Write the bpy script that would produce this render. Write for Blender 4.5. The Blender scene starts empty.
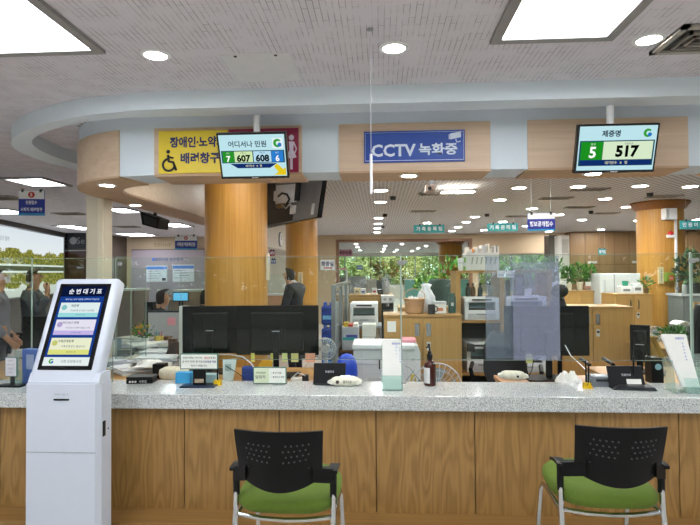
import bpy, bmesh, math, random
from mathutils import Vector, Matrix, Euler
random.seed(11)
SC = bpy.context.scene
COL = SC.collection
PI = math.pi
FPX = 526.0
# ------------------------------------------------------------------ camera
cd = bpy.data.cameras.new('camera'); cam = bpy.data.objects.new('camera', cd); COL.objects.link(cam)
cd.sensor_fit = 'HORIZONTAL'; cd.sensor_width = 36.0; cd.lens = 36.0 * FPX / 700.0
cd.clip_start = 0.05; cd.clip_end = 200
cam.location = (0, 0, 1.5)
RM = Matrix.Rotation(math.radians(3.26), 4, 'Z') @ Matrix.Rotation(math.radians(90 + 1.03), 4, 'X') @ Matrix.Rotation(math.radians(-0.37), 4, 'Z')
cam.rotation_euler = RM.to_euler()
SC.camera = cam
def at(px, py, Y):
    """world point seen at photo pixel (px, py) that stands at distance Y into the room"""
    d = RM.to_3x3() @ Vector(((px - 350) / FPX, -(py - 262.5) / FPX, -1.0))
    t = Y / d.y
    return Vector((d.x * t, Y, 1.5 + d.z * t))
def rc(Y, x0, y0, x1, y1):
    """rectangle of a pixel box at distance Y: centre x, bottom z, width, height"""
    a = at(x0, (y0 + y1) / 2, Y); b = at(x1, (y0 + y1) / 2, Y)
    t = at((x0 + x1) / 2, y0, Y); u = at((x0 + x1) / 2, y1, Y)
    return (a.x + b.x) / 2, u.z, b.x - a.x, t.z - u.z
def atz(px, py, z):
    """world point seen at pixel on the horizontal plane z"""
    d = RM.to_3x3() @ Vector(((px - 350) / FPX, -(py - 262.5) / FPX, -1.0))
    t = (z - 1.5) / d.z
    return Vector((d.x * t, d.y * t, z))
# ------------------------------------------------------------------ materials
def lin(h):
    if isinstance(h, (tuple, list)): return (*h[:3], 1)
    h = h.lstrip('#'); o = []
    for i in (0, 2, 4):
        c = int(h[i:i + 2], 16) / 255
        o.append(c / 12.92 if c <= .04045 else ((c + .055) / 1.055) ** 2.4)
    return (*o, 1)
class NT:
    def __init__(s, name):
        s.m = bpy.data.materials.new(name); s.m.use_nodes = True
        s.t = s.m.node_tree; s.t.nodes.clear()
        s.out = s.n('ShaderNodeOutputMaterial')
    def n(s, ty, **kw):
        x = s.t.nodes.new(ty)
        for k, v in kw.items():
            if k in x.inputs.keys(): x.inputs[k].default_value = v
            else: setattr(x, k, v)
        return x
    def l(s, a, b): s.t.links.new(a, b)
    def ramp(s, fac, stops):
        r = s.n('ShaderNodeValToRGB'); e = r.color_ramp.elements
        while len(e) < len(stops): e.new(.5)
        for q, (p, c) in zip(e, stops): q.position = p; q.color = lin(c)
        s.l(fac, r.inputs[0]); return r.outputs[0]
    def coords(s, scale=(1, 1, 1), rot=(0, 0, 0), src='Object'):
        tc = s.n('ShaderNodeTexCoord'); mp = s.n('ShaderNodeMapping')
        mp.inputs['Scale'].default_value = scale; mp.inputs['Rotation'].default_value = rot
        s.l(tc.outputs[src], mp.inputs[0]); return mp.outputs[0]
    def bsdf(s, col=None, rough=.5, metal=0, **kw):
        b = s.n('ShaderNodeBsdfPrincipled'); b.inputs['Roughness'].default_value = rough; b.inputs['Metallic'].default_value = metal
        if col is not None:
            if hasattr(col, 'is_output'): s.l(col, b.inputs['Base Color'])
            else: b.inputs['Base Color'].default_value = lin(col)
        for k, v in kw.items(): b.inputs[k].default_value = v
        s.l(b.outputs[0], s.out.inputs[0]); return b
    def bump(s, b, h, strength=.3, dist=.002):
        u = s.n('ShaderNodeBump'); u.inputs['Strength'].default_value = strength; u.inputs['Distance'].default_value = dist
        s.l(h, u.inputs['Height']); s.l(u.outputs[0], b.inputs['Normal'])
MC = {}
def shade(h, f):
    c = lin(h); return tuple(min(1, x * f) for x in c[:3])
def plain(h, rough=.5, metal=0, var=.08, scale=14, bump=0.0, spec=.5):
    key = ('p', h, rough, metal, var, scale, bump, spec)
    if key in MC: return MC[key]
    t = NT('plain_' + h.strip('#'))
    nz = t.n('ShaderNodeTexNoise'); nz.inputs['Scale'].default_value = scale; nz.inputs['Detail'].default_value = 3
    t.l(t.coords(), nz.inputs['Vector'])
    c = t.ramp(nz.outputs[0], [(.3, shade(h, 1 - var)), (.7, shade(h, 1 + var))])
    b = t.bsdf(c, rough, metal)
    b.inputs['Specular IOR Level'].default_value = spec
    if bump: t.bump(b, nz.outputs[0], bump)
    MC[key] = t.m; return t.m
def wood(name, c1, c2, axis='z', rough=.45, fine=60, long=1.6, rings=0.0):
    key = ('w', name)
    if key in MC: return MC[key]
    t = NT(name)
    sc = {'x': (long, fine, fine), 'y': (fine, long, fine), 'z': (fine, fine, long)}[axis]
    v = t.coords(sc)
    nz = t.n('ShaderNodeTexNoise'); nz.inputs['Scale'].default_value = 1; nz.inputs['Detail'].default_value = 5; nz.inputs['Roughness'].default_value = .6
    t.l(v, nz.inputs['Vector'])
    fac = nz.outputs[0]
    if rings:
        s2 = {'x': (.7, 4.5, 4.5), 'y': (4.5, .7, 4.5), 'z': (4.5, 4.5, .7)}[axis]
        n2 = t.n('ShaderNodeTexNoise'); n2.inputs['Scale'].default_value = 1.3; n2.inputs['Detail'].default_value = 2
        t.l(t.coords(s2), n2.inputs['Vector'])
        mu = t.n('ShaderNodeMath', operation='MULTIPLY'); mu.inputs[1].default_value = 70; t.l(n2.outputs[0], mu.inputs[0])
        sn = t.n('ShaderNodeMath', operation='SINE'); t.l(mu.outputs[0], sn.inputs[0])
        ma = t.n('ShaderNodeMath', operation='MULTIPLY_ADD'); ma.inputs[1].default_value = rings; t.l(sn.outputs[0], ma.inputs[0]); t.l(nz.outputs[0], ma.inputs[2])
        fac = ma.outputs[0]
    c = t.ramp(fac, [(.1 if rings else .25, c1), (.78 if rings else .75, c2)])
    b = t.bsdf(c, rough); t.bump(b, nz.outputs[0], .08)
    MC[key] = t.m; return t.m
def glow(h, strength=1.0):
    """surface of a lamp or a lit screen"""
    key = ('g', h, strength)
    if key in MC: return MC[key]
    t = NT('glow_' + str(h).strip('#'))
    e = t.n('ShaderNodeEmission'); e.inputs[0].default_value = lin(h); e.inputs[1].default_value = strength
    t.l(e.outputs[0], t.out.inputs[0]); MC[key] = t.m; return t.m
def acrylic(name, tint, haze=0.0, hazecol='#ffffff', refl=1.0):
    key = ('a', name)
    if key in MC: return MC[key]
    t = NT(name)
    tr = t.n('ShaderNodeBsdfTransparent'); tr.inputs[0].default_value = lin(tint)
    base = tr.outputs[0]
    if haze:
        df = t.n('ShaderNodeBsdfDiffuse'); df.inputs[0].default_value = lin(hazecol)
        mh = t.n('ShaderNodeMixShader'); mh.inputs[0].default_value = haze
        t.l(base, mh.inputs[1]); t.l(df.outputs[0], mh.inputs[2]); base = mh.outputs[0]
    gl = t.n('ShaderNodeBsdfGlossy'); gl.inputs['Roughness'].default_value = .01
    lw = t.n('ShaderNodeLayerWeight'); lw.inputs[0].default_value = .5
    pw = t.n('ShaderNodeMath', operation='POWER'); pw.inputs[1].default_value = 5; t.l(lw.outputs['Facing'], pw.inputs[0])
    mm = t.n('ShaderNodeMath', operation='MULTIPLY_ADD'); mm.inputs[1].default_value = .96 * refl; mm.inputs[2].default_value = .04 * refl; t.l(pw.outputs[0], mm.inputs[0]); f = mm.outputs[0]
    mx = t.n('ShaderNodeMixShader'); t.l(f, mx.inputs[0]); t.l(base, mx.inputs[1]); t.l(gl.outputs[0], mx.inputs[2])
    t.l(mx.outputs[0], t.out.inputs[0]); MC[key] = t.m; return t.m
def leafmat(name, a, b, c):
    key = ('l', name)
    if key in MC: return MC[key]
    t = NT(name)
    nz = t.n('ShaderNodeTexNoise'); nz.inputs['Scale'].default_value = 9; nz.inputs['Detail'].default_value = 2
    t.l(t.coords(), nz.inputs['Vector'])
    t.bsdf(t.ramp(nz.outputs[0], [(.35, a), (.5, b), (.65, c)]), .5); MC[key] = t.m; return t.m
# ------------------------------------------------------------------ mesh building
class MB:
    def __init__(s): s.b = bmesh.new()
    def _new(s, verts): return [s.b.verts.new(v) for v in verts]
    def _f(s, vs):
        try: return s.b.faces.new(vs)
        except ValueError: return None
    def box(s, x0, x1, y0, y1, z0, z1, bev=0, seg=2):
        v = s._new([(x, y, z) for z in (z0, z1) for y in (y0, y1) for x in (x0, x1)])
        fs = [s._f([v[i] for i in q]) for q in ((0, 2, 3, 1), (4, 5, 7, 6), (0, 1, 5, 4), (2, 6, 7, 3), (0, 4, 6, 2), (1, 3, 7, 5))]
        if bev:
            es = list({e for f in fs for e in f.edges})
            bmesh.ops.bevel(s.b, geom=es, offset=bev, segments=seg, profile=.5, affect='EDGES')
        return s
    def hexa(s, p):   # 8 points, order as box
        v = s._new(p)
        for q in ((0, 2, 3, 1), (4, 5, 7, 6), (0, 1, 5, 4), (2, 6, 7, 3), (0, 4, 6, 2), (1, 3, 7, 5)): s._f([v[i] for i in q])
        return s
    def ring(s, c, u, w, r, seg): return [Vector(c) + u * (r * math.cos(2 * PI * i / seg)) + w * (r * math.sin(2 * PI * i / seg)) for i in range(seg)]
    def cyl(s, p0, p1, r0, r1=None, seg=16, caps=True):
        r1 = r0 if r1 is None else r1
        p0, p1 = Vector(p0), Vector(p1); d = (p1 - p0).normalized()
        u = d.orthogonal().normalized(); w = d.cross(u)
        a = s._new(s.ring(p0, u, w, r0, seg)); b = s._new(s.ring(p1, u, w, r1, seg))
        for i in range(seg): s._f([a[i], a[(i + 1) % seg], b[(i + 1) % seg], b[i]])
        if caps: s._f(a[::-1]); s._f(b)
        return s
    def tube(s, pts, r, seg=8, closed=False):
        pts = [Vector(p) for p in pts]; n = len(pts); rings = []; u = None
        for i, p in enumerate(pts):
            if closed: d = pts[(i + 1) % n] - pts[i - 1]
            else: d = pts[min(i + 1, n - 1)] - pts[max(i - 1, 0)]
            d.normalize()
            if u is None: u = d.orthogonal().normalized()
            u = (u - d * u.dot(d)).normalized(); w = d.cross(u)
            rings.append(s._new(s.ring(p, u, w, r, seg)))
        for k in range(n if closed else n - 1):
            a, b = rings[k], rings[(k + 1) % n]
            for i in range(seg): s._f([a[i], a[(i + 1) % seg], b[(i + 1) % seg], b[i]])
        if not closed: s._f(rings[0][::-1]); s._f(rings[-1])
        return s
    def lathe(s, prof, c=(0, 0, 0), seg=24, caps=True):
        c = Vector(c); rr = []
        for r, z in prof: rr.append(s._new([c + Vector((r * math.cos(2 * PI * i / seg), r * math.sin(2 * PI * i / seg), z)) for i in range(seg)]))
        for a, b in zip(rr, rr[1:]):
            for i in range(seg): s._f([a[i], a[(i + 1) % seg], b[(i + 1) % seg], b[i]])
        if caps: s._f(rr[0][::-1]); s._f(rr[-1])
        return s
    def ball(s, c, r, seg=12):
        if not isinstance(r, (tuple, list)): r = (r, r, r)
        m = Matrix.Translation(c) @ Matrix.Diagonal((*r, 1))
        bmesh.ops.create_uvsphere(s.b, u_segments=seg, v_segments=max(6, seg * 2 // 3), radius=1, matrix=m); return s
    def prism(s, pts, lo, hi, plane='xz'):
        def mk(p, h): return {'xz': (p[0], h, p[1]), 'xy': (p[0], p[1], h), 'yz': (h, p[0], p[1])}[plane]
        a = s._new([mk(p, lo) for p in pts]); b = s._new([mk(p, hi) for p in pts]); n = len(pts)
        s._f(a); s._f(b[::-1])
        for i in range(n): s._f([a[i], b[i], b[(i + 1) % n], a[(i + 1) % n]])
        return s
    def face(s, pts): s._f(s._new(pts)); return s
    def grid(s, f, nu, nv):
        g = [[s.b.verts.new(f(i / nu, j / nv)) for j in range(nv + 1)] for i in range(nu + 1)]
        for i in range(nu):
            for j in range(nv): s._f([g[i][j], g[i + 1][j], g[i + 1][j + 1], g[i][j + 1]])
        return s
    def thick(s, t):
        bmesh.ops.recalc_face_normals(s.b, faces=s.b.faces)
        bmesh.ops.solidify(s.b, geom=list(s.b.faces), thickness=t); return s
    def leaves(s, c, rad, n, size, up=.3):
        c = Vector(c)
        for _ in range(n):
            while True:
                p = Vector((random.uniform(-1, 1), random.uniform(-1, 1), random.uniform(-1, 1)))
                if .25 < p.length < 1: break
            q = c + Vector((p.x * rad[0], p.y * rad[1], p.z * rad[2]))
            d = (p + Vector((random.uniform(-.6, .6), random.uniform(-.6, .6), up + random.uniform(-.5, .5)))).normalized()
            w = d.orthogonal().normalized(); w.rotate(Matrix.Rotation(random.uniform(0, 6.28), 3, d))
            L = size * random.uniform(.7, 1.3); h = d.cross(w) * L * .08
            s.face([q, q + d * L * .5 + w * L * .22 + h, q + d * L, q + d * L * .5 - w * L * .22 + h])
        return s
    def build(s, name, mat, parent=None, smooth=False, label=None, rot=None, loc=None):
        bmesh.ops.recalc_face_normals(s.b, faces=s.b.faces)
        me = bpy.data.meshes.new(name); s.b.to_mesh(me); s.b.free()
        if smooth:
            for p in me.polygons: p.use_smooth = True
        o = bpy.data.objects.new(name, me); COL.objects.link(o)
        if mat is not None: me.materials.append(mat)
        if smooth == 'auto':
            try: me.set_sharp_from_angle(angle=math.radians(35))
            except Exception: pass
        if parent is not None: o.parent = parent
        if label: o['label'] = label
        if rot: o.rotation_euler = rot
        if loc is not None: o.location = loc
        return o
def tag(o, label, cat, group=None, kind=None):
    o['label'] = label
    if cat: o['category'] = cat
    if group: o['group'] = group
    if kind: o['kind'] = kind
    return o
def thing(name, label, cat, loc=(0, 0, 0), rz=0, group=None, kind=None, rot=None):
    o = bpy.data.objects.new(name, None); COL.objects.link(o); o.empty_display_size = .05
    o.location = loc; o.rotation_euler = rot or (0, 0, rz)
    return tag(o, label, cat, group, kind)
def dup(o, parent=None):
    c = o.copy(); COL.objects.link(c)
    if parent is not None: c.parent = parent; c.matrix_parent_inverse = o.matrix_parent_inverse.copy()
    for ch in list(o.children): dup(ch, c)
    return c
def structure(name, mb, mat, label, smooth=False):
    o = mb.build(name, mat, None, smooth); o['kind'] = 'structure'; o['label'] = label; return o
TXO = []
def text(name, body, mat, parent, c, w=None, h=None, y=0.0, bold=0.02, ext=.0006, shear=0, label=None, rot=None):
    """raised lettering facing -Y, centred on (cx, cz) in the parent's frame and fitted to w and/or h"""
    cu = bpy.data.curves.new('lettering', 'FONT'); cu.body = body; cu.extrude = 0; cu.offset = bold; cu.resolution_u = 2; cu.shear = shear
    cu.align_x = 'CENTER'
    o = bpy.data.objects.new('lettering_src', cu); COL.objects.link(o)
    me = bpy.data.meshes.new_from_object(o.evaluated_get(bpy.context.evaluated_depsgraph_get()))
    bpy.data.objects.remove(o)
    xs = [v.co.x for v in me.vertices]; ys = [v.co.y for v in me.vertices]
    x0, x1, y0, y1 = min(xs), max(xs), min(ys), max(ys)
    sx = w / (x1 - x0) if w else None; sy = h / (y1 - y0) if h else None
    if sx is None: sx = sy
    if sy is None: sy = sx
    for v in me.vertices:
        v.co = Vector(((v.co.x - (x0 + x1) / 2) * sx, -ext, (v.co.y - (y0 + y1) / 2) * sy))
    me.materials.clear(); me.materials.append(mat); me.name = name
    ob = bpy.data.objects.new(name, me); COL.objects.link(ob)
    ob.parent = parent; ob.location = (c[0], y, c[1])
    if rot: ob.rotation_euler = rot
    if label: ob['label'] = label
    return ob
# common materials
M_white = plain('#f1f3f6', .45, var=.02)
M_offw = plain('#dcdcd8', .5, var=.03)
M_black = plain('#0a0b0d', .45, var=.1, spec=.25)
M_blackg = plain('#08090b', .12, var=.05)
M_dark = plain('#23272a', .5, var=.1)
M_grey = plain('#8d9196', .5, var=.05)
M_lgrey = plain('#c3c6c9', .5, var=.04)
M_chrome = plain('#c9ccd0', .18, 1.0, var=.02)
M_steel = plain('#9a9da1', .35, .9, var=.04)
M_paper = plain('#f1f1ec', .7, var=.02)
M_oak = wood('oak_laminate', '#a98148', '#bd965a', 'z', .45, 70, 2.0)
M_oakx = wood('oak_laminate_edge', '#a27a46', '#b38c55', 'x', .45, 70, 2.0)
M_pillar = wood('golden_veneer', '#a8742c', '#c9974a', 'z', .38, 42, 1.2)
M_maple = wood('pale_maple_panel', '#c6ab90', '#d7c1a9', 'x', .5, 30, 1.2)
M_front = wood('counter_front_oak', '#806032', '#a27d47', 'z', .42, 75, 2.2, rings=.20)
M_edge = acrylic('acrylic_edge', '#dcece4', haze=.32, hazecol='#dfeee6')
M_ac = acrylic('clear_acrylic', '#f6fbf9', refl=.5)
M_acs = acrylic('clear_acrylic_soft', '#eef6f3', haze=.05, refl=.6)
M_navy = plain('#1b2f7a', .5, var=.04)
M_blue = plain('#1f4ea0', .5, var=.04)
M_sky = plain('#35a0d8', .5, var=.05)
M_teal = plain('#2ea6a8', .5, var=.04)
M_green = leafmat('plant_leaf', '#1d4a1c', '#36702a', '#6a9a3c')
M_red = plain('#c2222c', .5, var=.05)
M_pink = plain('#e79aa6', .6, var=.04)
M_yel = plain('#efe08a', .6, var=.04)
M_ink = plain('#1c1c22', .6, var=.05)
LABELS = set()
EXPO = 0.0
# ================================================================== THE ROOM
CZ = 2.57           # ceiling height
BACK = 15.2         # rear wall of the office
FAR = 30.0          # window wall of the room beyond
# floor
t = NT('floor_tile')
br = t.n('ShaderNodeTexBrick'); br.inputs['Scale'].default_value = 1.0; br.offset = 0; br.squash = 1
br.inputs['Brick Width'].default_value = .6; br.inputs['Row Height'].default_value = .6; br.inputs['Mortar Size'].default_value = .004
br.inputs['Color1'].default_value = lin('#c6c0b7'); br.inputs['Color2'].default_value = lin('#ccc6bd'); br.inputs['Mortar'].default_value = lin('#7c766d')
t.l(t.coords(), br.inputs['Vector']); t.bsdf(br.outputs[0], .25)
structure('floor', MB().box(-12, 12, -7, 31, -.1, 0), t.m, 'pale grey tiled floor of the office hall')
# ceilings
t = NT('fissured_ceiling_tile')
v = t.coords((1, 1, 1), (0, 0, PI / 2))
nz = t.n('ShaderNodeTexNoise'); nz.inputs['Scale'].default_value = 9; nz.inputs['Detail'].default_value = 4; t.l(t.coords(), nz.inputs['Vector'])
br = t.n('ShaderNodeTexBrick'); br.inputs['Scale'].default_value = 1; br.inputs['Brick Width'].default_value = .17; br.inputs['Row Height'].default_value = .026
br.inputs['Mortar Size'].default_value = .0022; br.inputs['Mortar Smooth'].default_value = .6; br.offset = .37
br.inputs['Color1'].default_value = (1, 1, 1, 1); br.inputs['Color2'].default_value = (.9, .9, .9, 1); br.inputs['Mortar'].default_value = (0, 0, 0, 1)
t.l(v, br.inputs['Vector'])
mk = t.n('ShaderNodeMath', operation='SUBTRACT'); mk.inputs[0].default_value = 1; t.l(br.outputs['Color'], mk.inputs[1])
th = t.ramp(nz.outputs[0], [(.38, '#000000'), (.6, '#ffffff')])
mm = t.n('ShaderNodeMath', operation='MULTIPLY'); t.l(mk.outputs[0], mm.inputs[0]); t.l(th, mm.inputs[1])
c = t.ramp(mm.outputs[0], [(.0, '#d9d6de'), (.9, '#959299')])
b = t.bsdf(c, .9); M_ceil = t.m
t = NT('perforated_ceiling_tile')
vo = t.n('ShaderNodeTexVoronoi'); vo.inputs['Scale'].default_value = 15; vo.inputs['Randomness'].default_value = 0
t.l(t.coords((1, 1, 0.0001), (0, 0, PI / 4)), vo.inputs['Vector'])
c = t.ramp(vo.outputs['Distance'], [(.24, '#7f8084'), (.32, '#d9dbe0')])
t.bsdf(c, .9); M_ceil2 = t.m
structure('ceiling', MB().box(-12, 12, -7, 3.45, CZ, CZ + .1).box(-12, -2.2, 3.45, BACK + .1, CZ, CZ + .1), M_ceil, 'grey fissured tile ceiling over the public hall')
structure('ceiling_office', MB().box(-2.2, 12, 3.45, FAR + .2, CZ, CZ + .1).box(-12, -2.2, BACK + .1, FAR + .2, CZ, CZ + .1), M_ceil2, 'dotted perforated tile ceiling over the office behind the counter')

M_wallb = plain('#b5a288', .7, var=.03, scale=3)
M_wallw = plain('#d8d2c8', .7, var=.03, scale=3)
# rear office wall: beige stretch with the inset panel, piers, lintel over the opening and the window band
xo0 = at(338, 250, BACK).x; xo1 = at(470, 250, BACK).x; zl = at(400, 240.5, BACK).z
xw0 = at(478, 250, BACK).x; xw1 = at(548, 250, BACK).x; zw1 = at(510, 253.5, BACK).z
mb = MB().box(-12, xo0, BACK, BACK + .2, 0, CZ)                   # beige stretch up to the opening
mb.box(xo0, xo1, BACK, BACK + .2, zl, CZ)                          # lintel
mb.box(xo1, xw0, BACK, BACK + .2, 0, CZ)                           # pier
mb.box(xw0, xw1, BACK, BACK + .2, zw1, CZ).box(xw0, xw1, BACK, BACK + .2, 0, .9)
mb.box(xw1, 12, BACK, BACK + .2, 0, CZ)
structure('wall_back', mb, M_wallb, 'beige rear wall of the office with the wide opening')
tr = MB().box(xo0 - .06, xo0 + .02, BACK - .03, BACK + .22, 0, zl).box(xo1 - .02, xo1 + .06, BACK - .03, BACK + .22, 0, zl).box(xo0 - .06, xo1 + .06, BACK - .03, BACK + .22, zl - .03, zl + .04)
structure('trim_opening', tr, plain('#7d5a45', .5), 'brown trim around the opening in the rear wall')
# side walls
pA, pB = at(0, 230, 10.0), at(61.5, 236, 13.3)
pA.z = pB.z = 0; pA = pA - (pB - pA) * .35
structure('wall_left', MB().prism([(-12, -7), (-12, pA.y), (pA.x, pA.y), (pB.x, 13.3), (pB.x, 13.5), (-12.2, 13.5), (-12.2, -7)], 0, CZ, 'xy'), plain('#6b6660', .7), 'dark side wall carrying the lit landscape picture')
structure('wall_left_rear', MB().box(pB.x, -7.5, 13.35, 13.5, 0, CZ).box(-7.6, -7.5, 13.35, BACK, 0, CZ), plain('#4a4038', .5, var=.1), 'dark brown wall stretch beside the lit landscape')
structure('wall_right', MB().box(11.8, 12, -7, FAR, 0, CZ), M_wallw, 'plain side wall at the far end of the counter')
# public hall rear wall with windows (behind the photographer, lights the hall and mirrors in the acrylic)
mb = MB().box(-12, 12, -7.2, -7, 0, .8).box(-12, 12, -7.2, -7, 2.4, CZ)
for x in (-12, -8.2, -4.2, -.2, 3.8, 7.8, 11.8): mb.box(x, x + .3, -7.2, -7, .8, 2.4)
structure('wall_front', mb, M_wallw, 'windowed wall of the public hall facing the counter')
# far room beyond the opening
structure('wall_far', MB().box(-12, 12, FAR, FAR + .2, 0, .75).box(-12, 12, FAR, FAR + .2, 2.42, CZ), M_wallw, 'low far wall under the garden windows')
structure('wall_far_left', MB().box(-7.0, -6.8, BACK + .2, FAR, 0, CZ), M_wallw, 'pale side wall of the room beyond the opening')
wn = MB()
for i in range(13):
    x = -12 + i * 2; wn.box(x - .03, x + .03, FAR + .05, FAR + .13, .75, 2.42)
wn.box(-12, 12, FAR + .05, FAR + .13, .72, .8).box(-12, 12, FAR + .05, FAR + .13, 2.37, 2.43)
w = structure('window_1', wn, plain('#8b8f92', .4, .6), 'wide garden window band of the room beyond')
MB().box(-12, 12, FAR + .085, FAR + .095, .78, 2.4).build('glass', acrylic('window_glass', '#eef5f2'), w)
w = structure('window_2', MB().box(xw0, xw0 + .05, BACK + .06, BACK + .14, .9, zw1).box(xw1 - .05, xw1, BACK + .06, BACK + .14, .9, zw1).box(xw0 + .93, xw0 + .98, BACK + .06, BACK + .14, .9, zw1).box(xw0, xw1, BACK + .06, BACK + .14, zw1 - .05, zw1), plain('#8b8f92', .4, .6), 'rear office window with plants before it')
MB().box(xw0, xw1, BACK + .095, BACK + .105, .92, zw1).build('glass', acrylic('window_glass', '#eef5f2'), w)

# ---- ring soffit over the counter
def ringpath(right, y, xc, yc, r, yend, n=20):
    pts = [(Vector((right, y)), Vector((0, -1))), (Vector((xc, y)), Vector((0, -1)))]
    for i in range(1, n):
        a = PI / 2 * i / n
        nn = Vector((-math.sin(a), -math.cos(a))); pts.append((Vector((xc, yc)) + nn * r, nn))
    pts += [(Vector((xc - r, yc)), Vector((-1, 0))), (Vector((xc - r, yend)), Vector((-1, 0)))]
    return pts
def sweep(mb, path, prof):
    rr = [[mb.b.verts.new((p.x - n.x * d, p.y - n.y * d, z)) for d, z in prof] for p, n in path]
    k = len(prof)
    for a, b in zip(rr, rr[1:]):
        for i in range(k): mb._f([a[i], a[(i + 1) % k], b[(i + 1) % k], b[i]])
    mb._f(rr[0]); mb._f(rr[-1][::-1]); return mb
M_soff = plain('#d9e5ef', .6, var=.015, scale=2)
def smoothpath(P, n=6):
    Q = []
    P = [Vector(p) for p in P]
    for i in range(len(P) - 1):
        a, b_, c_, d = P[max(i - 1, 0)], P[i], P[i + 1], P[min(i + 2, len(P) - 1)]
        for k in range(n):
            u = k / n; Q.append(.5 * ((2 * b_) + (c_ - a) * u + (2 * a - 5 * b_ + 4 * c_ - d) * u * u + (3 * b_ - a - 3 * c_ + d) * u ** 3))
    Q.append(P[-1]); out = []
    for i, p in enumerate(Q):
        tg = (Q[min(i + 1, len(Q) - 1)] - Q[max(i - 1, 0)]).normalized(); out.append((p, Vector((-tg.y, tg.x)) * (1 if tg.x < 0 or tg.y > 0 else 1)))
    return [(p, -n_ if n_.y > 0 or (abs(n_.y) < 1e-6 and n_.x > 0) else n_) for p, n_ in out]
FZ = 2.464
OUT = [(150, 109.6), (120, 112), (91, 114.6), (75, 117), (57, 120.6), (45.7, 123.5), (33, 127.5), (23, 131.4), (14.5, 137), (11.4, 142), (13, 147.5), (23, 153.5), (45.7, 162), (73, 169)]
INN = [(153, 117.2), (122, 118.4), (100, 120.2), (85, 122), (70, 124.8), (59, 127.8), (48, 131), (40, 134.6), (34, 138.5), (32, 142), (34, 146), (42, 151.5), (57, 157.8), (75, 163.3)]
def edge_line(px, dy):
    P = [(.6, 3.0 + dy), (-.4, 3.0 + dy)] + [atz(x, y, FZ).xy[:] for x, y in px]
    return [p for p, n_ in smoothpath(P, 4)] + [Vector((P[-1][0] - .02, 11.0))]
eo, ei = edge_line(OUT, 0), edge_line(INN, .165)
eo = [Vector((11.8, 3.0))] + eo; ei = [Vector((11.8, 3.165))] + ei
fb = MB(); rr = [[fb.b.verts.new((p.x, p.y, z)) for p, z in ((a, FZ), (a, CZ), (b_, CZ), (b_, FZ))] for a, b_ in zip(eo, ei)]
for a, b_ in zip(rr, rr[1:]):
    for i in range(4): fb._f([a[i], a[(i + 1) % 4], b_[(i + 1) % 4], b_[i]])
fb._f(rr[0]); fb._f(rr[-1][::-1])
structure('trim_1', fb, M_soff, 'white curved ceiling fascia running above the counter', smooth='auto')
BZ0 = 2.15
bp = ringpath(11.8, 3.4, -1.55, 4.2, .8, 9.0)
soff = structure('trim_2', sweep(MB(), bp, [(0, BZ0), (0, CZ), (.3, CZ), (.3, BZ0)]), M_soff, 'white boxed soffit with wood panels hanging above the counter', smooth='auto')
def cut(path, x0, x1):
    """front-run piece of the path between two x positions"""
    return [(Vector((x1, path[0][0].y)), Vector((0, -1))), (Vector((x0, path[0][0].y)), Vector((0, -1)))]
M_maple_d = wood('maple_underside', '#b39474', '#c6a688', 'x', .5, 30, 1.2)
zt = at(400, 123.5, 3.4).z
spans = [(155, 302), (339, 490), (527.5, 687.3), (725, 880)]
for a, b_ in spans:
    pc = cut(bp, at(a, 150, 3.4).x, at(b_, 150, 3.4).x)
    sweep(MB(), pc, [(-.012, BZ0 + .002), (-.012, zt), (0.002, zt), (0.002, BZ0 + .002)]).build('wood_panel', M_maple, soff)
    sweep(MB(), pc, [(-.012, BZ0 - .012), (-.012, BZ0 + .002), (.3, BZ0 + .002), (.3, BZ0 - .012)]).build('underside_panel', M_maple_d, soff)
endp = [(Vector((at(122.5, 150, 3.4).x, 3.4)), Vector((0, -1)))] if at(122.5, 150, 3.4).x > -1.55 else []
endp += [q for q in bp[1:] if q[0].x < at(123, 150, 3.4).x]
sweep(MB(), endp, [(-.012, BZ0 + .002), (-.012, zt), (0.002, zt), (0.002, BZ0 + .002)]).build('curved_wood_panel', M_maple, soff, smooth='auto')
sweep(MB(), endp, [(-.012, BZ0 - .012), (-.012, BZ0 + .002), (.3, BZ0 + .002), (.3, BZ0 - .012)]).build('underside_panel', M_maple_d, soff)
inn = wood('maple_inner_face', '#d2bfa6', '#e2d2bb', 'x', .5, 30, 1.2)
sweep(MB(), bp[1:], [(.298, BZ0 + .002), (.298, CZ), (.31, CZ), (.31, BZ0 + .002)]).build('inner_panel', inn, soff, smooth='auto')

# ---- columns
def column(x, y, r, name, label, z1=CZ, cap=False):
    t_ = thing(name, label, 'column', (x, y, 0), kind='structure')
    MB().cyl((0, 0, 0), (0, 0, z1), r, seg=48).build('shaft', M_pillar, t_, smooth='auto')
    if cap:
        MB().lathe([(r, CZ - .13), (r + .02, CZ - .12), (r + .07, CZ - .05), (r + .09, CZ - .03), (r + .09, CZ)], seg=48).build('capital', wood('dark_veneer', '#7b4a1c', '#9a6428', 'x', .4), t_, smooth='auto')
    MB().lathe([(r + .012, 0), (r + .012, .1), (r, .11)], seg=48).build('plinth', M_dark, t_, smooth='auto')
    return t_
pa = at(236.5, 250, 5.3); rA = 63 / 2 / FPX * 5.25
column(pa.x, 5.3, rA, 'column', 'thick golden wood round column behind the two back-turned monitors')
pb = at(301.7, 260, 9.4); colB = column(pb.x, 9.4, 32 / 2 / FPX * 9.4, 'column', 'round wood column behind the man in the dark jacket')
pc_ = at(660.5, 270, 8.6); colC = column(pc_.x, 8.6, 41 / 2 / FPX * 8.5, 'column', 'round wood column with a flared capital beside the fridge', cap=True)
pd = at(450.5, 260, 19); column(pd.x, 19, 23 / 2 / FPX * 19, 'column', 'round wood column in the room beyond the opening', cap=True)
c0 = at(94.3, 250, 4.3) + Vector((0, .08, 0))
t_ = thing('column', 'slim square cream column rising behind the ticket kiosk', 'column', (c0.x, 4.38, 0), kind='structure')
hw = .08
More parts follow.
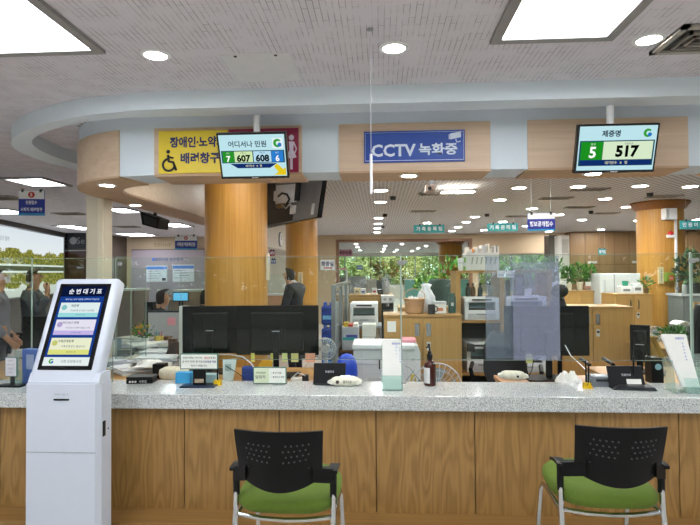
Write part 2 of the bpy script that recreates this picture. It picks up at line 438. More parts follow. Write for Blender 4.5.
MB().box(-hw, hw, -hw, hw, 0, BZ0 + .05, .02).build('shaft', plain('#cfc6b4', .5, var=.02), t_)
MB().box(hw * .38, hw * .95, -hw - .008, -hw + .01, 0, BZ0 - .02, .003).build('trim_strip', plain('#ddd4bd', .45, var=.02), t_)

# ================================================================== LAMPS
LP = glow('#f4f8ff', 17.0)
LD = glow('#fff8ea', 80.0)
LO = glow('#fffdf8', 270.0)
LH = glow('#fffdf8', 130.0)
def panel_light(x, y, sx, sy, label, group=None):
    t_ = thing('ceiling_light', label, 'ceiling light', (x, y, CZ), group=group)
    f = .045
    MB().box(-sx / 2 - f, -sx / 2, -sy / 2 - f, sy / 2 + f, -.018, 0).box(sx / 2, sx / 2 + f, -sy / 2 - f, sy / 2 + f, -.018, 0).box(-sx / 2, sx / 2, -sy / 2 - f, -sy / 2, -.018, 0).box(-sx / 2, sx / 2, sy / 2, sy / 2 + f, -.018, 0).build('frame', plain('#8f8d8c', .5), t_)
    MB().box(-sx / 2, sx / 2, -sy / 2, sy / 2, -.008, -.002).build('diffuser', LP, t_)
    return t_
q_ = atz(91.5, 48.5, CZ - .008); panel_light(q_.x - .26, q_.y - .73, .52, 1.46, 'long lit panel light in the hall ceiling over the kiosk side')
q_ = atz(501.5, 38.5, CZ - .008); q2_ = atz(607, 34.5, CZ - .008); panel_light((q_.x + q2_.x) / 2, (q_.y + q2_.y) / 2 - .73, q2_.x - q_.x, 1.46, 'long lit panel light in the hall ceiling beside the air vent')
for x in (-4.0, 3.3): panel_light(x, 1.7, .47, 1.46, 'long lit panel light in the hall ceiling out of the frame', 'hall panel lights beyond the frame')
for x in (-4.0, -1.58, .79, 3.3): panel_light(x, -2.6, .47, 1.46, 'long lit panel light in the hall ceiling out of the frame', 'hall panel lights beyond the frame')
for (px0, px1, py0, py1, lab) in ((18, 56, 177, 185.5, 'square lit panel light beside the hanging blue number sign'), (-12, 21, 208.5, 213.5, 'square lit panel light below the hanging blue number sign'),
                                  (112, 134, 207.5, 212.3, 'lit panel light between cream column and hanging display'), (68, 87, 225, 229.5, 'small far lit panel light just beside the cream column'),
                                  (122, 150, 232.8, 235.6, 'lit panel light close to the rear beige wall'), (166, 186, 222.8, 226.5, 'lit panel light beside the thick golden column')):
    a = atz((px0 + px1) / 2, py0, CZ); b2 = atz((px0 + px1) / 2, py1, CZ)
    w_ = (px1 - px0) / FPX * (a.y + b2.y) / 2
    panel_light((a.x + b2.x) / 2, (a.y + b2.y) / 2, w_, max(.3, b2.y - a.y - .06), lab)
def downlight(x, y, z, r, label, group=None, proto=[None]):
    if group and proto[0] and 'soffit' not in group:
        t_ = dup(proto[0]); t_.location = (x, y, z); t_['label'] = label; t_['group'] = group; return t_
    t_ = thing('downlight', label, 'ceiling light', (x, y, z), group=group)
    MB().lathe([(r, -.006), (r * 1.3, -.004), (r * 1.34, 0), (r, 0)], seg=24, caps=False).build('rim', M_white, t_, smooth='auto')
    MB().lathe([(r * .02, -.003), (r, -.003), (r, -.0005), (r * .02, -.0005)], seg=24).build('lens', (LH if 'soffit' in group else LO) if group else LD, t_)
    if group and 'soffit' not in group: proto[0] = t_
    return t_
for px, py, lab in ((155.5, 55, 'round lit downlight in the hall ceiling above the yellow sign'), (394, 48, 'round lit downlight in the hall ceiling above the recording sign'), (649, 39.5, 'round lit downlight in the hall ceiling next to the air vent')):
    p = atz(px, py, CZ); downlight(p.x, p.y, CZ, .054, lab)
for px, py, lab in ((107, 185, 'lit downlight under the rounded end of the wood soffit'), (135.5, 205, 'lit downlight under the soffit run leading to the rear'), (237, 176.5, 'lit downlight in the soffit under the three-number screen'),
                    (409, 175.5, 'lit downlight in the soffit below the recording sign'), (593, 173.5, 'lit downlight in the soffit under the two-number screen')):
    p = atz(px, py, BZ0 - .012)
    downlight(p.x, p.y, BZ0 - .0125, .05, lab)
spots = [(381, 190.5), (380.5, 202), (378.5, 218), (378, 223.7), (377.3, 228.2), (376.8, 232.3), (427, 222.8), (466, 222), (458, 227), (452, 231), (475, 216.8), (500, 199.8), (503, 221.7), (484, 230),
         (532, 208.6), (519, 187.8), (578, 186.5), (640, 186), (605, 198.8), (627, 206.8), (559, 214.7), (582, 219.8), (601, 229.5), (526, 226), (549, 231.5), (690, 186.5), (697, 219.5), (638, 220.5), (694, 228)]
for px, py in spots:
    p = atz(px, py, CZ)
    downlight(p.x, p.y, CZ, .085, 'round recessed downlight in the dotted office ceiling behind the counter', 'downlights of the office ceiling')
for px, py in ((356, 244), (357.5, 247), (360, 250.5), (385.5, 246), (384, 249), (383, 251.5), (402, 244), (397, 250), (394, 252), (418.5, 248.2), (426, 246), (449, 243.3), (412, 251)):
    p = atz(px, py, CZ)
    downlight(p.x, p.y, CZ, .16, 'round downlight in the ceiling of the room beyond the opening', 'downlights of the far room')
for x, y in ((-1.2, 4.5), (-.6, 4.25), (.6, 4.25), (1.8, 4.25), (3.0, 4.25), (.2, 5.4), (1.4, 5.4), (2.6, 5.4), (-1.75, 6.6)):  # added downlights, out of sight, to brighten the dim desks and shelves
    downlight(x, y, CZ, .085, 'added unseen downlight above the soffit run, brightening the desks below', 'added unseen downlights above the soffit')
# long fluorescent strip with louvre under the soffit
a = atz(441, 190, CZ - .05); b2 = atz(476, 190, CZ - .05)
t_ = thing('fluorescent_light', 'white framed fluorescent fitting hanging from the office ceiling near the soffit', 'ceiling light', ((a.x + b2.x) / 2, a.y, CZ))
L = (b2.x - a.x) / 2
MB().box(-L, L, -.02, .0, -.07, -.05).box(-L, L, .2, .22, -.07, -.05).box(-L, -L + .015, 0, .2, -.07, -.05).box(L - .015, L, 0, .2, -.07, -.05).box(-L + .05, -L + .06, .09, .11, -.05, 0).box(L - .06, L - .05, .09, .11, -.05, 0).build('frame', M_white, t_)
MB().cyl((-L + .02, .1, -.06), (L - .02, .1, -.06), .014, seg=10).build('tube_lamp', LD, t_)

# ---- vents, access hatch, small ceiling fittings
def vent(px, py, w_, d_, z, label, group=None):
    p = atz(px, py, z)
    t_ = thing('air_vent', label, 'vent', (p.x, p.y, z), group=group)
    MB().box(-w_ / 2, w_ / 2, -d_ / 2, d_ / 2, -.004, 0).build('backing', M_dark, t_)
    f = .03
    MB().box(-w_ / 2, w_ / 2, -d_ / 2, -d_ / 2 + f, -.015, 0).box(-w_ / 2, w_ / 2, d_ / 2 - f, d_ / 2, -.015, 0).box(-w_ / 2, -w_ / 2 + f, -d_ / 2, d_ / 2, -.015, 0).box(w_ / 2 - f, w_ / 2, -d_ / 2, d_ / 2, -.015, 0).build('frame', plain('#a7a39c', .5), t_)
    for k in (1, 2):
        g = f + k * .035
        if d_ / 2 - g < .02: break
        MB().box(-w_ / 2 + g, w_ / 2 - g, -d_ / 2 + g, -d_ / 2 + g + .012, -.02, 0).box(-w_ / 2 + g, w_ / 2 - g, d_ / 2 - g - .012, d_ / 2 - g, -.02, 0).box(-w_ / 2 + g, -w_ / 2 + g + .012, -d_ / 2 + g, d_ / 2 - g, -.02, 0).box(w_ / 2 - g - .012, w_ / 2 - g, -d_ / 2 + g, d_ / 2 - g, -.02, 0).build('louvre', plain('#8c877f', .5), t_)
    return t_
p = atz(671, 46, CZ); q = atz(694, 30, CZ)
vent(699, 38, .30, .30, CZ, 'square louvred air vent at the edge of the hall ceiling')
for px, py in ((435, 193.5), (423, 211), (590, 189), (556, 198), (579, 207), (606, 213), (664, 196), (518, 216)):
    vent(px, py, .45, .22, CZ, 'dark slotted air vent in the dotted office ceiling', 'vents of the office ceiling')
vent(70, 213.5, .5, .35, CZ, 'dark air vent in the ceiling before the cream column')
vent(2, 197.5, .5, .4, CZ, 'dark air vent in the ceiling beside the hanging blue number sign')
vent(127, 226.5, .5, .35, CZ, 'dark air vent in the ceiling near the small hanging display')
h0 = atz(222, 52, CZ); h1 = atz(300, 81, CZ)
a = atz(260, 53, CZ).y; b2 = atz(260, 81, CZ).y; xl = atz(228, 66, CZ).x; xr = atz(296, 66, CZ).x
t_ = thing('access_hatch', 'flush square access hatch in the hall ceiling above the three-number screen', 'ceiling hatch', ((xl + xr) / 2, (a + b2) / 2, CZ))
MB().box(-(xr - xl) / 2, (xr - xl) / 2, -(b2 - a) / 2, (b2 - a) / 2, -.006, 0, .003).build('panel', plain('#d9d9dc', .8, var=.03), t_)
for sx in (-.1, .1): MB().cyl((sx, -(b2 - a) / 2 + .015, -.01), (sx, -(b2 - a) / 2 + .015, -.005), .008, seg=10).build('latch', M_dark, t_)
for px, py in ((393, 196.5), (385, 214), (383, 226), (487, 214), (591, 211), (650, 193)):
    p = atz(px, py, CZ)
    tag(MB().lathe([(.035, -.05), (.04, -.03), (.045, 0)], seg=12).build('sprinkler_head', M_dark, None, loc=(p.x, p.y, CZ)), 'small dark sprinkler head in the dotted office ceiling', 'sprinkler', 'sprinklers of the office ceiling')
p = atz(371, 48, CZ)
t_ = thing('hanging_rod', 'thin white tube hanging on a wire in front of the recording sign', 'rod', (at(371, 150, 2.3).x, 2.3, CZ))
zc, zb = at(371, 154, 2.3).z - CZ, at(371, 194, 2.3).z - CZ
MB().cyl((0, 0, 0), (0, 0, zc), .0015, seg=6).build('wire', M_lgrey, t_)
MB().cyl((0, 0, zc), (0, 0, zb), .006, seg=10).build('tube', M_white, t_)
MB().cyl((0, 0, -.006), (0, 0, 0), .015, seg=10).build('ceiling_rose', M_grey, t_)

# ================================================================== COUNTER
t = NT('speckled_granite')
vv = t.coords()
n1 = t.n('ShaderNodeTexVoronoi'); n1.inputs['Scale'].default_value = 260; t.l(vv, n1.inputs['Vector'])
n2 = t.n('ShaderNodeTexNoise'); n2.inputs['Scale'].default_value = 150; n2.inputs['Detail'].default_value = 3; t.l(vv, n2.inputs['Vector'])
mx = t.n('ShaderNodeMix', data_type='RGBA'); mx.inputs[0].default_value = .5
t.l(n1.outputs['Color'], mx.inputs[6]); t.l(n2.outputs['Color'], mx.inputs[7])
bw = t.n('ShaderNodeRGBToBW'); t.l(mx.outputs[2], bw.inputs[0])
b = t.bsdf(t.ramp(bw.outputs[0], [(.3, '#787d7e'), (.42, '#adb2b2'), (.56, '#c6cac9'), (.7, '#dcdfdd')]), .16)
M_granite = t.m
CT = .75; CF = 3.2; CB = 3.62
ct = tag(MB().box(-6.0, 6.0, CF, CB, CT - .092, CT, .006).build('countertop', M_granite), 'long speckled grey granite worktop along the service counter', 'countertop')
cb = thing('service_counter', 'oak panelled service counter base under the granite worktop', 'counter', (0, CF + .045, 0))
seams = [at(p_, 470, CF + .045).x for p_ in (184.5, 279.5, 376.5, 475, 574, 679.5)]
step = (seams[-1] - seams[0]) / 5
xs = [seams[0] + step * i for i in range(-7, 13)]
xs = [x for x in xs if -6 < x < 6]; xs = [-6.0] + xs + [6.0]
for i, (x0, x1) in enumerate(zip(xs, xs[1:])):
    t2 = MB().box(x0 + .003, x1 - .003, 0, .02, .028, CT - .092).build('front_panel', M_front, cb)
MB().box(-6, 6, .02, .5 - .12, 0, CT - .1).build('carcass', plain('#5d4022', .6), cb)
MB().box(-6, 6, -.2, .03, 0, .028, .003).build('base_rail', wood('base_rail_oak', '#7a5a2e', '#94703c', 'x', .5), cb)
# ================================================================== TICKET KIOSK
KY = 2.8
kx = at(60.5, 430, KY).x; KW = .195
t_ = thing('ticket_kiosk', 'white ticket kiosk with a tilted touch screen standing before the counter', 'kiosk', (kx, KY, 0))
M_kw = plain('#c3cad6', .35, var=.01)
body = MB().prism([(-KW, 0), (KW, 0), (KW + .02, .03), (KW + .02, .135), (-KW - .012, .135), (-KW - .012, .03)], .02, .895, 'xy').build('body', M_kw, t_)
MB().box(-KW - .02, KW + .03, -.005, .15, 0, .02, .004).build('base', M_lgrey, t_)
zs = at(61, 452.5, KY).z; zh = at(101, 437, KY + .04).z - .09
MB().box(-KW - .001, KW + .003, -.0015, .003, zs - .0015, zs + .0015).build('door_seam', M_grey, body)
MB().box(KW + .012, KW + .0235, .04, .07, zh + .09, zh + .175, .003).build('handle_recess', M_black, body, rot=None)
MB().cyl((KW + .019, .1, zh + .12), (KW + .0225, .1, zh + .12), .005, seg=12).build('keyhole', M_dark, body)
sz = at(61, 399.5, KY).z; sx0 = at(61.5, 399, KY).x - kx
MB().box(sx0 - .044, sx0 + .044, -.003, .01, sz - .005, sz + .004).build('ticket_slot', M_black, body)
text('slot_lettering', '번호표 나오는 곳', plain('#77797e', .5), body, (sx0, sz + .028), w=.078, y=-.0006, bold=0)
ang = math.atan2(.267, .583)
head = MB().box(-KW, KW, 0, .095, 0, .641, .022, 3).build('head', M_kw, t_, smooth='auto', rot=(-ang, 0, 0), loc=(0, 0, .893))
MB().prism([(.006, .894), (.13, .894), (.13, .95), (.03, .95), (.006, .905)], -KW + .004, KW + .018, 'yz').build('head_bracket', M_kw, t_)
bez = MB().box(-.156, .156, -.004, .01, .08, .600, .003).build('screen_bezel', M_blackg, head)
S0, S1 = .105, .592
def srow(v): return .596 - v * .511
scr = MB().box(-.132, .132, -.0055, -.003, srow(.965), srow(.03)).build('screen', glow('#1c459c', .8), bez)
def scard(name, x0, x1, v0, v1, m, y=-.0062): return MB().box(x0, x1, y, -.005, srow(v1), srow(v0)).build(name, m, scr)
scard('title_band', -.132, .132, .03, .155, glow('#0f1d45', .7))
text('title_lettering', '순 번 대 기 표', glow('#f2f6ff', .95), scr, (.012, srow(.092)), w=.2, y=-.0065, bold=.025)
text('subtitle_lettering', '원하시는 업무 버튼을 선택하여 주십시오', glow('#cfe0ff', .9), scr, (.005, srow(.19)), w=.205, y=-.0062, bold=.01)
for v0, v1, vb, ca, cb_, ti, li in ((.23, .405, .355, '#e4f2f2', '#9fe3e6', '제증명', '주민등록 등·초본 인감증명'), (.435, .615, .565, '#e9e6f5', '#cdbdf0', '어디서나 민원', '타 관공서 증명서 발급 신청'), (.65, .84, .785, '#eef2d2', '#e6ea86', '가족관계등록', '가족관계 혼인 출생신고')):
    scard('menu_card', -.118, .118, v0, v1, glow(ca, .95))
    scard('menu_band', -.118, .118, vb, v1, glow(cb_, .9), -.0066)
    MB().cyl((-.092, -.0068, srow(v0 + .06)), (-.092, -.005, srow(v0 + .06)), .016, seg=18).build('menu_icon', glow(cb_, .7), scr)
    text('menu_lettering', ti, glow('#26305c', .5), scr, (-.03, srow(v0 + .038)), h=.016, y=-.0068, bold=.01)
    text('menu_note', li, glow('#5b6485', .6), scr, (.02, srow(v0 + .098)), w=.14, y=-.0068, bold=0)
    text('menu_wait', '대기인수 0 명', glow('#4f5a86', .6), scr, (.015, srow((vb + v1) / 2)), h=.009, y=-.0072, bold=0)
scard('footer_band', -.132, .132, .87, .965, glow('#eaf4f2', .95))
text('footer_lettering', '시청 민원봉사과', glow('#5f6b80', .6), scr, (.03, srow(.917)), w=.12, y=-.0066, bold=0)
def swirl(parent, c, r, y, k=1.0):
    pts = [(c[0] + r * math.cos(a), c[1] + r * math.sin(a)) for a in [math.radians(40 + 270 * i / 14) for i in range(15)]]
    pin = [(c[0] + r * .15 + r * .5 * math.cos(a), c[1] - r * .02 + r * .5 * math.sin(a)) for a in [math.radians(40 + 270 * i / 14) for i in range(15)]]
    MB().grid(lambda u, v: (pts[round(u * 14)][0] * (1 - v) + pin[round(u * 14)][0] * v, y, pts[round(u * 14)][1] * (1 - v) + pin[round(u * 14)][1] * v), 14, 1).build('emblem_arc', glow('#3fae3a', .8 * k), parent)
    MB().ball((c[0] + r * .5, y, c[1] - r * .4), (r * .48, .0006, r * .5), 12).build('emblem_dot', glow('#2c7fd0', .8 * k), parent)
swirl(scr, (-.085, srow(.915)), .014, -.0066)
text('maker_lettering', '순번발행기', glow('#c0c4cc', .25), bez, (-.02, .097), h=.005, y=-.005, bold=0)

# ================================================================== HANGING NUMBER SCREENS
def number_screen(name, label, Y, x0, x1, y0, y1, tilt, yaw, pole_px):
    c = at((x0 + x1) / 2, (y0 + y1) / 2, Y)
    w = (x1 - x0) / FPX * Y; h = (y1 - y0) / FPX * Y / math.cos(tilt)
    t_ = thing(name, label, 'display', c)
    e = MB().box(-w / 2, w / 2, 0, .035, -h / 2, h / 2, .004).build('casing', M_blackg, t_, rot=(tilt, 0, yaw))
    MB().box(-w / 2 + .006, w / 2 - .006, .03, .055, -h / 2 + .02, h / 2 - .02, .01).build('rear_shell', M_black, e)
    s_ = MB().box(-w / 2 + .012, w / 2 - .012, -.0015, .002, -h / 2 + .016, h / 2 - .012).build('screen', glow('#c4ecf4', .92), e)
    pz = CZ - c.z; p = at(pole_px, 125, Y + .06).x - c.x
    MB().cyl((p, .07, .0), (p, .07, pz), .021, seg=18).build('pole', M_white, t_, smooth='auto')
    MB().box(p - .05, p + .05, .045, .09, -.06, .06, .005).build('mount_bracket', M_white, t_)
    MB().cyl((p, .07, pz - .012), (p, .07, pz), .05, seg=20).build('ceiling_plate', M_white, t_)
    MB().box(-.02, .02, -.002, .002, -h / 2 + .004, -h / 2 + .011).build('maker_mark', M_grey, e)
    return t_, s_, w - .024, h - .028
def srect(s_, name, x0, x1, z0, z1, m, y=-.0022, d=.001): return MB().box(x0, x1, y, y + d, z0, z1).build(name, m, s_)
g_ = lambda h, k=.9: glow(h, k)
t_, s_, w, h = number_screen('queue_display', 'tilted queue screen showing 607 and 608 hanging by the yellow sign', 3.12, 217.6, 288.4, 134.6, 177.4, math.radians(24), 0, 256.5)
W, H = w / 2, h / 2
text('title_lettering', '어디서나 민원', g_('#1d3550', .6), s_, (-W * .14, H * .58), w=w * .58, y=-.002, bold=.02)
srect(s_, 'logo_tile', W * .62, W * .95, H * .35, H * .85, g_('#eafaff'), -.002); swirl(s_, (W * .78, H * .6), H * .2, -.0026)
srect(s_, 'frame_line', -W * .97, W * .97, -H * .33, H * .27, g_('#24566a', .8))
srect(s_, 'window_block', -W * .93, -W * .58, -H * .29, H * .23, g_('#2c9a2e', .9), -.003); text('window_number', '7', g_('#ffffff', 1), s_, (-W * .76, -H * .12), h=h * .15, y=-.0036, bold=.03); text('window_note', '창구', g_('#e8ffe8'), s_, (-W * .76, H * .15), h=h * .04, y=-.0036, bold=0)
srect(s_, 'number_block', -W * .57, -W * .01, -H * .29, H * .23, g_('#d9f2b8'), -.003); text('number', '607', g_('#111a18', .4), s_, (-W * .29, -H * .1), h=h * .18, y=-.0036, bold=.045); text('number_note', '호출번호', g_('#4a5a50'), s_, (-W * .29, H * .16), h=h * .035, y=-.0036, bold=0)
srect(s_, 'number_block', W * .02, W * .56, -H * .29, H * .23, g_('#bfe6fa'), -.003); text('number', '608', g_('#10161e', .4), s_, (W * .29, -H * .1), h=h * .18, y=-.0036, bold=.045); text('number_note', '호출번호', g_('#4a5a70'), s_, (W * .29, H * .16), h=h * .035, y=-.0036, bold=0)
srect(s_, 'window_block', W * .57, W * .93, -H * .29, H * .23, g_('#2f83d8'), -.003); text('window_number', '6', g_('#ffffff', 1), s_, (W * .75, -H * .12), h=h * .15, y=-.0036, bold=.03); text('window_note', '창구', g_('#e8f4ff'), s_, (W * .75, H * .15), h=h * .04, y=-.0036, bold=0)
MB().prism([(-W * .72, -H * .36), (W * .72, -H * .36), (W * .5, -H * .58), (-W * .5, -H * .58)], -.003, -.002).build('waiting_band', g_('#15306e'), s_)
text('waiting_lettering', '대기인수   0   명', g_('#f4f4c8'), s_, (0, -H * .47), h=h * .055, y=-.0034, bold=.01)
MB().prism([(W * .62, -H * .5), (W * .72, -H * .38), (W * .9, -H * .66), (W * .98, -H * .56), (W * .98, -H * .95), (W * .6, -H * .93), (W * .74, -H * .8)], -.003, -.002).build('arrow', g_('#f0d21e'), s_)
t_, s_, w, h = number_screen('queue_display', 'tilted queue screen showing window 5 and number 517', 3.08, 577.8, 655.1, 126, 171, math.radians(17), 0, 611)
W, H = w / 2, h / 2
text('title_lettering', '제증명', g_('#1d3550', .6), s_, (-W * .18, H * .68), h=h * .15, y=-.002, bold=.03)
swirl(s_, (W * .76, H * .68), H * .19, -.0026)
srect(s_, 'frame_line', -W * .97, W * .97, -H * .78, H * .37, g_('#24566a', .8))
srect(s_, 'window_block', -W * .93, -W * .36, -H * .5, H * .32, g_('#1f9a24', .85), -.003); text('window_number', '5', g_('#ffffff', 1), s_, (-W * .62, -H * .16), h=h * .26, y=-.0036, bold=.03); text('window_note', '창구', g_('#e8ffe8'), s_, (-W * .62, H * .21), h=h * .055, y=-.0036, bold=0)
srect(s_, 'number_block', -W * .35, W * .93, -H * .5, H * .32, g_('#e0f4d2'), -.003); text('number', '517', g_('#0d120e', .3), s_, (W * .28, -H * .13), h=h * .27, y=-.0036, bold=.05); text('number_note', '호출번호', g_('#5a6a60'), s_, (W * .3, H * .22), h=h * .05, y=-.0036, bold=0)
srect(s_, 'waiting_band', -W * .93, W * .93, -H * .76, -H * .52, g_('#14306e'), -.003); text('waiting_lettering', '대기인수   0   명', g_('#f4f4c8'), s_, (W * .02, -H * .64), h=h * .07, y=-.0036, bold=.01)

# ================================================================== SIGNS
def board(name, label, Y, x0, y0, x1, y1, m, d=.012, cat='sign', group=None):
    cx, z0, w, h = rc(Y, x0, y0, x1, y1)
    t_ = thing(name, label, cat, (cx, Y, z0), group=group)
    MB().box(-w / 2, w / 2, 0, d, 0, h, .002).build('board', m, t_)
    return t_, w, h
FY = 3.4 - .012 - .0125
t_, w, h = board('sign_board', 'yellow priority window sign with wheelchair symbol on the wood soffit panel', FY, 158.5, 130.5, 228, 173, plain('#e3c91a', .45, var=.03))
mt = plain('#191f55', .5)
text('sign_lettering', '장애인·노약자', mt, t_, (w * .065, h * .73), w=w * .80, h=h * .26, y=-.001, bold=.04)
text('sign_lettering', '배려창구', mt, t_, (w * .10, h * .35), w=w * .56, h=h * .26, y=-.001, bold=.04)
wc = MB()
cx_, cz_ = -w * .35, h * .20; r_ = h * .14
wc.tube([(cx_ + r_ * math.cos(a), -.002, cz_ + r_ * math.sin(a)) for a in [math.radians(100 + 250 * i / 16) for i in range(17)]], .0075, 6)
wc.tube([(cx_ - .004, -.002, cz_ + h * .23), (cx_ + .0, -.002, cz_ + h * .08), (cx_ + r_ * .75, -.002, cz_ + h * .06), (cx_ + r_ * 1.25, -.002, cz_ - h * .13)], .009, 6)
wc.tube([(cx_ + .002, -.002, cz_ + h * .18), (cx_ + r_ * .8, -.002, cz_ + h * .16)], .006, 6)
wc.ball((cx_ - .004, -.002, cz_ + h * .31), (.013, .003, .013), 12)
wc.build('wheelchair_symbol', M_ink, t_)
t_, w, h = board('sign_board', 'dark magenta sign with a white figure on the wood soffit panel', FY, 228.3, 128.5, 298.5, 172.5, plain('#8e1742', .45, var=.03))
fg = MB(); fx = w * .40
fg.ball((fx, -.001, h * .78), (.017, .004, .019), 12)
fg.prism([(fx - .016, h * .69), (fx + .016, h * .69), (fx + .012, h * .50), (fx + .034, h * .33), (fx + .008, h * .31), (fx + .008, h * .06), (fx - .008, h * .06), (fx - .008, h * .31), (fx - .034, h * .33), (fx - .012, h * .50)], -.003, .001)
fg.tube([(fx + .014, -.001, h * .68), (fx + .033, -.001, h * .52), (fx + .02, -.001, h * .42)], .005, 6)
fg.build('figure_symbol', plain('#d9cfe0', .5), t_)
text('sign_lettering', '임산부', plain('#eadfe8', .5), t_, (-w * .18, h * .5), h=h * .3, y=-.001, bold=.03)
t_, w, h = board('sign_board', 'blue recording notice sign with camera symbol on the wood soffit panel', FY, 364, 130.5, 465, 162, plain('#1747a4', .45, var=.02))
mw = plain('#d5e2f2', .5, var=.02)
lw = .0016
MB().box(-w / 2 + .008, w / 2 - .008, -.0012, .001, .010, .010 + lw * 2).box(-w / 2 + .008, w / 2 - .008, -.0012, .001, h - .010 - lw, h - .010).box(-w / 2 + .008, -w / 2 + .008 + lw, -.0012, .001, .01, h - .01).box(w / 2 - .008 - lw, w / 2 - .008, -.0012, .001, .01, h - .01).build('border_line', mw, t_)
text('sign_lettering', 'CCTV', mw, t_, (-w * .205, h * .38), w=w * .44, h=h * .40, y=-.001, bold=.03)
text('sign_lettering', '녹화중', mw, t_, (w * .235, h * .40), w=w * .38, h=h * .38, y=-.001, bold=.03)
cm = MB(); cx_, cz_ = w * .41, h * .80
cm.prism([(cx_ - .035, cz_ - .022), (cx_ + .033, cz_ - .008), (cx_ + .033, cz_ + .028), (cx_ - .035, cz_ + .016)], -.003, .001).prism([(cx_ - .044, cz_ - .02), (cx_ - .038, cz_ - .019), (cx_ - .038, cz_ + .012), (cx_ - .044, cz_ + .01)], -.003, .001)
cm.tube([(cx_ + .0, -.001, cz_ - .02), (cx_ + .006, -.001, cz_ - .04), (cx_ + .03, -.001, cz_ - .034)], .0035, 6); cm.build('camera_symbol', mw, t_)

def hung_sign(label, Y, x0, y0, x1, y1, split, low, title, num=None, strip=True, wires=(.15, .85), group=None, tcol='#f2f5ff', lines=1, tilt=0):
    cx, z0, w, h = rc(Y, x0, y0, x1, y1)
    t_ = thing('hanging_sign', label, 'sign', (cx, Y, z0), rz=tilt, group=group)
    b_ = MB().box(-w / 2, w / 2, 0, .014, 0, h, .002).build('board', plain(low, .45, var=.03), t_)
    if split: MB().box(-w / 2 + .002, w / 2 - .002, -.002, .016, h * split, h - .002).build('white_header', M_white, t_)
    if strip: MB().box(-w / 2, w / 2, -.002, .016, 0, h * .09).build('light_strip', M_sky, t_)
    for k in wires:
        MB().cyl((-w / 2 + w * k, .007, h - .01), (-w / 2 + w * k, .007, CZ - z0), .0025, seg=6).build('wire', M_lgrey, t_)
        MB().box(-w / 2 + w * k - .012, -w / 2 + w * k + .012, -.004, .018, h - .02, h + .015, .003).build('clip', M_dark, t_)
    m = plain(tcol, .5, var=.02)
    zt_ = h * (split if split else 1.0); zb_ = h * .1 if strip else 0
    for i, s in enumerate(title):
        n = len(title); zz = zb_ + (zt_ - zb_) * (1 - (i + .5) / n)
        text('sign_lettering', s, m, t_, (0, zz), w=w * (.84 if len(s) > 4 or not split else .7) * (1 if i == n - 1 else .62), h=(zt_ - zb_) / n * .55, y=-.0022, bold=.03)
    if num:
        MB().cyl((0, -.004, h * (1 + split) / 2), (0, -.001, h * (1 + split) / 2), h * (1 - split) * .36, seg=24).build('number_disc', M_red, t_)
        text('sign_number', num, M_white, t_, (0, h * (1 + split) / 2), h=h * (1 - split) * .42, y=-.0045, bold=.03)
    return t_
hung_sign('hanging blue and white sign with red number disc, before the lit landscape', 5.4, 19.8, 190.5, 43.3, 215.5, .66, '#2038a8', ['민원접수', '사회적 배려창구'], '5', tilt=.18)
hung_sign('small hanging blue and white sign against the beige rear wall', 8.2, 175, 235.5, 197, 249.5, .63, '#2038a0', ['가족관계등록민원'], '8')
hung_sign('hanging blue and white sign with white lettering among the office downlights', 5.9, 527.5, 213, 555.2, 230.6, .66, '#27319a', ['정보공개접수'], None)
hung_sign('teal hanging sign just behind the basket and white printers', 9.5, 413.8, 224.8, 444.5, 232.8, 0, '#35a3a8', ['가 족 등 록 팀'], None, False, (.2, .85))
hung_sign('teal hanging sign above the file rack full of papers', 9.0, 487.2, 223.3, 518, 231.2, 0, '#35a3a8', ['기 록 관 리 팀'], None, False, (.2, .85))
hung_sign('teal hanging sign beside the flared wood column', 8.0, 680, 220.3, 712, 229, 0, '#35a3a8', ['민 원 여 권 팀'], None, False, (.2, .85))
hung_sign('small tilted teal sign before the rear wood lockers', 13.0, 597.8, 248.5, 606.8, 255, 0, '#35a3a8', ['통계팀'], None, False, (.2, .85), tilt=.3)
hung_sign('pink hanging sign inside the wide rear opening', 17.0, 337.3, 249.8, 352.5, 256, 0, '#d79ab4', ['세무민원'], None, False, (.2, .85), tcol='#3a2030')
hung_sign('tiny hanging blue sign deep inside the rear opening', 22.0, 357, 265.5, 362.8, 269.5, 0, '#2746a0', ['민원'], None, False, (.2, .85))
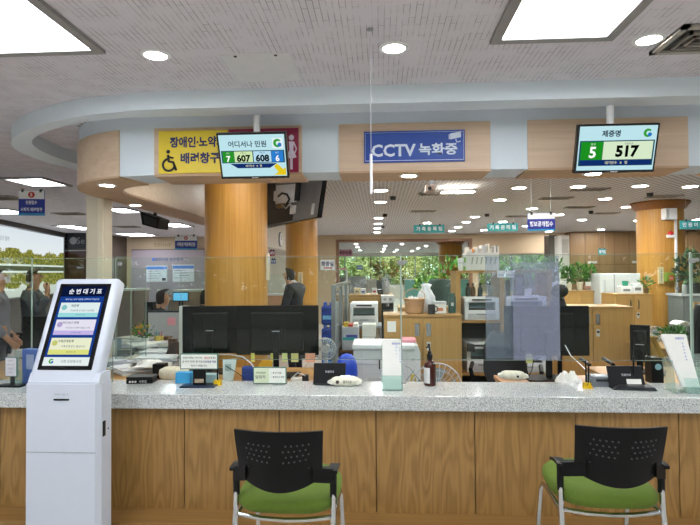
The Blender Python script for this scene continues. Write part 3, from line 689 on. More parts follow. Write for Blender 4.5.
# ================================================================== VISITOR CHAIRS
def visitor_chair(x, y, rz, label):
    t_ = thing('visitor_chair', label, 'chair', (x, y, 0), rz=rz, group='visitor chairs at the counter')
    # local frame: +Y towards the counter, back shell near y = 0
    def back(u, v):
        X = (u - .5) * 2
        top = .822 - .006 * X * X; bot = .545 + .055 * X * X
        hw_ = .180 + .013 * v
        z = bot + (top - bot) * v
        yy = .055 * (1 - X * X) * -1 + .05 - .035 * v + .02 * (1 - v) ** 2
        return (X * hw_, yy, z)
    bm_ = MB().grid(back, 28, 16)
    # perforations: rows of small square-round holes
    kill = []
    MBk = bm_.b
    bm_.thick(.010)
    sh = bm_.build('back_shell', plain('#090a0c', .55, var=.1, spec=.2), t_, smooth='auto')
    for ks in ((0, 1, 2, 3, 4), (7, 8, 9, 10, 11)):
      holes = MB()
      for r_ in range(4):
        for k in ks:
            u = .14 + .72 * (k + (.5 if r_ % 2 else 0)) / 11.5; v = .48 + .09 * r_ + .02
            p = back(min(u, .93), v); q = back(min(u, .93) + .01, v)
            holes.cyl((p[0], p[1] - .0125, p[2]), (p[0], p[1] - .0095, p[2]), .0042, seg=8)
      holes.build('perforation_pattern', plain('#3a3d42', .5), sh)
    for k in (-1, 1):
        p = back(.5 + k * .36, .33); MB().cyl((p[0], p[1] - .0125, p[2]), (p[0], p[1] - .008, p[2]), .004, seg=8).build('screw', M_dark, sh)
    for s in (-1, 1):
        X = s * .2245; SYc = .13
        MB().hexa([(s * .150, .012, .590), (s * .236, .112, .548), (s * .150, .040, .590), (s * .236, .145, .548), (s * .150, .012, .655), (s * .236, .112, .612), (s * .150, .040, .655), (s * .236, .145, .612)]).build('side_wing', plain('#090a0c', .55, var=.1, spec=.2), t_)
        MB().cyl((X, SYc, .482), (X, SYc, .615), .0155, .0165, 14).build('sleeve', M_black, t_, smooth='auto')
        MB().grid(lambda u, v: (s * (.205 + .042 * v), .095 + .13 * u, .612 + .008 * math.sin(u * PI) - .012 * u * u), 8, 3).thick(.014).build('armrest', M_black, t_, smooth='auto')
        MB().tube([(X, SYc, .54), (X * 1.005, SYc - .01, .40), (X * 1.02, SYc - .05, .2), (X * 1.05, SYc - .10, .012)], .0125, 12).build('leg', M_chrome, t_, smooth='auto')
        MB().tube([(X * 1.02, .54, .012), (X * 1.0, .50, .22), (X * .99, .47, .35), (X * .98, .44, .385), (X * .98, .38, .392), (X * .99, .25, .39), (X, SYc, .385)], .0115, 12).build('leg', M_chrome, t_, smooth='auto')
        for yy, xx in ((SYc - .10, X * 1.05), (.54, X * 1.02)): MB().cyl((xx, yy, 0), (xx, yy, .02), .017, seg=12).build('foot_cap', M_black, t_)
    MB().tube([(-.222, .128, .392), (-.1, .118, .380), (0, .115, .377), (.1, .118, .380), (.222, .128, .392)], .0105, 10).build('crossbar', M_chrome, t_, smooth='auto')
    MB().tube([(-.218, .40, .39), (0, .41, .385), (.218, .40, .39)], .0105, 10).build('crossbar', M_chrome, t_, smooth='auto')
    def seat(u, v):
        a = u * 2 * PI; n = 3.4
        cx_ = abs(math.cos(a)) ** (2 / n) * (1 if math.cos(a) > 0 else -1); sy = abs(math.sin(a)) ** (2 / n) * (1 if math.sin(a) > 0 else -1)
        k = [0.02, .7, .93, 1.0, 1.0, .95, .75, .02][round(v * 7)]
        z = [.492, .49, .480, .462, .440, .420, .413, .41][round(v * 7)]
        yy = sy * .235 * k
        return (cx_ * .24 * k * (1 - .06 * (yy < 0) * abs(sy)), .285 + yy, z + .010 * (yy / .235) ** 2 + (.012 if yy > 0 else 0) * (yy / .235))
    MB().grid(seat, 40, 7).build('seat', plain('#566d1a', .85, var=.05, scale=60, bump=.25), t_, smooth=True)
    return t_
c1 = atz(278.2, 428.2, .822); visitor_chair(c1.x, c1.y - .01, math.radians(-2), 'black chair with green seat before the counter, nearer the ticket kiosk')
c2 = atz(620.5, 424.2, .822); visitor_chair(c2.x, c2.y - .01, math.radians(-1.5), 'black chair with green seat before the counter below the number 517 screen')

# ================================================================== ACRYLIC SCREENS ON THE COUNTER
def acryl(label, x0, y0, x1, y1, z0, z1, th=.006, m=M_ac, clips=True, name='acrylic_screen', group=None, edges=True):
    """upright sheet from (x0,y0) to (x1,y1)"""
    d = Vector((x1 - x0, y1 - y0, 0)); L = d.length
    t_ = thing(name, label, 'screen', (x0, y0, z0), rz=math.atan2(d.y, d.x), group=group)
    h = z1 - z0
    MB().box(0, L, -th / 2, th / 2, 0, h).build('sheet', m, t_)
    if not edges: return t_, L, h
    e = .0018
    MB().box(-e, L + e, -th / 2 - .0005, th / 2 + .0005, h - .001, h + e).build('edge', M_edge, t_)
    MB().box(-e, L + e, -th / 2 - .0005, th / 2 + .0005, -e, .001).build('edge', M_edge, t_)
    MB().box(-e, .001, -th / 2 - .0005, th / 2 + .0005, 0, h).build('edge', M_edge, t_)
    MB().box(L - .001, L + e, -th / 2 - .0005, th / 2 + .0005, 0, h).build('edge', M_edge, t_)
    return t_, L, h
AY = 3.56
za1 = at(400, 256, AY).z; za0 = at(500, 360, AY).z
XA = [at(115, 300, AY).x, at(401, 300, AY).x, at(692, 300, AY).x, at(692, 300, AY).x + 1.1]
names_ = ['long clear acrylic screen over the counter before the two back-turned monitors', 'long clear acrylic screen over the counter before the oak cabinet and single monitor', 'clear acrylic screen at the counter end by the leaflet holder and dark chair']
for i in range(3):
    t_, L, h = acryl(names_[i], XA[i] + .004, AY, XA[i + 1] - .004, AY, za0, za1)
    for k in ((.03,) if i else (.03,)):
        MB().cyl((k, -.012, h - .04), (k, .012, h - .04), .012, seg=14).build('clip', M_steel, t_)
def post(px, label):
    x = at(px, 300, AY).x
    t_ = thing('screen_post', label, 'post', (x, AY + .012, CT))
    MB().box(-.005, .005, -.004, .008, 0, za1 - CT + .01, .002).build('upright', plain('#d3dcd8', .2, .2, var=.02), t_)
    MB().box(-.03, .03, -.02, .03, 0, .008, .002).build('foot_plate', M_steel, t_)
    MB().box(-.022, .022, -.024, -.016, za1 - CT - .06, za1 - CT - .03, .002).build('bracket', M_steel, t_)
    return t_
post(401, 'clear upright post between acrylic screens beside the brochure holder')
post(692, 'clear upright post of the acrylic screens beside the dark chair')
# added lavender sheets before the single monitor, imitating a reflection in the acrylic
acryl('added lavender sheet imitating a reflection before the single back-turned monitor', at(485.5, 300, AY + .03).x, AY + .03, at(559.5, 300, AY + .03).x, AY + .03, at(520, 358.5, AY + .03).z, at(520, 256, AY + .03).z, m=acrylic('reflection_haze', '#eceef8', haze=.115, hazecol='#dde1f2'), edges=False)
acryl('narrower added lavender sheet imitating a reflection before the single back-turned monitor', at(513, 300, AY - .03).x, AY - .03, at(559.5, 300, AY - .03).x, AY - .03, at(520, 360, AY - .03).z, at(520, 262, AY - .03).z, m=acrylic('reflection_haze', '#eceef8'), edges=False)
# left side sheets and returns
xL0 = at(-40, 300, AY).x; xL1 = at(31.5, 300, AY).x
acryl('clear acrylic screen over the counter before the two standing visitors', xL0, AY, xL1, AY, CT, at(20, 258, AY).z)
acryl('clear acrylic screen over the counter right behind the ticket kiosk', xL1 + .006, AY, at(113, 300, AY).x, AY, CT, at(60, 258.5, AY).z)
p0 = at(116, 300, AY); p1 = at(130.5, 300, 4.15)
acryl('clear acrylic desk divider standing on the cluttered desk', at(131, 300, 4.3).x, 4.3, at(146, 300, 4.3).x, 4.3, .72, at(138, 268, 4.3).z)
acryl('tall clear acrylic divider sheet with steel clips next to the kiosk', at(117, 300, 4.27).x, 4.27, at(131, 300, 4.27).x, 4.27, .72, at(120, 257, 4.27).z)
acryl('clear acrylic divider deep in the left office before the framed notices', at(150, 300, 6.4).x, 6.4, at(181, 300, 6.4).x, 6.4, .72, at(160, 270, 6.4).z)
acryl('clear acrylic divider deep in the left office beside the thick column', at(181, 300, 6.6).x, 6.6, at(206, 300, 6.6).x, 6.6, .72, at(190, 272.5, 6.6).z)
# ================================================================== ITEMS ON THE COUNTER
def on(px, py, z=CT):
    p = atz(px, py, z); return p
# --- message plates
def message_plate(label, x0, y0, x1, y1, Y, lines, framecol='#3f6f5f', face='#eef3ea', stand=True, half=None):
    cx, z0, w, h = rc(Y, x0, y0, x1, y1)
    zb = CT if stand else z0
    t_ = thing('message_plate', label, 'sign', (cx, Y, CT))
    zz = z0 - CT if stand else .003
    pl = MB().box(-w / 2, w / 2, 0, .012, zz, zz + h, .003).build('plate', plain(framecol, .3), t_)
    MB().box(-w / 2 + .007, w / 2 - .007, -.0015, .001, zz + .007, zz + h - .007).build('face', plain(face, .5, var=.02), pl)
    if half: MB().box(-w / 2 + .008, -w * .02, -.0022, .001, zz + .008, zz + h - .008).build('face_panel', plain(half, .5, var=.02), pl)
    for (s, fx, fz, fw, fh, col) in lines:
        text('plate_lettering', s, plain(col, .5), pl, (fx * w, zz + fz * h), w=fw * w, h=fh * h if fh else None, y=-.0024, bold=.01)
    return t_, w, h, zz
t_, w, h, zz = message_plate('white message plate with three printed lines on a black stand', 180, 353.5, 218, 369.5, 3.42,
    [('민원서류는 여기서 ', -.17, .74, .5, .13, '#333333'), ('번호표', .22, .74, .16, .13, '#c02020'), ('를 뽑고', .38, .74, .14, .13, '#333333'), ('순서가 되면 창구로', -.17, .50, .54, .14, '#333333'), ('신분증을 제출', .28, .5, .34, .14, '#1c2f8a'), ('하시기 바랍니다', 0, .24, .42, .13, '#333333')])
MB().box(-.043, .043, .004, .018, .01, zz + .01, .003).build('stand_neck', M_black, t_)
MB().box(-.115, .115, -.045, .06, 0, .010, .003).build('stand_base', plain('#15233f', .35), t_)
MB().box(-.03, .03, .0, .005, .025, .05, .001).build('sticker', plain('#b7a98f', .5, var=.3, scale=60), t_)
message_plate('small white and pale green name plate standing before the wide monitor', 253, 365.5, 286.5, 382.5, 3.5,
    [('가족관계등록', -.27, .66, .3, .12, '#39443c'), ('담당자', -.27, .42, .3, .2, '#2d332f'), ('• 혼인·이혼', .2, .66, .3, .12, '#39443c'), ('• 출생신고·개명', .24, .42, .38, .12, '#39443c')], stand=False, half='#d6e3c2')
# --- black stamp box
p = on(138, 384); t_ = thing('stamp_box', 'flat black box with white lettering lying on the granite behind the kiosk', 'box', (p.x, p.y + .06, CT), rz=.12)
MB().box(-.088, .088, -.055, .055, 0, .028, .004).build('box_body', M_black, t_)
MB().box(-.089, .089, -.056, .056, .03, .046, .004).build('lid', plain('#1b1b1d', .35), t_)
text('box_lettering', '●●●  서류함', plain('#d8d8d4', .5), t_, (-.01, .015), w=.12, y=-.0555, bold=.01)
# --- yellow based flag-pen stands
def pen_stand(px, py, label, h, two):
    p = on(px, py); t_ = thing('pen_stand', label, 'pen', (p.x, p.y, CT))
    MB().prism([(-.026, 0), (.026, 0), (.018, .035), (-.018, .035)], -.02, .02).build('base', plain('#e5bd18', .45), t_)
    for i in range(2 if two else 1):
        x = (-.010, .010)[i] if two else 0
        MB().cyl((x * .6, 0, .03), (x, .0, h * (1 - .12 * i)), .0055, .0045, 10).build('pen', M_black, t_)
    if two: MB().tube([(-.012, -.021, .02), (.0, -.03, .05), (.015, -.025, .03), (.024, -.01, .01)], .002, 6).build('cord', M_black, t_)
    return t_
pen_stand(217.5, 385, 'black pen in a yellow base beside the three-line message plate', .158, False)
pen_stand(587.5, 388, 'two black pens in a yellow base beside the grey card printer', .175, True)
# --- blue box and pillow pad behind plate
cx, z0, w, h = rc(3.55, 177, 369, 192, 379.5); tag(MB().box(-w / 2, w / 2, -.03, .03, 0, h, .003).build('blue_box', M_sky, None, loc=(cx, 3.55, CT)), 'bright blue carton behind the three-line message plate', 'box')
cx, z0, w, h = rc(3.56, 202, 371, 217, 379.5); tag(MB().box(-w / 2, w / 2, -.03, .03, 0, h, .003).build('pale_box', plain('#a9cdd3', .5), None, loc=(cx, 3.57, CT)), 'pale green blue carton between message plate and pen', 'box')
# --- black small display facing staff
def small_display(label, x0, y0, x1, y1, Y, sticker=False):
    cx, z0, w, h = rc(Y, x0, y0, x1, y1)
    t_ = thing('customer_display', label, 'display', (cx, Y, CT)); h = h + (z0 - CT)
    e = MB().prism([(-.02, .005), (-.005, .005), (.045, h), (.03, h)], -w / 2, w / 2, 'yz').build('screen_panel', M_black, t_)
    MB().box(-w / 2 + .01, w / 2 - .01, -.02, .07, 0, .012, .003).build('base', M_dark, t_)
    MB().prism([(.045, .01), (.06, .01), (.045, h * .9), (.035, h * .9)], -.02, .02, 'yz').build('support', M_dark, t_)
    sl = (h - .005) / .05
    text('display_lettering', '민원안내', plain('#b8bcc2', .5), t_, (0, h * .62), w=w * .26, y=-.02 + .05 * .60 - .002, bold=.02, rot=(-math.atan2(.05, h), 0, 0))
    if sticker:
        MB().box(-.045, .045, -.001, .001, -.016, .016).build('sticker', M_paper, t_, rot=(-math.atan2(.05, h), 0, 0), loc=(w * .2, -.02 + .05 * .32 - .002, h * .32))
    return t_
small_display('small black display panel leaning beside the wet wipes pack', 313.5, 364, 345.5, 381.5, 3.5)
small_display('black display panel with a white sticker behind the tablet stand', 609, 367, 644, 384, 3.45, True)
# --- wet wipes pack
p = on(345, 384.5); t_ = thing('wet_wipes', 'white wet wipes pack with round dark mark lying on the granite', 'wipes', (p.x, p.y - .02, CT))
def pk(u, v):
    a = u * 2 * PI; k = [.02, .75, .95, 1.0, .95, .7, .02][round(v * 6)]; z = [0, .002, .012, .03, .048, .056, .058][round(v * 6)]
    cx_ = math.copysign(abs(math.cos(a)) ** .45, math.cos(a)); sy = math.copysign(abs(math.sin(a)) ** .45, math.sin(a))
    return (cx_ * .088 * k, sy * .05 * k, z)
MB().grid(pk, 28, 6).build('pack', plain('#e4e3d0', .4, var=.04), t_, smooth=True)
for s in (-1, 1): MB().prism([(s * .08, .01), (s * .112, .022), (s * .112, .03), (s * .08, .045)], -.04, .04).build('end_seal', plain('#e9e8da', .4), t_)
MB().cyl((-.045, -.0515, .03), (-.045, -.048, .03), .012, seg=18).build('round_mark', plain('#4a4238', .5), t_)
text('pack_lettering', '물티슈', plain('#6a6a58', .5), t_, (.02, .032), w=.06, y=-.0505, bold=.01)
MB().box(-.03, .035, -.02, .02, .056, .063, .003).build('flap', M_white, t_)
# --- acrylic leaflet holders
def holder(x0, y0, x1, y1, Y, label, lab2, fan=1, rz=0, lean=.03):
    cx, z0, w, h = rc(Y, x0, y0, x1, y1)
    h = z0 + h - CT
    t_ = thing('leaflet_holder', label, 'holder', (cx, Y, CT), rz=rz)
    MB().prism([(0, 0), (.004, 0), (.004 + lean, h * .96), (lean, h * .96)], -w / 2, w / 2, 'yz').build('back_sheet', M_acs, t_)
    MB().prism([(-.05, 0), (-.047, 0), (-.047 + lean * .1, h * .30), (-.05 + lean * .1, h * .30)], -w / 2, w / 2, 'yz').build('front_sheet', acrylic('holder_front', '#eaf6f3', haze=.14, hazecol='#eefaf7', refl=.7), t_)
    for s in (-1, 1): MB().prism([(-.05, 0), (.004, 0), (.004 + lean * .5, h * .5), (-.046, h * .28)], s * w / 2 - .0015, s * w / 2 + .0015, 'yz').build('side_sheet', acrylic('holder_front', '#eaf6f3', haze=.14, hazecol='#eefaf7', refl=.7), t_)
    MB().box(-w / 2, w / 2, -.05, .004, 0, .004).build('bottom_sheet', M_acs, t_)
    for s in (-1, 1): MB().tube([(s * w / 2, -.05, 0), (s * w / 2, -.05 + lean * .1, h * .3)], .0016, 6).build('edge', M_edge, t_)
    MB().tube([(-w / 2, -.05 + lean * .1, h * .3), (w / 2, -.05 + lean * .1, h * .3)], .0016, 6).build('edge', M_edge, t_)
    # leaflet stack: top-level things of paper standing in the holder
    lf = thing('leaflet', lab2, 'leaflet', (cx, Y, CT), rz=rz)
    for k in range(5):
        o = -.030 + k * .006
        MB().prism([(o, .006), (o + .0012, .006), (o + .0012 + lean * .95, h * (1.0 - .004 * k)), (o + lean * .95, h * (1.0 - .004 * k))], -w / 2 + .006 + .001 * k, w / 2 - .008 + .001 * k, 'yz').build('sheet', M_paper, lf)
    la = -math.atan2(lean * .95, h)
    def lt(nm, s, fx, fz, m, **kw):
        yy = -.0305 + lean * .95 * fz - .001
        text(nm, s, m, lf, (fx * w, fz * h), y=yy, rot=(la, 0, 0), **kw)
    lt('lettering', '민원안내', .22, .93, plain('#2a58b8', .5), w=w * .4, bold=.02)
    for k, ch in enumerate('신청서작성예'): lt('lettering', ch, .40, .84 - k * .055, plain('#3f6ccc', .5), h=h * .03, bold=.02)
    for k, ch in enumerate('표준서식'): lt('lettering', ch, .22, .86 - k * .07, plain('#8fb2ea', .5), h=h * .035, bold=.0)
    return t_
holder(381.5, 340, 402, 389.5, 3.38, 'clear acrylic leaflet holder in front of the white copier', 'white leaflets with a blue top edge in the holder beside the pump bottle')
cx, z0, w, h = rc(3.38, 381.5, 338, 401, 341)
# right holder: stepped, several pockets
hx = at(687, 360, 3.35).x
t_ = thing('leaflet_holder', 'stepped clear acrylic leaflet holder at the counter end by the coat', 'holder', (hx, 3.36, CT), rz=.0)
hb = acrylic('holder_front', '#eaf6f3', haze=.14, hazecol='#eefaf7', refl=.7)
for k, (a, b_, hh) in enumerate(((.02, .14, .22), (.06, .20, .17), (.10, .26, .13), (-.02, .22, .09))):
    y_ = (.075, .055, .035, -.05)[k]
    MB().prism([(a, 0), (b_ + .03, 0), (b_, hh), (a - .02, hh)], y_, y_ + .003).build('pocket_sheet', hb, t_)
    MB().tube([(a - .02, y_ + .001, hh), (b_, y_ + .001, hh), (b_ + .03, y_ + .001, 0)], .0016, 6).build('edge', M_edge, t_)
MB().prism([(-.09, 0), (-.086, 0), (-.106, .2), (-.11, .2)], -.05, .07).build('side_sheet', hb, t_)
MB().box(-.1, .2, -.05, .07, 0, .004).build('bottom_sheet', hb, t_)
lf = thing('leaflet', 'white leaflets tilted in the stepped holder at the counter end', 'leaflet', (hx, 3.36, CT), rot=(math.radians(-8), 0, 0))
for k in range(5): MB().prism([(-.03 + .003 * k, .03), (.075 + .003 * k, .03), (.022 + .003 * k, .35 - .004 * k), (-.128 + .003 * k, .352 - .004 * k)], -.012 + k * .008, -.0108 + k * .008).build('sheet', M_paper, lf)
text('lettering', '민원안내', plain('#2a58b8', .5), lf, (-.02, .325), w=.05, y=-.0125, bold=.02)
for k, ch in enumerate('신청서작성예'): text('lettering', ch, plain('#3f6ccc', .5), lf, (-.005 + k * .003, .295 - k * .02), h=.011, y=-.0125, bold=.02)
# --- pump bottle
p = on(430.5, 386.5); t_ = thing('pump_bottle', 'brown hand sanitizer pump bottle standing on the granite worktop', 'bottle', (p.x, p.y + .035, CT))
MB().lathe([(.036, 0), (.039, .004), (.039, .125), (.037, .14), (.028, .155), (.016, .165), (.016, .178)], seg=28).build('bottle', plain('#3a120a', .12, var=.05), t_, smooth='auto')
MB().lathe([(.018, .172), (.019, .176), (.019, .205), (.012, .21), (.012, .224), (.006, .226), (.006, .245)], seg=18).build('pump_collar', M_black, t_, smooth='auto')
MB().tube([(.002, 0, .245), (.0, 0, .252), (-.016, -.004, .252), (-.022, -.005, .246)], .0055, 8).build('nozzle', M_black, t_)
MB().grid(lambda u, v: (.0397 * math.sin(-2.0 + u * 1.9), -.0397 * math.cos(-2.0 + u * 1.9), .02 + .1 * v), 10, 1).build('paper_label', plain('#d7d8d8', .5, var=.02), t_, smooth=True)
# --- card printer, tablet stand
p = on(604, 387); t_ = thing('card_printer', 'small grey card printer on the granite beside the two pens', 'printer', (p.x, p.y + .06, CT), rz=-.05)
MB().prism([(-.075, 0), (.078, 0), (.078, .03), (.066, .062), (-.055, .062), (-.075, .04)], -.06, .06).build('body', plain('#6f767d', .4), t_)
MB().box(-.045, .04, -.063, -.05, .034, .05, .003).build('slot_panel', M_dark, t_)
MB().box(-.04, .035, -.045, .03, .06, .066, .003).build('top_cover', plain('#a9bac4', .35), t_)
p = on(635, 390); t_ = thing('tablet_stand', 'flat dark grey signing pad with a thin pole on the granite', 'stand', (p.x, p.y + .035, CT), rz=-.1)
MB().prism([(-.13, 0), (.13, 0), (.11, .022), (-.10, .022)], -.055, .07).build('base_pad', M_dark, t_)
MB().box(-.09, .08, -.035, .05, .021, .025, .002).build('pad_surface', plain('#34373c', .3), t_)
MB().cyl((.02, .03, .02), (.02, .03, .20), .006, seg=10).build('pole', M_black, t_)
# --- left end items
p = on(8, 386); t_ = thing('notice_stand', 'white notice card on a black stand left of the ticket kiosk', 'sign', (at(12, 370, 3.4).x, 3.4, CT))
MB().box(-.085, .085, -.04, .05, 0, .010, .003).build('base', M_black, t_)
MB().box(-.012, .012, .0, .012, .01, .08, .002).build('neck', M_dark, t_)
MB().box(-.042, .042, -.008, .004, .065, .195, .003).build('plate', plain('#5a7a70', .4), t_)
MB().box(-.038, .034, -.0095, -.007, .07, .19).build('face', plain('#cfcfd6', .5), t_)
for k, s in enumerate(('민원창구', '접수안내', '신분증', '지참')): text('plate_lettering', s, plain('#77767e', .5), t_, (-.003, .172 - k * .026), h=.011, y=-.0098, bold=0)
cx, z0, w, h = rc(3.5, 25.5, 343, 42, 378)
t_ = thing('binder', 'upright blue binder half hidden behind the ticket kiosk', 'binder', (cx, 3.5, CT), rz=-.2)
MB().box(-.07, .07, -.03, .03, 0, .235, .004).build('cover', plain('#4d6aa8', .5), t_)
MB().box(-.03, .03, -.032, -.029, .1, .2).build('spine_label', plain('#93a2bd', .5), t_)
t_ = thing('leaflet_holder', 'small clear acrylic holder between notice card and blue binder', 'holder', (at(19, 370, 3.47).x, 3.47, CT))
MB().box(-.05, .05, .03, .033, 0, .22).build('back_sheet', M_acs, t_); MB().box(-.05, .05, -.03, -.027, 0, .1).build('front_sheet', M_acs, t_); MB().box(-.05, .05, -.03, .033, 0, .003).build('bottom_sheet', M_acs, t_)
MB().tube([(-.05, .031, 0), (-.05, .031, .22), (.05, .031, .22), (.05, .031, 0)], .0018, 6).build('edge', M_edge, t_)
# --- right of centre: crumpled tissue and white tape block, papers
def crumple(name, label, cat, c, sx, sy, sz, m, seed, z=None):
    r_ = random.Random(seed)
    N = 9; hh = [[r_.uniform(.35, 1) for _ in range(N + 1)] for _ in range(N + 1)]
    def f(u, v):
        i, j = round(u * N), round(v * N); e = min(u, 1 - u, v, 1 - v) * 4
        return ((u - .5) * sx * (1 + .12 * hh[i][j]), (v - .5) * sy * (1 + .12 * hh[j][i]), .003 + sz * min(1, e + .05) * hh[i][j])
    return tag(MB().grid(f, N, N).thick(.002).build(name, m, None, loc=c), label, cat)
DZ = .72
p = at(513, 379, 3.72); t_ = thing('tissue_pack', 'white soft pack lying on a kraft board before the single monitor', 'pack', (p.x, 3.72, DZ + .03), rz=-.15)
MB().grid(lambda u, v: (pk(u, v)[0] * .9, pk(u, v)[1] * 1.0, pk(u, v)[2] * .95), 28, 6).build('pack', plain('#dcdcc9', .5, var=.12, scale=40), t_, smooth=True)
for s in (-1, 1): MB().prism([(s * .07, .01), (s * .10, .02), (s * .10, .03), (s * .07, .04)], -.035, .035).build('end_seal', plain('#e4e4d6', .4), t_)
MB().box(.02, .035, -.052, -.045, .02, .035, .002).build('mark', M_ink, t_)
crumple('tissue_wad', 'crumpled white paper beside the base of the single monitor', 'paper', (at(570, 378, 3.7).x, 3.72, DZ), .15, .12, .09, M_paper, 4)
# cables
tag(MB().tube([at(565, 345, 3.85), at(571, 356, 3.8), at(580, 364, 3.72), at(586, 370, 3.66), at(588, 380, 3.58)], .0035, 6).build('cable', M_white), 'white cable hanging from the back of the single monitor', 'cable')
tag(MB().tube([at(532, 346, 3.88), at(533.5, 360, 3.88), at(532, 370, 3.86), at(529, 375.5, 3.84), at(526, 378, 3.8)], .003, 6).build('cable', M_black), 'black cable curling down behind the single monitor', 'cable')
tag(MB().tube([at(218, 354.5, 3.8), at(230, 354.5, 3.76), at(243, 357, 3.7), at(251, 363, 3.66), at(256, 371, 3.64), at(258, 380, 3.64)], .0045, 6).build('cable', M_lgrey), 'grey looping cable under the wide monitor', 'cable')
tag(MB().tube([at(222, 360, 3.7), at(226, 366, 3.68), at(236, 372, 3.66), at(246, 379, 3.65)], .003, 6).build('cable', M_black), 'thin black cable sloping beside the yellow pen base', 'cable')
tag(MB().tube([at(405, 366, 3.9), at(410, 368, 3.9), at(416, 376, 3.9), at(421, 381, 3.9)], .003, 6).build('cable', M_grey), 'thin grey cable between copier and pump bottle', 'cable')
tag(MB().tube([at(404, 384, 3.9), at(408, 378, 3.9), at(414, 371, 3.9), at(417, 363, 4.0)], .003, 6).build('cable', M_grey), 'thin grey cable plugged into the side of the copier', 'cable')
# ================================================================== STAFF DESKS
def desk(x0, x1, y0, y1, z, label, m=M_oakx):
    t_ = thing('staff_desk', label, 'desk', ((x0 + x1) / 2, (y0 + y1) / 2, 0)); w = (x1 - x0) / 2; d = (y1 - y0) / 2
    MB().box(-w, w, -d, d, z - .028, z, .004).build('desktop', m, t_)
    for s in (-1, 1): MB().box(s * (w - .02) - .014, s * (w - .02) + .014, -d + .03, d - .03, 0, z - .028).build('side_panel', m, t_)
    MB().box(-w + .03, w - .03, -d + .02, -d + .035, .2, z - .028).build('modesty_panel', m, t_)
    return t_
xa = at(110, 370, 4.2).x
desk(-3.4, -2.5, 3.64, 4.95, .72, 'oak staff desk behind the counter by the two standing visitors')
desk(-2.23, -1.77, 3.64, 5.5, .72, 'cluttered oak staff desk with papers behind the kiosk')
desk(-1.755, at(324, 370, 4.1).x, 3.64, 4.3, .72, 'oak staff desk carrying the two back-turned monitors')
desk(at(497, 370, 3.9).x, at(566, 370, 3.9).x + .25, 3.64, 4.02, DZ, 'oak staff desk carrying the single back-turned monitor', plain('#b98f6c', .5))
desk(at(604, 370, 3.9).x + .05, at(604, 370, 3.9).x + 1.6, 3.64, 4.4, .72, 'oak staff desk at the counter end behind the tablet stand')
# ================================================================== MONITORS
def monitor(label, px0, px1, py0, py1, Y, deskz, rz=0, glossy=False, base=True, neck=True, name='monitor', front=False, notes=()):
    cx, z0, w, h = rc(Y, px0, py0, px1, py1)
    w = w / max(.3, math.cos(rz))
    t_ = thing(name, label, 'monitor', (cx, Y, deskz), rz=rz)
    zb = z0 - deskz
    p_ = MB().box(-w / 2, w / 2, 0, .022, zb, zb + h, .004).build('panel', plain('#0b0d0e', .6, spec=.2), t_)
    s = -1
    MB().box(-w / 2 + .004, w / 2 - .004, .0215, .0235, zb + .01, zb + h - .004).build('screen', glow('#8fb6e0', .5) if front else M_blackg, p_)
    k = w * .32
    MB().box(-k, k, -.028, .002, zb + h * .08, zb + h * .86, .010).build('rear_housing', plain('#0e1011', .6, spec=.25), p_)
    MB().box(-k * .34, k * .34, -.031, -.027, zb + h * .3, zb + h * .74, .003).build('mount_plate', plain('#131617', .6, spec=.25), p_)
    if neck:
        MB().cyl((0, -.033, zb + h * .5), (0, -.029, zb + h * .5), w * .065, seg=20).build('hinge_disc', M_black, t_)
        MB().box(-.022, .022, -.048, -.030, .008, zb + h * .5, .004).build('neck', M_black, t_)
        MB().box(-.03, .03, -.050, -.047, zb + h * .5 - .005, zb + h * .5, .001).build('neck_mark', M_lgrey, t_)
    if base: MB().box(-.17, .17, -.15, .07, 0, .012, .004).build('base', M_black, t_)
    for (fx, col, nw) in notes:
        MB().box(fx * w, fx * w + nw, -.003, -.001, zb - .052, zb + .014).build('sticky_note', plain(col, .6), t_)
    return t_
mA = monitor('wide black monitor turned away showing its back with stand, before the thick column', 236, 318.5, 305.5, 355, 3.98, .72, notes=((-.32, '#d5cf62', .03), (-.08, '#d9d56a', .045), (.06, '#dedf9a', .04), (.17, '#d8d28a', .055), (.34, '#e8a58c', .075)))
mB = monitor('black monitor turned away, partly behind the wider one beside white paper', 183.5, 238, 306, 353.5, 4.12, .72, rz=.12)
mC = monitor('single black monitor turned away under the two-number screen', 504.5, 589.5, 306, 355.8, 3.92, DZ, notes=((-.25, '#dce08a', .05),))
cx, z0, w, h = rc(4.1, 174.5, 307, 184, 352); t_ = thing('document_tray', 'tall white document panel standing beside the left back-turned monitor', 'panel', (cx - .01, 4.22, .72))
MB().box(-w / 2, w / 2, 0, .03, 0, z0 + h - .72, .003).build('panel', M_offw, t_); MB().box(-w / 2, w / 2, -.04, .06, 0, .012, .002).build('foot', M_lgrey, t_)
# dark portrait display
monitor('dark portrait display turned away behind the black display panel', 632, 648, 325, 362, 4.2, .72, rz=-.5)
# far left lit monitor
cx, z0, w, h = rc(6.9, 173, 190, 190, 300)
def front_monitor(label, px0, px1, py0, py1, Y, dz, col='#6fc3f2', k=1.1):
    cx, z0, w, h = rc(Y, px0, py0, px1, py1)
    t_ = thing('monitor', label, 'monitor', (cx, Y, dz)); zb = z0 - dz
    MB().box(-w / 2, w / 2, 0, .025, zb, zb + h, .004).build('casing', M_black, t_)
    MB().box(-w / 2 + .012, w / 2 - .012, -.002, .001, zb + .014, zb + h - .012).build('screen', glow(col, k), t_)
    MB().box(-.03, .03, .01, .03, 0, zb + .02, .003).build('neck', M_black, t_); MB().box(-.12, .12, -.06, .1, 0, .012, .003).build('base', M_black, t_)
    return t_
desk(at(135, 330, 7.2).x, at(206, 330, 7.2).x, 7.05, 7.7, .74, 'oak desk deep in the left office under the lit blue screen')
front_monitor('monitor with a bright blue screen deep in the left office', 172.5, 188.5, 292, 301.5, 7.2, .74)
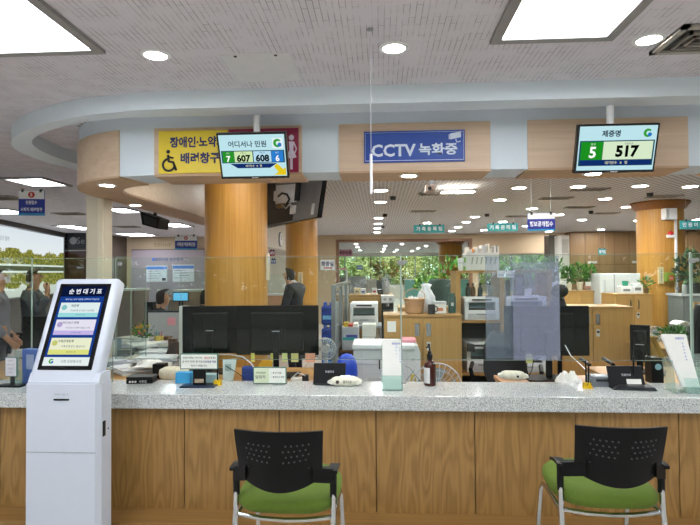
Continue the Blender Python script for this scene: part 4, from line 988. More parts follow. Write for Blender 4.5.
# ================================================================== LEFT CLUTTER
def sheet_pile(label, px, py, z, n, sx, sy, rz, seed, cols=('#eeeeea', '#dfe1e6', '#e9e8e0', '#b9bcc4', '#8f929b', '#c2bcae', '#d8dade')):
    r_ = random.Random(seed); p = atz(px, py, z)
    t_ = thing('paper_pile', label, 'papers', (p.x, p.y, z), rz=rz)
    for k in range(n):
        a = r_.uniform(-.25, .25); ox, oy = r_.uniform(-.03, .03), r_.uniform(-.03, .03)
        MB().box(-sx / 2, sx / 2, -sy / 2, sy / 2, k * .011, k * .011 + .010).build('sheet', plain(r_.choice(cols), .7, var=.02), t_, rot=(0, 0, a), loc=(ox, oy, 0))
    return t_
def folder(label, px, py, z, sx, sy, h, col, rz):
    p = atz(px, py, z); t_ = thing('folder', label, 'folder', (p.x, p.y, z), rz=rz)
    MB().box(-sx / 2, sx / 2, -sy / 2, sy / 2, 0, .004).build('cover', plain(col, .5), t_); MB().box(-sx / 2 + .004, sx / 2 - .004, -sy / 2 + .004, sy / 2 - .008, .0045, h - .0045).build('pages', M_paper, t_)
    MB().box(-sx / 2, sx / 2, -sy / 2, sy / 2, h - .004, h).build('cover', plain(col, .5), t_)
    return t_
dz = .7205
sheet_pile('loose white paper pile nearest the black stamp box on the cluttered desk', 150, 371, dz, 5, .30, .22, .3, 1)
sheet_pile('fanned white paper pile in the middle of the cluttered desk', 139, 362, dz, 4, .40, .26, -.2, 2)
sheet_pile('broad white paper pile behind the fanned one on the cluttered desk', 165, 357.5, dz, 6, .34, .24, .1, 3)
for k, (px, py, n, sx, sy, rz, lab) in enumerate(((128, 373, 5, .2, .16, .8, 'loose white papers between the black stamp box and the acrylic edge'), (142, 366, 7, .28, .2, -.5, 'white paper pile with slipped sheets behind the black stamp box'), (160, 366, 8, .3, .21, .15, 'white paper pile beside the small black desk cube'), (133, 350, 12, .3, .22, -.3, 'highest white paper pile at the back of the cluttered desk'), (175, 353, 10, .24, .2, .2, 'white paper pile in front of the dark brown file holder'))):
    sheet_pile(lab, px, py, dz, n, sx, sy, rz, 40 + k)
sheet_pile('tall white paper pile at the rear edge of the cluttered desk', 152, 353, dz, 9, .36, .24, .6, 21)
sheet_pile('white paper pile sliding toward the white document panel', 172, 364, dz, 6, .26, .2, -.4, 22)
sheet_pile('thick white paper pile behind the dark navy folder', 124, 355, dz, 8, .26, .26, .15, 23)
sheet_pile('small white paper pile against the tall acrylic divider', 118, 368, dz, 7, .16, .22, .5, 5)
folder('dark grey closed folder lying flat on the cluttered desk', 136, 354.5, dz, .42, .26, .035, '#30343a', .1)
folder('purple flat folder at the rear of the cluttered desk', 166, 351, dz, .26, .18, .03, '#6d4aa8', -.05)
folder('brown tilted folder beside the white document panel', 178, 361, dz, .14, .26, .04, '#a2713f', -.5)
folder('dark navy folder beneath the leaning papers of the cluttered desk', 122, 361, dz, .2, .3, .05, '#262b36', .4)
crumple('paper_wad', 'crumpled white sheet on the cluttered desk next to black cube', 'paper', atz(150, 366.5, dz + .06), .2, .12, .06, M_paper, 7)
cx, z0, w, h = rc(3.85, 154.5, 366.5, 166, 377); tag(MB().box(-w / 2, w / 2, -.04, .04, 0, h + .03, .004).build('pen_cube', M_black, None, loc=(cx, 3.85, .72)), 'small black desk cube between the papers and the knitted cushion', 'organizer')
p = at(173, 374, 3.78); t_ = thing('cushion', 'cream knitted wrist cushion beside the bright blue carton', 'cushion', (p.x, 3.80, .72))
MB().grid(lambda u, v: (pk(u, v)[0] * 1.15, pk(u, v)[1] * 1.3, pk(u, v)[2] * 1.6), 28, 6).build('pad', plain('#ddd6bf', .9, var=.1, scale=50, bump=.4), t_, smooth=True)
MB().box(-.09, .09, -.06, .06, -.0, .004).build('tag', M_offw, t_)
# bouquet in a cup, cup, brown frame
def pot(t_, r, h, m): return MB().lathe([(r * .7, 0), (r * .75, .004), (r, h), (r * 1.06, h), (r * 1.06, h + .012), (r * .92, h + .012), (r * .9, h * .9), (.002, h * .9)], seg=20).build('pot', m, t_, smooth='auto')
p = atz(144, 351, dz); t_ = thing('flower_cup', 'white cup of small artificial flowers on the cluttered desk', 'flowers', (p.x, p.y, dz))
pot(t_, .045, .12, M_white)
MB().leaves((0, 0, .2), (.09, .06, .07), 60, .05).build('foliage', M_green, t_)
for k in range(9):
    MB().ball((random.uniform(-.08, .08), random.uniform(-.06, .06), random.uniform(.17, .27)), .014, 8).build('blossom', plain(random.choice(['#d94a5e', '#e2b23a', '#e89a2c', '#d65c86']), .6), t_)
p = atz(159, 350, dz); t_ = thing('desk_cup', 'small yellow and pink patterned cup on the cluttered desk', 'cup', (p.x, p.y, dz)); pot(t_, .045, .13, plain('#c9b25a', .5, var=.4, scale=40)); MB().cyl((.02, 0, .1), (.03, 0, .19), .004, seg=8).build('pen', M_red, t_); MB().cyl((-.02, 0, .1), (-.03, .01, .2), .004, seg=8).build('pen', M_teal, t_)
p = atz(164, 347.5, dz); t_ = thing('wooden_caddy', 'brown wooden caddy at the rear of the cluttered desk', 'caddy', (p.x, p.y, dz)); MB().box(-.06, .06, -.05, .05, 0, .1, .004).build('box', plain('#8a6243', .5), t_); MB().box(-.07, .07, -.06, .06, .1, .115, .003).build('rim', plain('#6a4a31', .5), t_)
cx, z0, w, h = rc(4.6, 167, 337, 177, 351); t_ = thing('brown_folder_stand', 'dark brown file holder beside the white document panel', 'holder', (cx, 4.6, .72)); MB().prism([(-w / 2, .0), (w / 2, 0), (w / 2, h + .04), (0, h + .04), (-w / 2, h * .5)], -.03, .05).build('shell', plain('#3a2a24', .5), t_); MB().box(-w * .3, w * .4, -.02, .04, .02, h + .07).build('file', plain('#5b4033', .5), t_)
# grey desk partition with sticky note
cx, z0, w, h = rc(5.55, 147, 311.5, 178.5, 346); t_ = thing('desk_partition', 'light grey desk partition panel with a pink sticky note', 'partition', (cx, 5.57, .0))
MB().box(-w / 2, w / 2, 0, .04, 0, z0 + h, .006).build('panel', plain('#b4b6ba', .8, var=.03), t_); MB().box(-w / 2 - .01, w / 2 + .01, -.005, .045, z0 + h - .012, z0 + h + .008, .003).build('top_rail', M_dark, t_)
MB().box(w * .13, w * .38, -.004, -.001, z0 + h * .60, z0 + h * .82).build('sticky_note', M_pink, t_, label='pink sticky note'); MB().box(-w * .30, -w * .1, -.004, -.001, z0 + h * .1, z0 + h * .4).build('vent_patch', plain('#94969a', .6), t_)
cx, z0, w, h = rc(5.0, 137, 304.5, 146, 317.5); tag(MB().box(-w / 2, w / 2, 0, .0015, 0, h).build('paper_note', M_paper, None, loc=(cx, 4.305 - .01, at(141, 317, 4.3).z)), 'white paper note stuck on the acrylic desk divider', 'note')
cx, z0, w, h = rc(5.3, 129.5, 304, 138, 347); t_ = thing('computer_tower', 'tall narrow black computer tower beside the grey desk partition', 'computer', (cx, 5.65, 0)); MB().box(-w / 2, w / 2, 0, .1, 0, z0 + h, .006).build('case', M_black, t_); MB().box(-w * .3, w * .3, -.003, .002, (z0 + h) * .8, (z0 + h) * .95).build('front_grille', M_dark, t_)
for i, (px, py, col, lab) in enumerate(((112, 358, '#8f9aa8', 'grey desk organizer just behind the tall acrylic divider'), (106, 361, '#d8d9d6', 'white desk organizer with coloured stickers behind the divider'))):
    p = atz(px, py, dz); t_ = thing('desk_organizer', lab, 'organizer', (p.x, p.y, dz)); MB().box(-.07, .07, -.06, .06, 0, .006).build('tray', plain(col, .5), t_)
    for k in range(3): MB().box(-.07, .07, -.06 + .05 * k, -.055 + .05 * k, 0, .12 + .03 * k, .001).build('divider', plain(col, .5), t_)
    MB().box(-.03, .0, -.063, -.06, .05, .09).build('sticker', plain('#c6b24a', .5), t_)
# black desk phone/monitor behind kiosk left
cx, z0, w, h = rc(5.0, 24, 315, 46, 343); t_ = thing('monitor', 'dark monitor behind the two standing visitors, half covered by the kiosk', 'monitor', (cx + .16, 4.75, .72)); MB().box(-w / 2, w / 2 + .08, 0, .025, .06, .06 + h + .05, .005).build('casing', M_black, t_); MB().box(-.02, .02, .0, .03, 0, .1).build('neck', M_black, t_); MB().box(-.1, .1, -.06, .08, 0, .01).build('base', M_black, t_)
t_ = [o for o in bpy.data.objects if o.name.startswith('staff_desk')][0]

# ================================================================== CENTRE: COPIER, PARTITIONS, CABINETS
# white copier
Y = 4.48; cx, z0, w, h = rc(Y, 353.5, 345.5, 420.5, 381); H = z0 + h
t_ = thing('copier', 'large white floor-standing copier behind the counter', 'copier', (cx, Y, 0))
MB().prism([(-w / 2, .05), (w / 2, .05), (w / 2, H - .06), (w / 2 - .02, H), (-w / 2, H)], 0, .36).build('body', plain('#dfe1e2', .4, var=.01), t_)
MB().box(-w / 2 - .012, w * .42, -.02, .37, H - .035, H + .012, .012).build('top_cover', M_white, t_)
MB().box(-w / 2 + .01, w * .3, -.006, .003, H - .16, H - .155).build('seam', M_lgrey, t_)
MB().box(-w * .28, w * .28, -.006, .003, H - .235, H - .232).build('seam', M_lgrey, t_)
MB().box(w * .30, w * .304, -.005, .003, .1, H - .05).build('seam', M_lgrey, t_); MB().box(-w * .38, -w * .376, -.005, .003, .1, H - .05).build('seam', M_lgrey, t_)
MB().box(-w * .12, -w * .10, -.006, .003, H - .20, H - .12).build('latch', M_dark, t_)
MB().box(-w * .28, w * .05, -.007, .003, H - .34, H - .27, .003).build('vent_grille', plain('#cfd2d1', .5), t_)
for k, zz in enumerate((.22, .42)):
    MB().box(-w * .36, w * .28, -.012, .003, zz - .09, zz + .08, .004).build('paper_drawer', M_white, t_)
MB().box(w * .36, w * .42, -.008, .002, H - .13, H - .10, .002).build('socket_plate', M_lgrey, t_); MB().box(w * .35, w * .43, -.012, .002, H - .30, H - .24, .003).build('plug', plain('#c9b45a', .4), t_)
MB().box(-w / 2 + .02, w / 2 - .02, .03, .34, 0, .05).build('plinth', M_dark, t_)
cx2, z2, w2, h2 = rc(4.8, 400, 338.5, 414.5, 342); tag(MB().box(-w2 / 2, w2 / 2, -.1, .1, 0, .028, .008).build('pink_pouch', M_pink, None, loc=(cx2, 4.66, H + .012)), 'flat pink pouch lying on top of the white copier', 'pouch')
# pieces behind the copier: low shelf with magazine holder, paper stack, printer
LZ = at(360, 350, 5.3).z
t_ = thing('low_shelf', 'brown low shelf carrying the magazine file and paper stack behind the copier', 'shelf', (at(362, 350, 5.3).x, 5.45, 0))
MB().box(-.25, .25, -.2, .25, LZ - .02, LZ, .003).build('top_board', plain('#6e4c31', .5), t_)
for s in (-1, 1): MB().box(s * .235 - .012, s * .235 + .012, -.2, .25, 0, LZ - .02).build('side_board', plain('#6e4c31', .5), t_)
MB().box(-.22, .22, .22, .24, 0, LZ - .02).build('back_board', plain('#5c3f28', .5), t_)
cx, z0, w, h = rc(5.3, 342, 327, 358.5, 350); t_ = thing('magazine_file', 'light grey magazine file with teal stripe label', 'file box', (cx, 5.3, LZ))
MB().box(-w / 2, w / 2, 0, .24, 0, h, .003).build('box', plain('#b9bcc4', .5), t_)
MB().box(-w * .45, w * .3, -.002, .001, h * .42, h * .55).build('stripe', M_teal, t_); MB().box(-w * .25, w * .42, -.0015, .001, h * .5, h * .66).build('stripe', plain('#4b4fa5', .5), t_)
for k, (c_, zz) in enumerate((('#d9b32c', .036), ('#c8452e', .024), ('#e3e1d8', .03))): MB().box(-w * .42 + k * .05, -w * .42 + k * .05 + .045, .02, .22, h - .01, h + zz, .002).build('book', plain(c_, .5), t_)
cx, z0, w, h = rc(5.25, 362, 325, 376, 341.5)
t_ = thing('paper_pile', 'upright wrapped white paper bundle behind the copier', 'papers', (cx, 5.3, LZ)); MB().box(-w / 2, w / 2, 0, .2, 0, z0 + h - LZ, .006).build('bundle', M_paper, t_); MB().box(-w / 2 - .002, w / 2 + .002, -.003, .202, (z0 + h - LZ) * .5, (z0 + h - LZ) * .53).build('band', M_lgrey, t_)
cx, z0, w, h = rc(5.3, 376, 328, 384, 340); tag(MB().lathe([(.03, 0), (.034, .01), (.03, .12), (.012, .16), (.012, .19), (.004, .2)], seg=16).build('spray_bottle', plain('#a79a8a', .3), None, smooth='auto', loc=(cx - .03, 5.32, LZ)), 'small beige bottle beside the white paper bundle', 'bottle')
def printer(label, px0, px1, py0, py1, Y, z=None, style=0, d=.4):
    cx, z0, w, h = rc(Y, px0, py0, px1, py1); zb = z if z is not None else z0; h = z0 + h - zb
    t_ = thing('printer', label, 'printer', (cx, Y, zb))
    W = plain('#dfe3e4', .4, var=.02)
    MB().box(-w / 2, w / 2, 0, d, 0, h * .46, .008).build('base_body', W, t_)
    for s in (-1, 1): MB().box(s * w / 2 - (s > 0) * w * .12, s * w / 2 + (s < 0) * w * .12, 0, d, h * .44, h * .8, .004).build('side_column', W, t_)
    MB().box(-w * .4, w * .4, .12, d, h * .44, h * .8).build('rear_body', plain('#8fa7a8', .4), t_)
    MB().box(-w / 2, w / 2, 0, d, h * .78, h, .012).build('scanner_lid', M_white, t_)
    MB().box(-w * .28, w * .28, -.003, .004, h * .86, h * .93, .001).build('control_strip', M_dark, t_)
    MB().box(-w * .38, w * .38, .0, .12, h * .45, h * .49).build('output_tray', M_dark, t_)
    MB().box(-w * .40, w * .40, -.006, .004, h * .07, h * .30, .003).build('paper_drawer', M_lgrey, t_)
    MB().box(-w * .15, w * .15, -.012, -.004, h * .24, h * .28, .002).build('drawer_grip', M_grey, t_)
    if style: MB().prism([(-w * .5, h * .72), (-w * .28, h * .72), (-w * .28, h * .95), (-w * .5, h * 1.0)], -.05, .0).build('control_panel', M_dark, t_)
    return t_
def cabinet(label, px0, px1, ytop, Y, d, doors=2, m=M_oak, top=M_oakx, handles='recess', name='cabinet', zb=0):
    a = at(px0, ytop, Y); b_ = at(px1, ytop, Y); H = at((px0 + px1) / 2, ytop, Y).z; w = b_.x - a.x
    t_ = thing(name, label, 'cabinet', ((a.x + b_.x) / 2, Y, zb)); H -= zb
    MB().box(-w / 2, w / 2, 0, d, .04, H - .025).build('carcass', m, t_)
    MB().box(-w / 2 - .005, w / 2 + .005, -.022, d, H - .026, H, .002).build('top_board', top, t_)
    MB().box(-w / 2 + .01, w / 2 - .01, .02, d, 0, .04).build('plinth', M_dark, t_)
    for k in range(doors):
        x0 = -w / 2 + w * k / doors + .003; x1 = -w / 2 + w * (k + 1) / doors - .003
        dr = MB().box(x0, x1, -.018, -.001, .045, H - .03, .002).build('door', m, t_)
        s = 1 if k % 2 == 0 else -1
        hx_ = (x1 - .05) if s > 0 else (x0 + .05)
        if handles == 'recess':
            MB().box(hx_ - .022, hx_ + .022, -.021, -.017, H - .20, H - .08, .002).build('handle_plate', M_chrome, dr); MB().box(hx_ - .010, hx_ + .010, -.0225, -.018, H - .19, H - .09).build('finger_recess', M_grey, dr)
        else:
            MB().tube([(hx_, -.018, H - .20), (hx_, -.045, H - .19), (hx_, -.045, H - .09), (hx_, -.018, H - .08)], .007, 8).build('handle', M_dark, dr)
        if k == doors - 1 and doors > 1:
            MB().cyl((hx_, -.026, H - .28), (hx_, -.018, H - .28), .014, seg=14).build('lock', M_dark, dr); MB().box(hx_ - .018, hx_ + .018, -.0195, -.0175, H - .33, H - .25, .002).build('lock_plate', M_lgrey, dr)
    return t_, w, H, ((a.x + b_.x) / 2)
cabA, wA, hA, xAc = cabinet('two door oak cabinet holding the woven basket behind the counter', 384, 461.5, 314.5, 4.92, .38)
MB().box(-wA * .5 + .03, -wA * .5 + .11, -.0205, -.018, hA - .16, hA - .06).build('paper_label', M_paper, cabA)
cabB, wB, hB, xBc = cabinet('oak cabinet with one silver handle behind the single monitor', 552, 632.5, 306.5, 6.0, .45, doors=2)
# basket
p = at(414.5, 315, 5.08); t_ = thing('basket', 'round woven basket of crumpled papers on the oak cabinet', 'basket', (p.x, 5.08, hA))
t2 = NT('wicker'); wv = t2.n('ShaderNodeTexWave'); wv.bands_direction = 'Z'; wv.inputs['Scale'].default_value = 28; wv.inputs['Distortion'].default_value = 3; t2.l(t2.coords(), wv.inputs['Vector'])
b_ = t2.bsdf(t2.ramp(wv.outputs[0], [(.2, '#a97a4f'), (.8, '#dcb58c')]), .7); t2.bump(b_, wv.outputs[0], .5); M_wick = t2.m
MB().lathe([(.075, 0), (.085, .01), (.098, .13), (.102, .135), (.098, .14), (.09, .13), (.078, .02), (.002, .015)], seg=28).build('wicker_shell', M_wick, t_, smooth='auto')
MB().tube([(.1 * math.cos(a), .1 * math.sin(a), .137) for a in [2 * PI * i / 24 for i in range(24)]], .007, 6, True).build('rim', M_wick, t_, smooth=True)
MB().tube([(-.1, 0, .13), (-.095, 0, .19), (-.05, 0, .225), (0, 0, .235), (.05, 0, .225), (.095, 0, .19), (.1, 0, .13)], .004, 6).build('handle', M_wick, t_)
crumple('paper_wad', 'white papers lying in the woven basket', 'paper', (p.x - .01, 5.08, hA + .10), .13, .12, .07, M_paper, 12)
p = at(426.5, 315, 5.2); t_ = thing('plastic_bag', 'puffed white plastic bag standing behind the woven basket', 'bag', (p.x, 5.215, hA))
def bg(u, v):
    a = u * 2 * PI; r_ = [.05, .075, .085, .08, .06, .035, .05, .02][round(v * 7)] * (1 + .18 * math.sin(5 * a + v * 9)); return (r_ * math.cos(a), r_ * .7 * math.sin(a), [0, .02, .08, .15, .2, .235, .27, .28][round(v * 7)])
MB().grid(bg, 30, 7).build('bag_body', plain('#e3e5ea', .35, var=.04), t_, smooth=True)
cx, z0, w, h = rc(5.05, 433.5, 302.5, 446, 315); t_ = thing('tissue_box', 'white tissue box with small red print on the oak cabinet', 'box', (cx, 5.03, hA)); MB().box(-w / 2, w / 2, 0, .11, 0, h - .02, .004).build('carton', M_paper, t_); MB().box(-w * .2, w * .25, -.001, .001, h * .2, h * .45).build('print', plain('#c77f63', .5), t_); MB().box(-w / 2 - .003, w / 2 + .003, -.003, .113, h - .03, h - .006, .003).build('lid', M_lgrey, t_)
cx, z0, w, h = rc(5.1, 447.5, 296.5, 455.5, 315.5); t_ = thing('thermos', 'tall dark green flask at the end of the oak cabinet', 'flask', (cx + .004, 5.1, hA)); MB().lathe([(.034, 0), (.038, .005), (.038, .15), (.03, .165), (.03, .19), (.002, .192)], seg=20).build('flask_body', plain('#2f5048', .3), t_, smooth='auto'); MB().box(-.012, .012, -.0395, -.036, .07, .1).build('print', M_lgrey, t_)
cx, z0, w, h = rc(5.0, 425, 305, 431, 315.5); t_ = thing('mug', 'small dark mug between the woven basket and the tissue box', 'mug', (cx + .03, 4.965, hA)); MB().lathe([(.03, 0), (.034, .004), (.034, .09), (.029, .09), (.028, .02), (.002, .02)], seg=18).build('mug_body', M_dark, t_, smooth='auto'); MB().tube([(.033, 0, .075), (.055, 0, .065), (.055, 0, .03), (.033, 0, .02)], .005, 6).build('handle', M_dark, t_)
# rear-left oak cabinet row + printer on it
cabC, wC, hC, xCc = cabinet('low oak cabinet with plant pot and small boxes behind the white printer', 349, 393, 294.8, 6.6, .5, doors=3, handles='none' if False else 'bar')
# printer with tray on a stand
PZ = at(364, 326, 5.9).z
t_ = thing('printer_stand', 'grey stand under the open-tray printer', 'stand', (at(364, 326, 5.95).x, 6.1, 0)); MB().box(-.2, .2, -.2, .25, PZ - .03, PZ, .004).build('shelf_board', M_grey, t_)
for sx in (-1, 1):
    for yy in (-.18, .23): MB().box(sx * .185 - .012, sx * .185 + .012, yy - .012, yy + .012, 0, PZ - .03).build('leg', M_grey, t_)
printer('grey white open-tray printer behind the magazine file', 350, 378, 303, 326, 5.92, PZ)
# small coffee machine
cx, z0, w, h = rc(6.2, 381.5, 296, 394, 316); t_ = thing('coffee_machine', 'grey two-tone water machine beside the open-tray printer', 'machine', (cx, 6.31, 0)); MB().box(-w / 2, w / 2, 0, .25, 0, z0 + h * .25, .006).build('lower_cabinet', M_dark, t_); MB().box(-w / 2, w / 2, .1, .25, z0, z0 + h * .7).build('back_body', M_dark, t_); MB().box(-w / 2 - .005, w / 2 + .005, -.01, .25, z0 + h * .62, z0 + h, .006).build('head', M_lgrey, t_)
for s in (-1, 1): MB().cyl((s * w * .22, -.012, z0 + h * .82), (s * w * .22, -.008, z0 + h * .82), .02, seg=14).build('dial', M_grey, t_)
MB().cyl((0, .03, z0 + h * .45), (0, .03, z0 + h * .62), .02, seg=12).build('spout', M_grey, t_)
# things on cabinet C
def boxlet(name, label, cat, px0, px1, py0, py1, Y, z, col, d=.12, mark='#7d8288'):
    cx, z0, w, h = rc(Y, px0, py0, px1, py1); h = z0 + h - z
    t_ = thing(name, label, cat, (cx, Y, z)); MB().box(-w / 2, w / 2, 0, d, 0, h, .004).build('body', plain(col, .5), t_); MB().box(-w * .3, w * .3, -.002, .001, h * .3, h * .6).build('label', plain(mark, .5), t_); return t_
boxlet('carton', 'cream carton at the start of the low oak cabinet row', 'box', 354, 360, 288, 295, 6.7, hC, '#d9cba9')
boxlet('carton', 'white carton with blue label on the low oak cabinet', 'box', 360.5, 365.5, 288.5, 295, 6.7, hC, '#e4e8ee', mark='#2f58ae')
boxlet('carton', 'white carton with red label on the low oak cabinet', 'box', 372, 377, 288, 295, 6.7, hC, '#ececec', mark='#c23440')
boxlet('desk_clock', 'small black clock radio on the low oak cabinet', 'clock', 378, 383, 289.5, 295, 6.7, hC, '#1c1e20', mark='#4a4e50')
def plant(name, label, px, pbase, Y, z, potr, poth, potm, rad, n, size, zc, stems=0, m=None, up=.5):
    p = at(px, 300, Y); t_ = thing(name, label, 'plant', (p.x, Y, z))
    pot(t_, potr, poth, potm)
    MB().cyl((0, 0, poth * .86), (0, 0, poth * .93), potr * .9, seg=16).build('soil', plain('#3a2a1d', .9), t_)
    MB().leaves((0, 0, zc), rad, n, size, up).build('foliage', m or M_green, t_)
    for k in range(stems):
        a = random.uniform(0, 6.28); MB().tube([(0, 0, poth * .9), (math.cos(a) * rad[0] * .3, math.sin(a) * rad[1] * .3, (zc + poth) / 2), (math.cos(a) * rad[0] * .6, math.sin(a) * rad[1] * .6, zc)], .006, 6).build('stem', plain('#55703a', .6), t_)
    return t_
plant('potted_plant', 'bushy potted plant in a tall pale grey pot on the low oak cabinet', 386, 295, 6.75, hC, .055, .2, plain('#aeb3b6', .5), (.14, .1, .09), 110, .08, .30, 4, leafmat('plant_olive', '#4a5a2a', '#6f7d38', '#a3764a'))
# ---- water packs
for k in range(5):
    c = at(327.5, 330, 5.5)
    t_ = thing('water_pack', ('blue wrapped pack of water bottles, topmost of its stack beside the frosted partition', 'blue wrapped pack of water bottles, second from the top of its stack', 'blue wrapped pack of water bottles, third from the top of its stack', 'blue wrapped pack of water bottles, fourth from the top of its stack', 'blue wrapped pack of water bottles at the bottom of its stack')[k], 'water', (c.x, 5.5, (4 - k) * .236), group='stacked blue water packs')
    MB().box(-.065, .065, 0, .2, 0, .2, .02).build('wrap', plain('#23439c', .25, var=.5, scale=18), t_)
    for i in range(2):
        for j in range(3): MB().cyl((-.033 + .066 * i, .035 + .065 * j, .195), (-.033 + .066 * i, .035 + .065 * j, .235), .014, seg=10).build('bottle_cap', plain('#2c62c8', .4), t_)
    MB().box(-.05, .05, -.003, .003, .06, .1).build('wrap_print', plain('#6fb0e0', .4, var=.3, scale=40), t_)
# ---- frosted partitions in depth
px_ = at(333.5, 300, 4.75).x
ys = (4.75, 5.6, 6.45, 7.3)
fro = acrylic('frosted_panel', '#dfe7ea', haze=.55, hazecol='#c9d2d6')
PH = at(333.5, 285, 4.75).z
for i in range(3):
    t_ = thing('office_partition', ('nearest frosted office partition in metal frame by the water packs', 'middle frosted office partition in metal frame', 'last frosted office partition in metal frame by the open-tray printer')[i], 'partition', (px_, ys[i], 0), group='frosted office partitions')
    L = ys[1] - ys[0] - .03
    for yy in (0, L): MB().box(-.02, .02, yy - .02 + (yy == 0) * .0, yy + .02, 0, PH, .004).build('metal_post', M_steel, t_)
    for zz in (.05, .75, PH - .03): MB().box(-.017, .017, .02, L - .02, zz, zz + .03).build('rail', M_steel, t_)
    MB().box(-.004, .004, .02, L - .02, .08, .75).build('lower_panel', plain('#a9b0b4', .6), t_); MB().box(-.003, .003, .02, L - .02, .78, PH - .03).build('frosted_pane', fro, t_)
# ---- fans
def fan(label, px, py, Y, r, zfoot, name='fan', col=M_lgrey, rz=0):
    c = at(px, py, Y); t_ = thing(name, label, 'fan', (c.x, Y, zfoot), rz=rz); h = c.z - zfoot
    cg = MB()
    for s in (-1, 1):
        for k in range(26):
            a = 2 * PI * k / 26; cg.tube([(r * .18 * math.cos(a), s * .055, h + r * .18 * math.sin(a)), (r * .7 * math.cos(a), s * .05, h + r * .7 * math.sin(a)), (r * math.cos(a), s * .01, h + r * math.sin(a))], .0016, 5)
        for rr in (.45, .75): cg.tube([(r * rr * math.cos(a), s * .052 * (1 if rr < .7 else .9), h + r * rr * math.sin(a)) for a in [2 * PI * i / 28 for i in range(28)]], .0016, 5, True)
    cg.tube([(r * math.cos(a), 0, h + r * math.sin(a)) for a in [2 * PI * i / 32 for i in range(32)]], .006, 6, True)
    cg.build('cage', col, t_)
    MB().cyl((0, -.058, h), (0, -.05, h), r * .2, seg=18).build('badge', col, t_); MB().cyl((0, .05, h), (0, .16, h), r * .33, r * .25, seg=18).build('motor', col, t_)
    for k in range(4):
        a0 = k * PI / 2
        MB().grid(lambda u, v: ((.03 + (r * .82 - .03) * u) * math.cos(a0 + (v - .5) * (.5 + .5 * u)), -.02 + .03 * v, h + (.03 + (r * .82 - .03) * u) * math.sin(a0 + (v - .5) * (.5 + .5 * u))), 6, 4).thick(.002).build('blade', acrylic('fan_blade', '#dfe9ee', haze=.4, hazecol='#c5d5dd'), t_)
    MB().cyl((0, .1, .02), (0, .1, h - r * .2), .013, seg=12).build('pole', col, t_); MB().lathe([(.16 if zfoot < .1 else .08, 0), (.16 if zfoot < .1 else .08, .012), (.03, .03)], c=(0, .1, 0), seg=24).build('foot', col, t_)
    return t_
fan('floor fan with white wire cage seen behind the brown pump bottle', 437, 388, 4.3, .2, 0)
fan('small white fan beside the water packs and wide monitor', 325, 349, 4.15, .085, .72)
fan('round pale fan behind the tan coat', 655, 338, 6.1, .13, 0)
# ---- blue ball object and yellow items near desks
c = at(346, 366, 4.0); t_ = thing('waste_ball', 'round blue plastic bin behind the wet wipes pack', 'bin', (c.x, 4.1, 0)); MB().lathe([(.07, 0), (.085, .01), (.085, .72), (.08, .78), (.065, .83), (.04, .855), (.01, .865)], seg=28).build('bin_body', plain('#2148c0', .35), t_, smooth='auto'); MB().lathe([(.0855, .66), (.089, .67), (.0855, .68)], seg=28, caps=False).build('rim', plain('#1a3aa0', .35), t_)
cx, z0, w, h = rc(3.72, 258, 357, 271, 367); t_ = thing('yellow_cushion', 'mustard yellow pad peeking above the small name plate', 'pad', (cx, 3.74, .72)); MB().prism([(-w / 2, 0), (w / 2, 0), (w / 2, h + .06), (w * .3, h + .09), (-w * .2, h + .08), (-w / 2, h + .05)], 0, .03).build('pad_body', plain('#c9971f', .7), t_); MB().box(-w * .4, w * .4, -.002, .0, .01, .02).build('stitching', plain('#a87c18', .7), t_)
cx, z0, w, h = rc(3.7, 241, 364, 254, 378); t_ = thing('blue_pouch', 'dark blue rounded pouch behind the small name plate', 'pouch', (cx, 3.7, .72)); MB().box(-w / 2, w / 2, 0, .05, 0, h + .015, .02, 3).build('pouch_body', plain('#21408c', .6), t_, smooth='auto'); MB().box(-w * .4, w * .4, -.002, .002, h * .7, h * .74).build('zip', M_dark, t_)
cx, z0, w, h = rc(3.66, 222, 356, 236, 380); t_ = thing('white_card_holder', 'white tilted booklet leaning behind the yellow pen base', 'booklet', (cx, 3.68, .72)); MB().prism([(-w / 2, 0), (w * .2, 0), (w / 2, h * 1.02), (-w / 2, h * .98)], 0, .012).build('cover', plain('#d3e0dc', .5), t_); MB().box(-w * .35, w * .1, -.001, .001, h * .5, h * .8).build('print', plain('#9fb6b4', .5), t_)
cx, z0, w, h = rc(3.7, 289, 371, 310, 381); t_ = thing('cable_tray', 'tangle of small desk clutter with white adaptor between name plate and black display', 'adaptor', (cx, 3.72, .72)); MB().box(-w * .45, w * .1, 0, .05, 0, .03, .006).build('adaptor_body', M_offw, t_); MB().tube([(-w * .4, .0, .03), (-w * .1, -.01, .07), (w * .2, .0, .05), (w * .45, .02, .02)], .004, 6).build('lead', M_lgrey, t_); MB().box(w * .1, w * .4, 0, .04, 0, .05, .005).build('plug_block', M_dark, t_)
# ================================================================== SHELF UNIT WITH PRINTERS
SY = 5.35
def ax(px, Y=SY): return at(px, 300, Y).x
sx0, sx1, sx2 = ax(458.5), ax(502.5), ax(550)
zt1 = at(480, 270.5, SY).z; zs1 = at(485, 320.5, SY).z; zs2 = at(485, 373, SY).z
t_ = thing('shelf_unit', 'tall oak shelf unit carrying white printers beside the oak cabinet', 'shelf', (0, SY, 0))
for x in (sx0, sx1, sx2): MB().box(x - .022, x + .022, 0, .42, 0, zt1).build('upright', M_oak, t_)
for zz, nm in ((zt1, 'top_board'), (zs1, 'shelf_board'), (zs2, 'shelf_board'), (.08, 'shelf_board')): MB().box(sx0 - .03, sx2 + .03, -.01, .42, zz - .025, zz).build(nm, M_oakx, t_)
MB().box(sx0, sx2, .405, .415, .08, zs1 + .12).build('back_panel', plain('#3f4a48', .6), t_)
def pbox(px0, px1): return px0, px1
printer('white printer on the upper shelf beside the oak cabinet', 464.5, 499.5, 297.5, 320.5, SY + .012, zs1 + .002, d=.36)
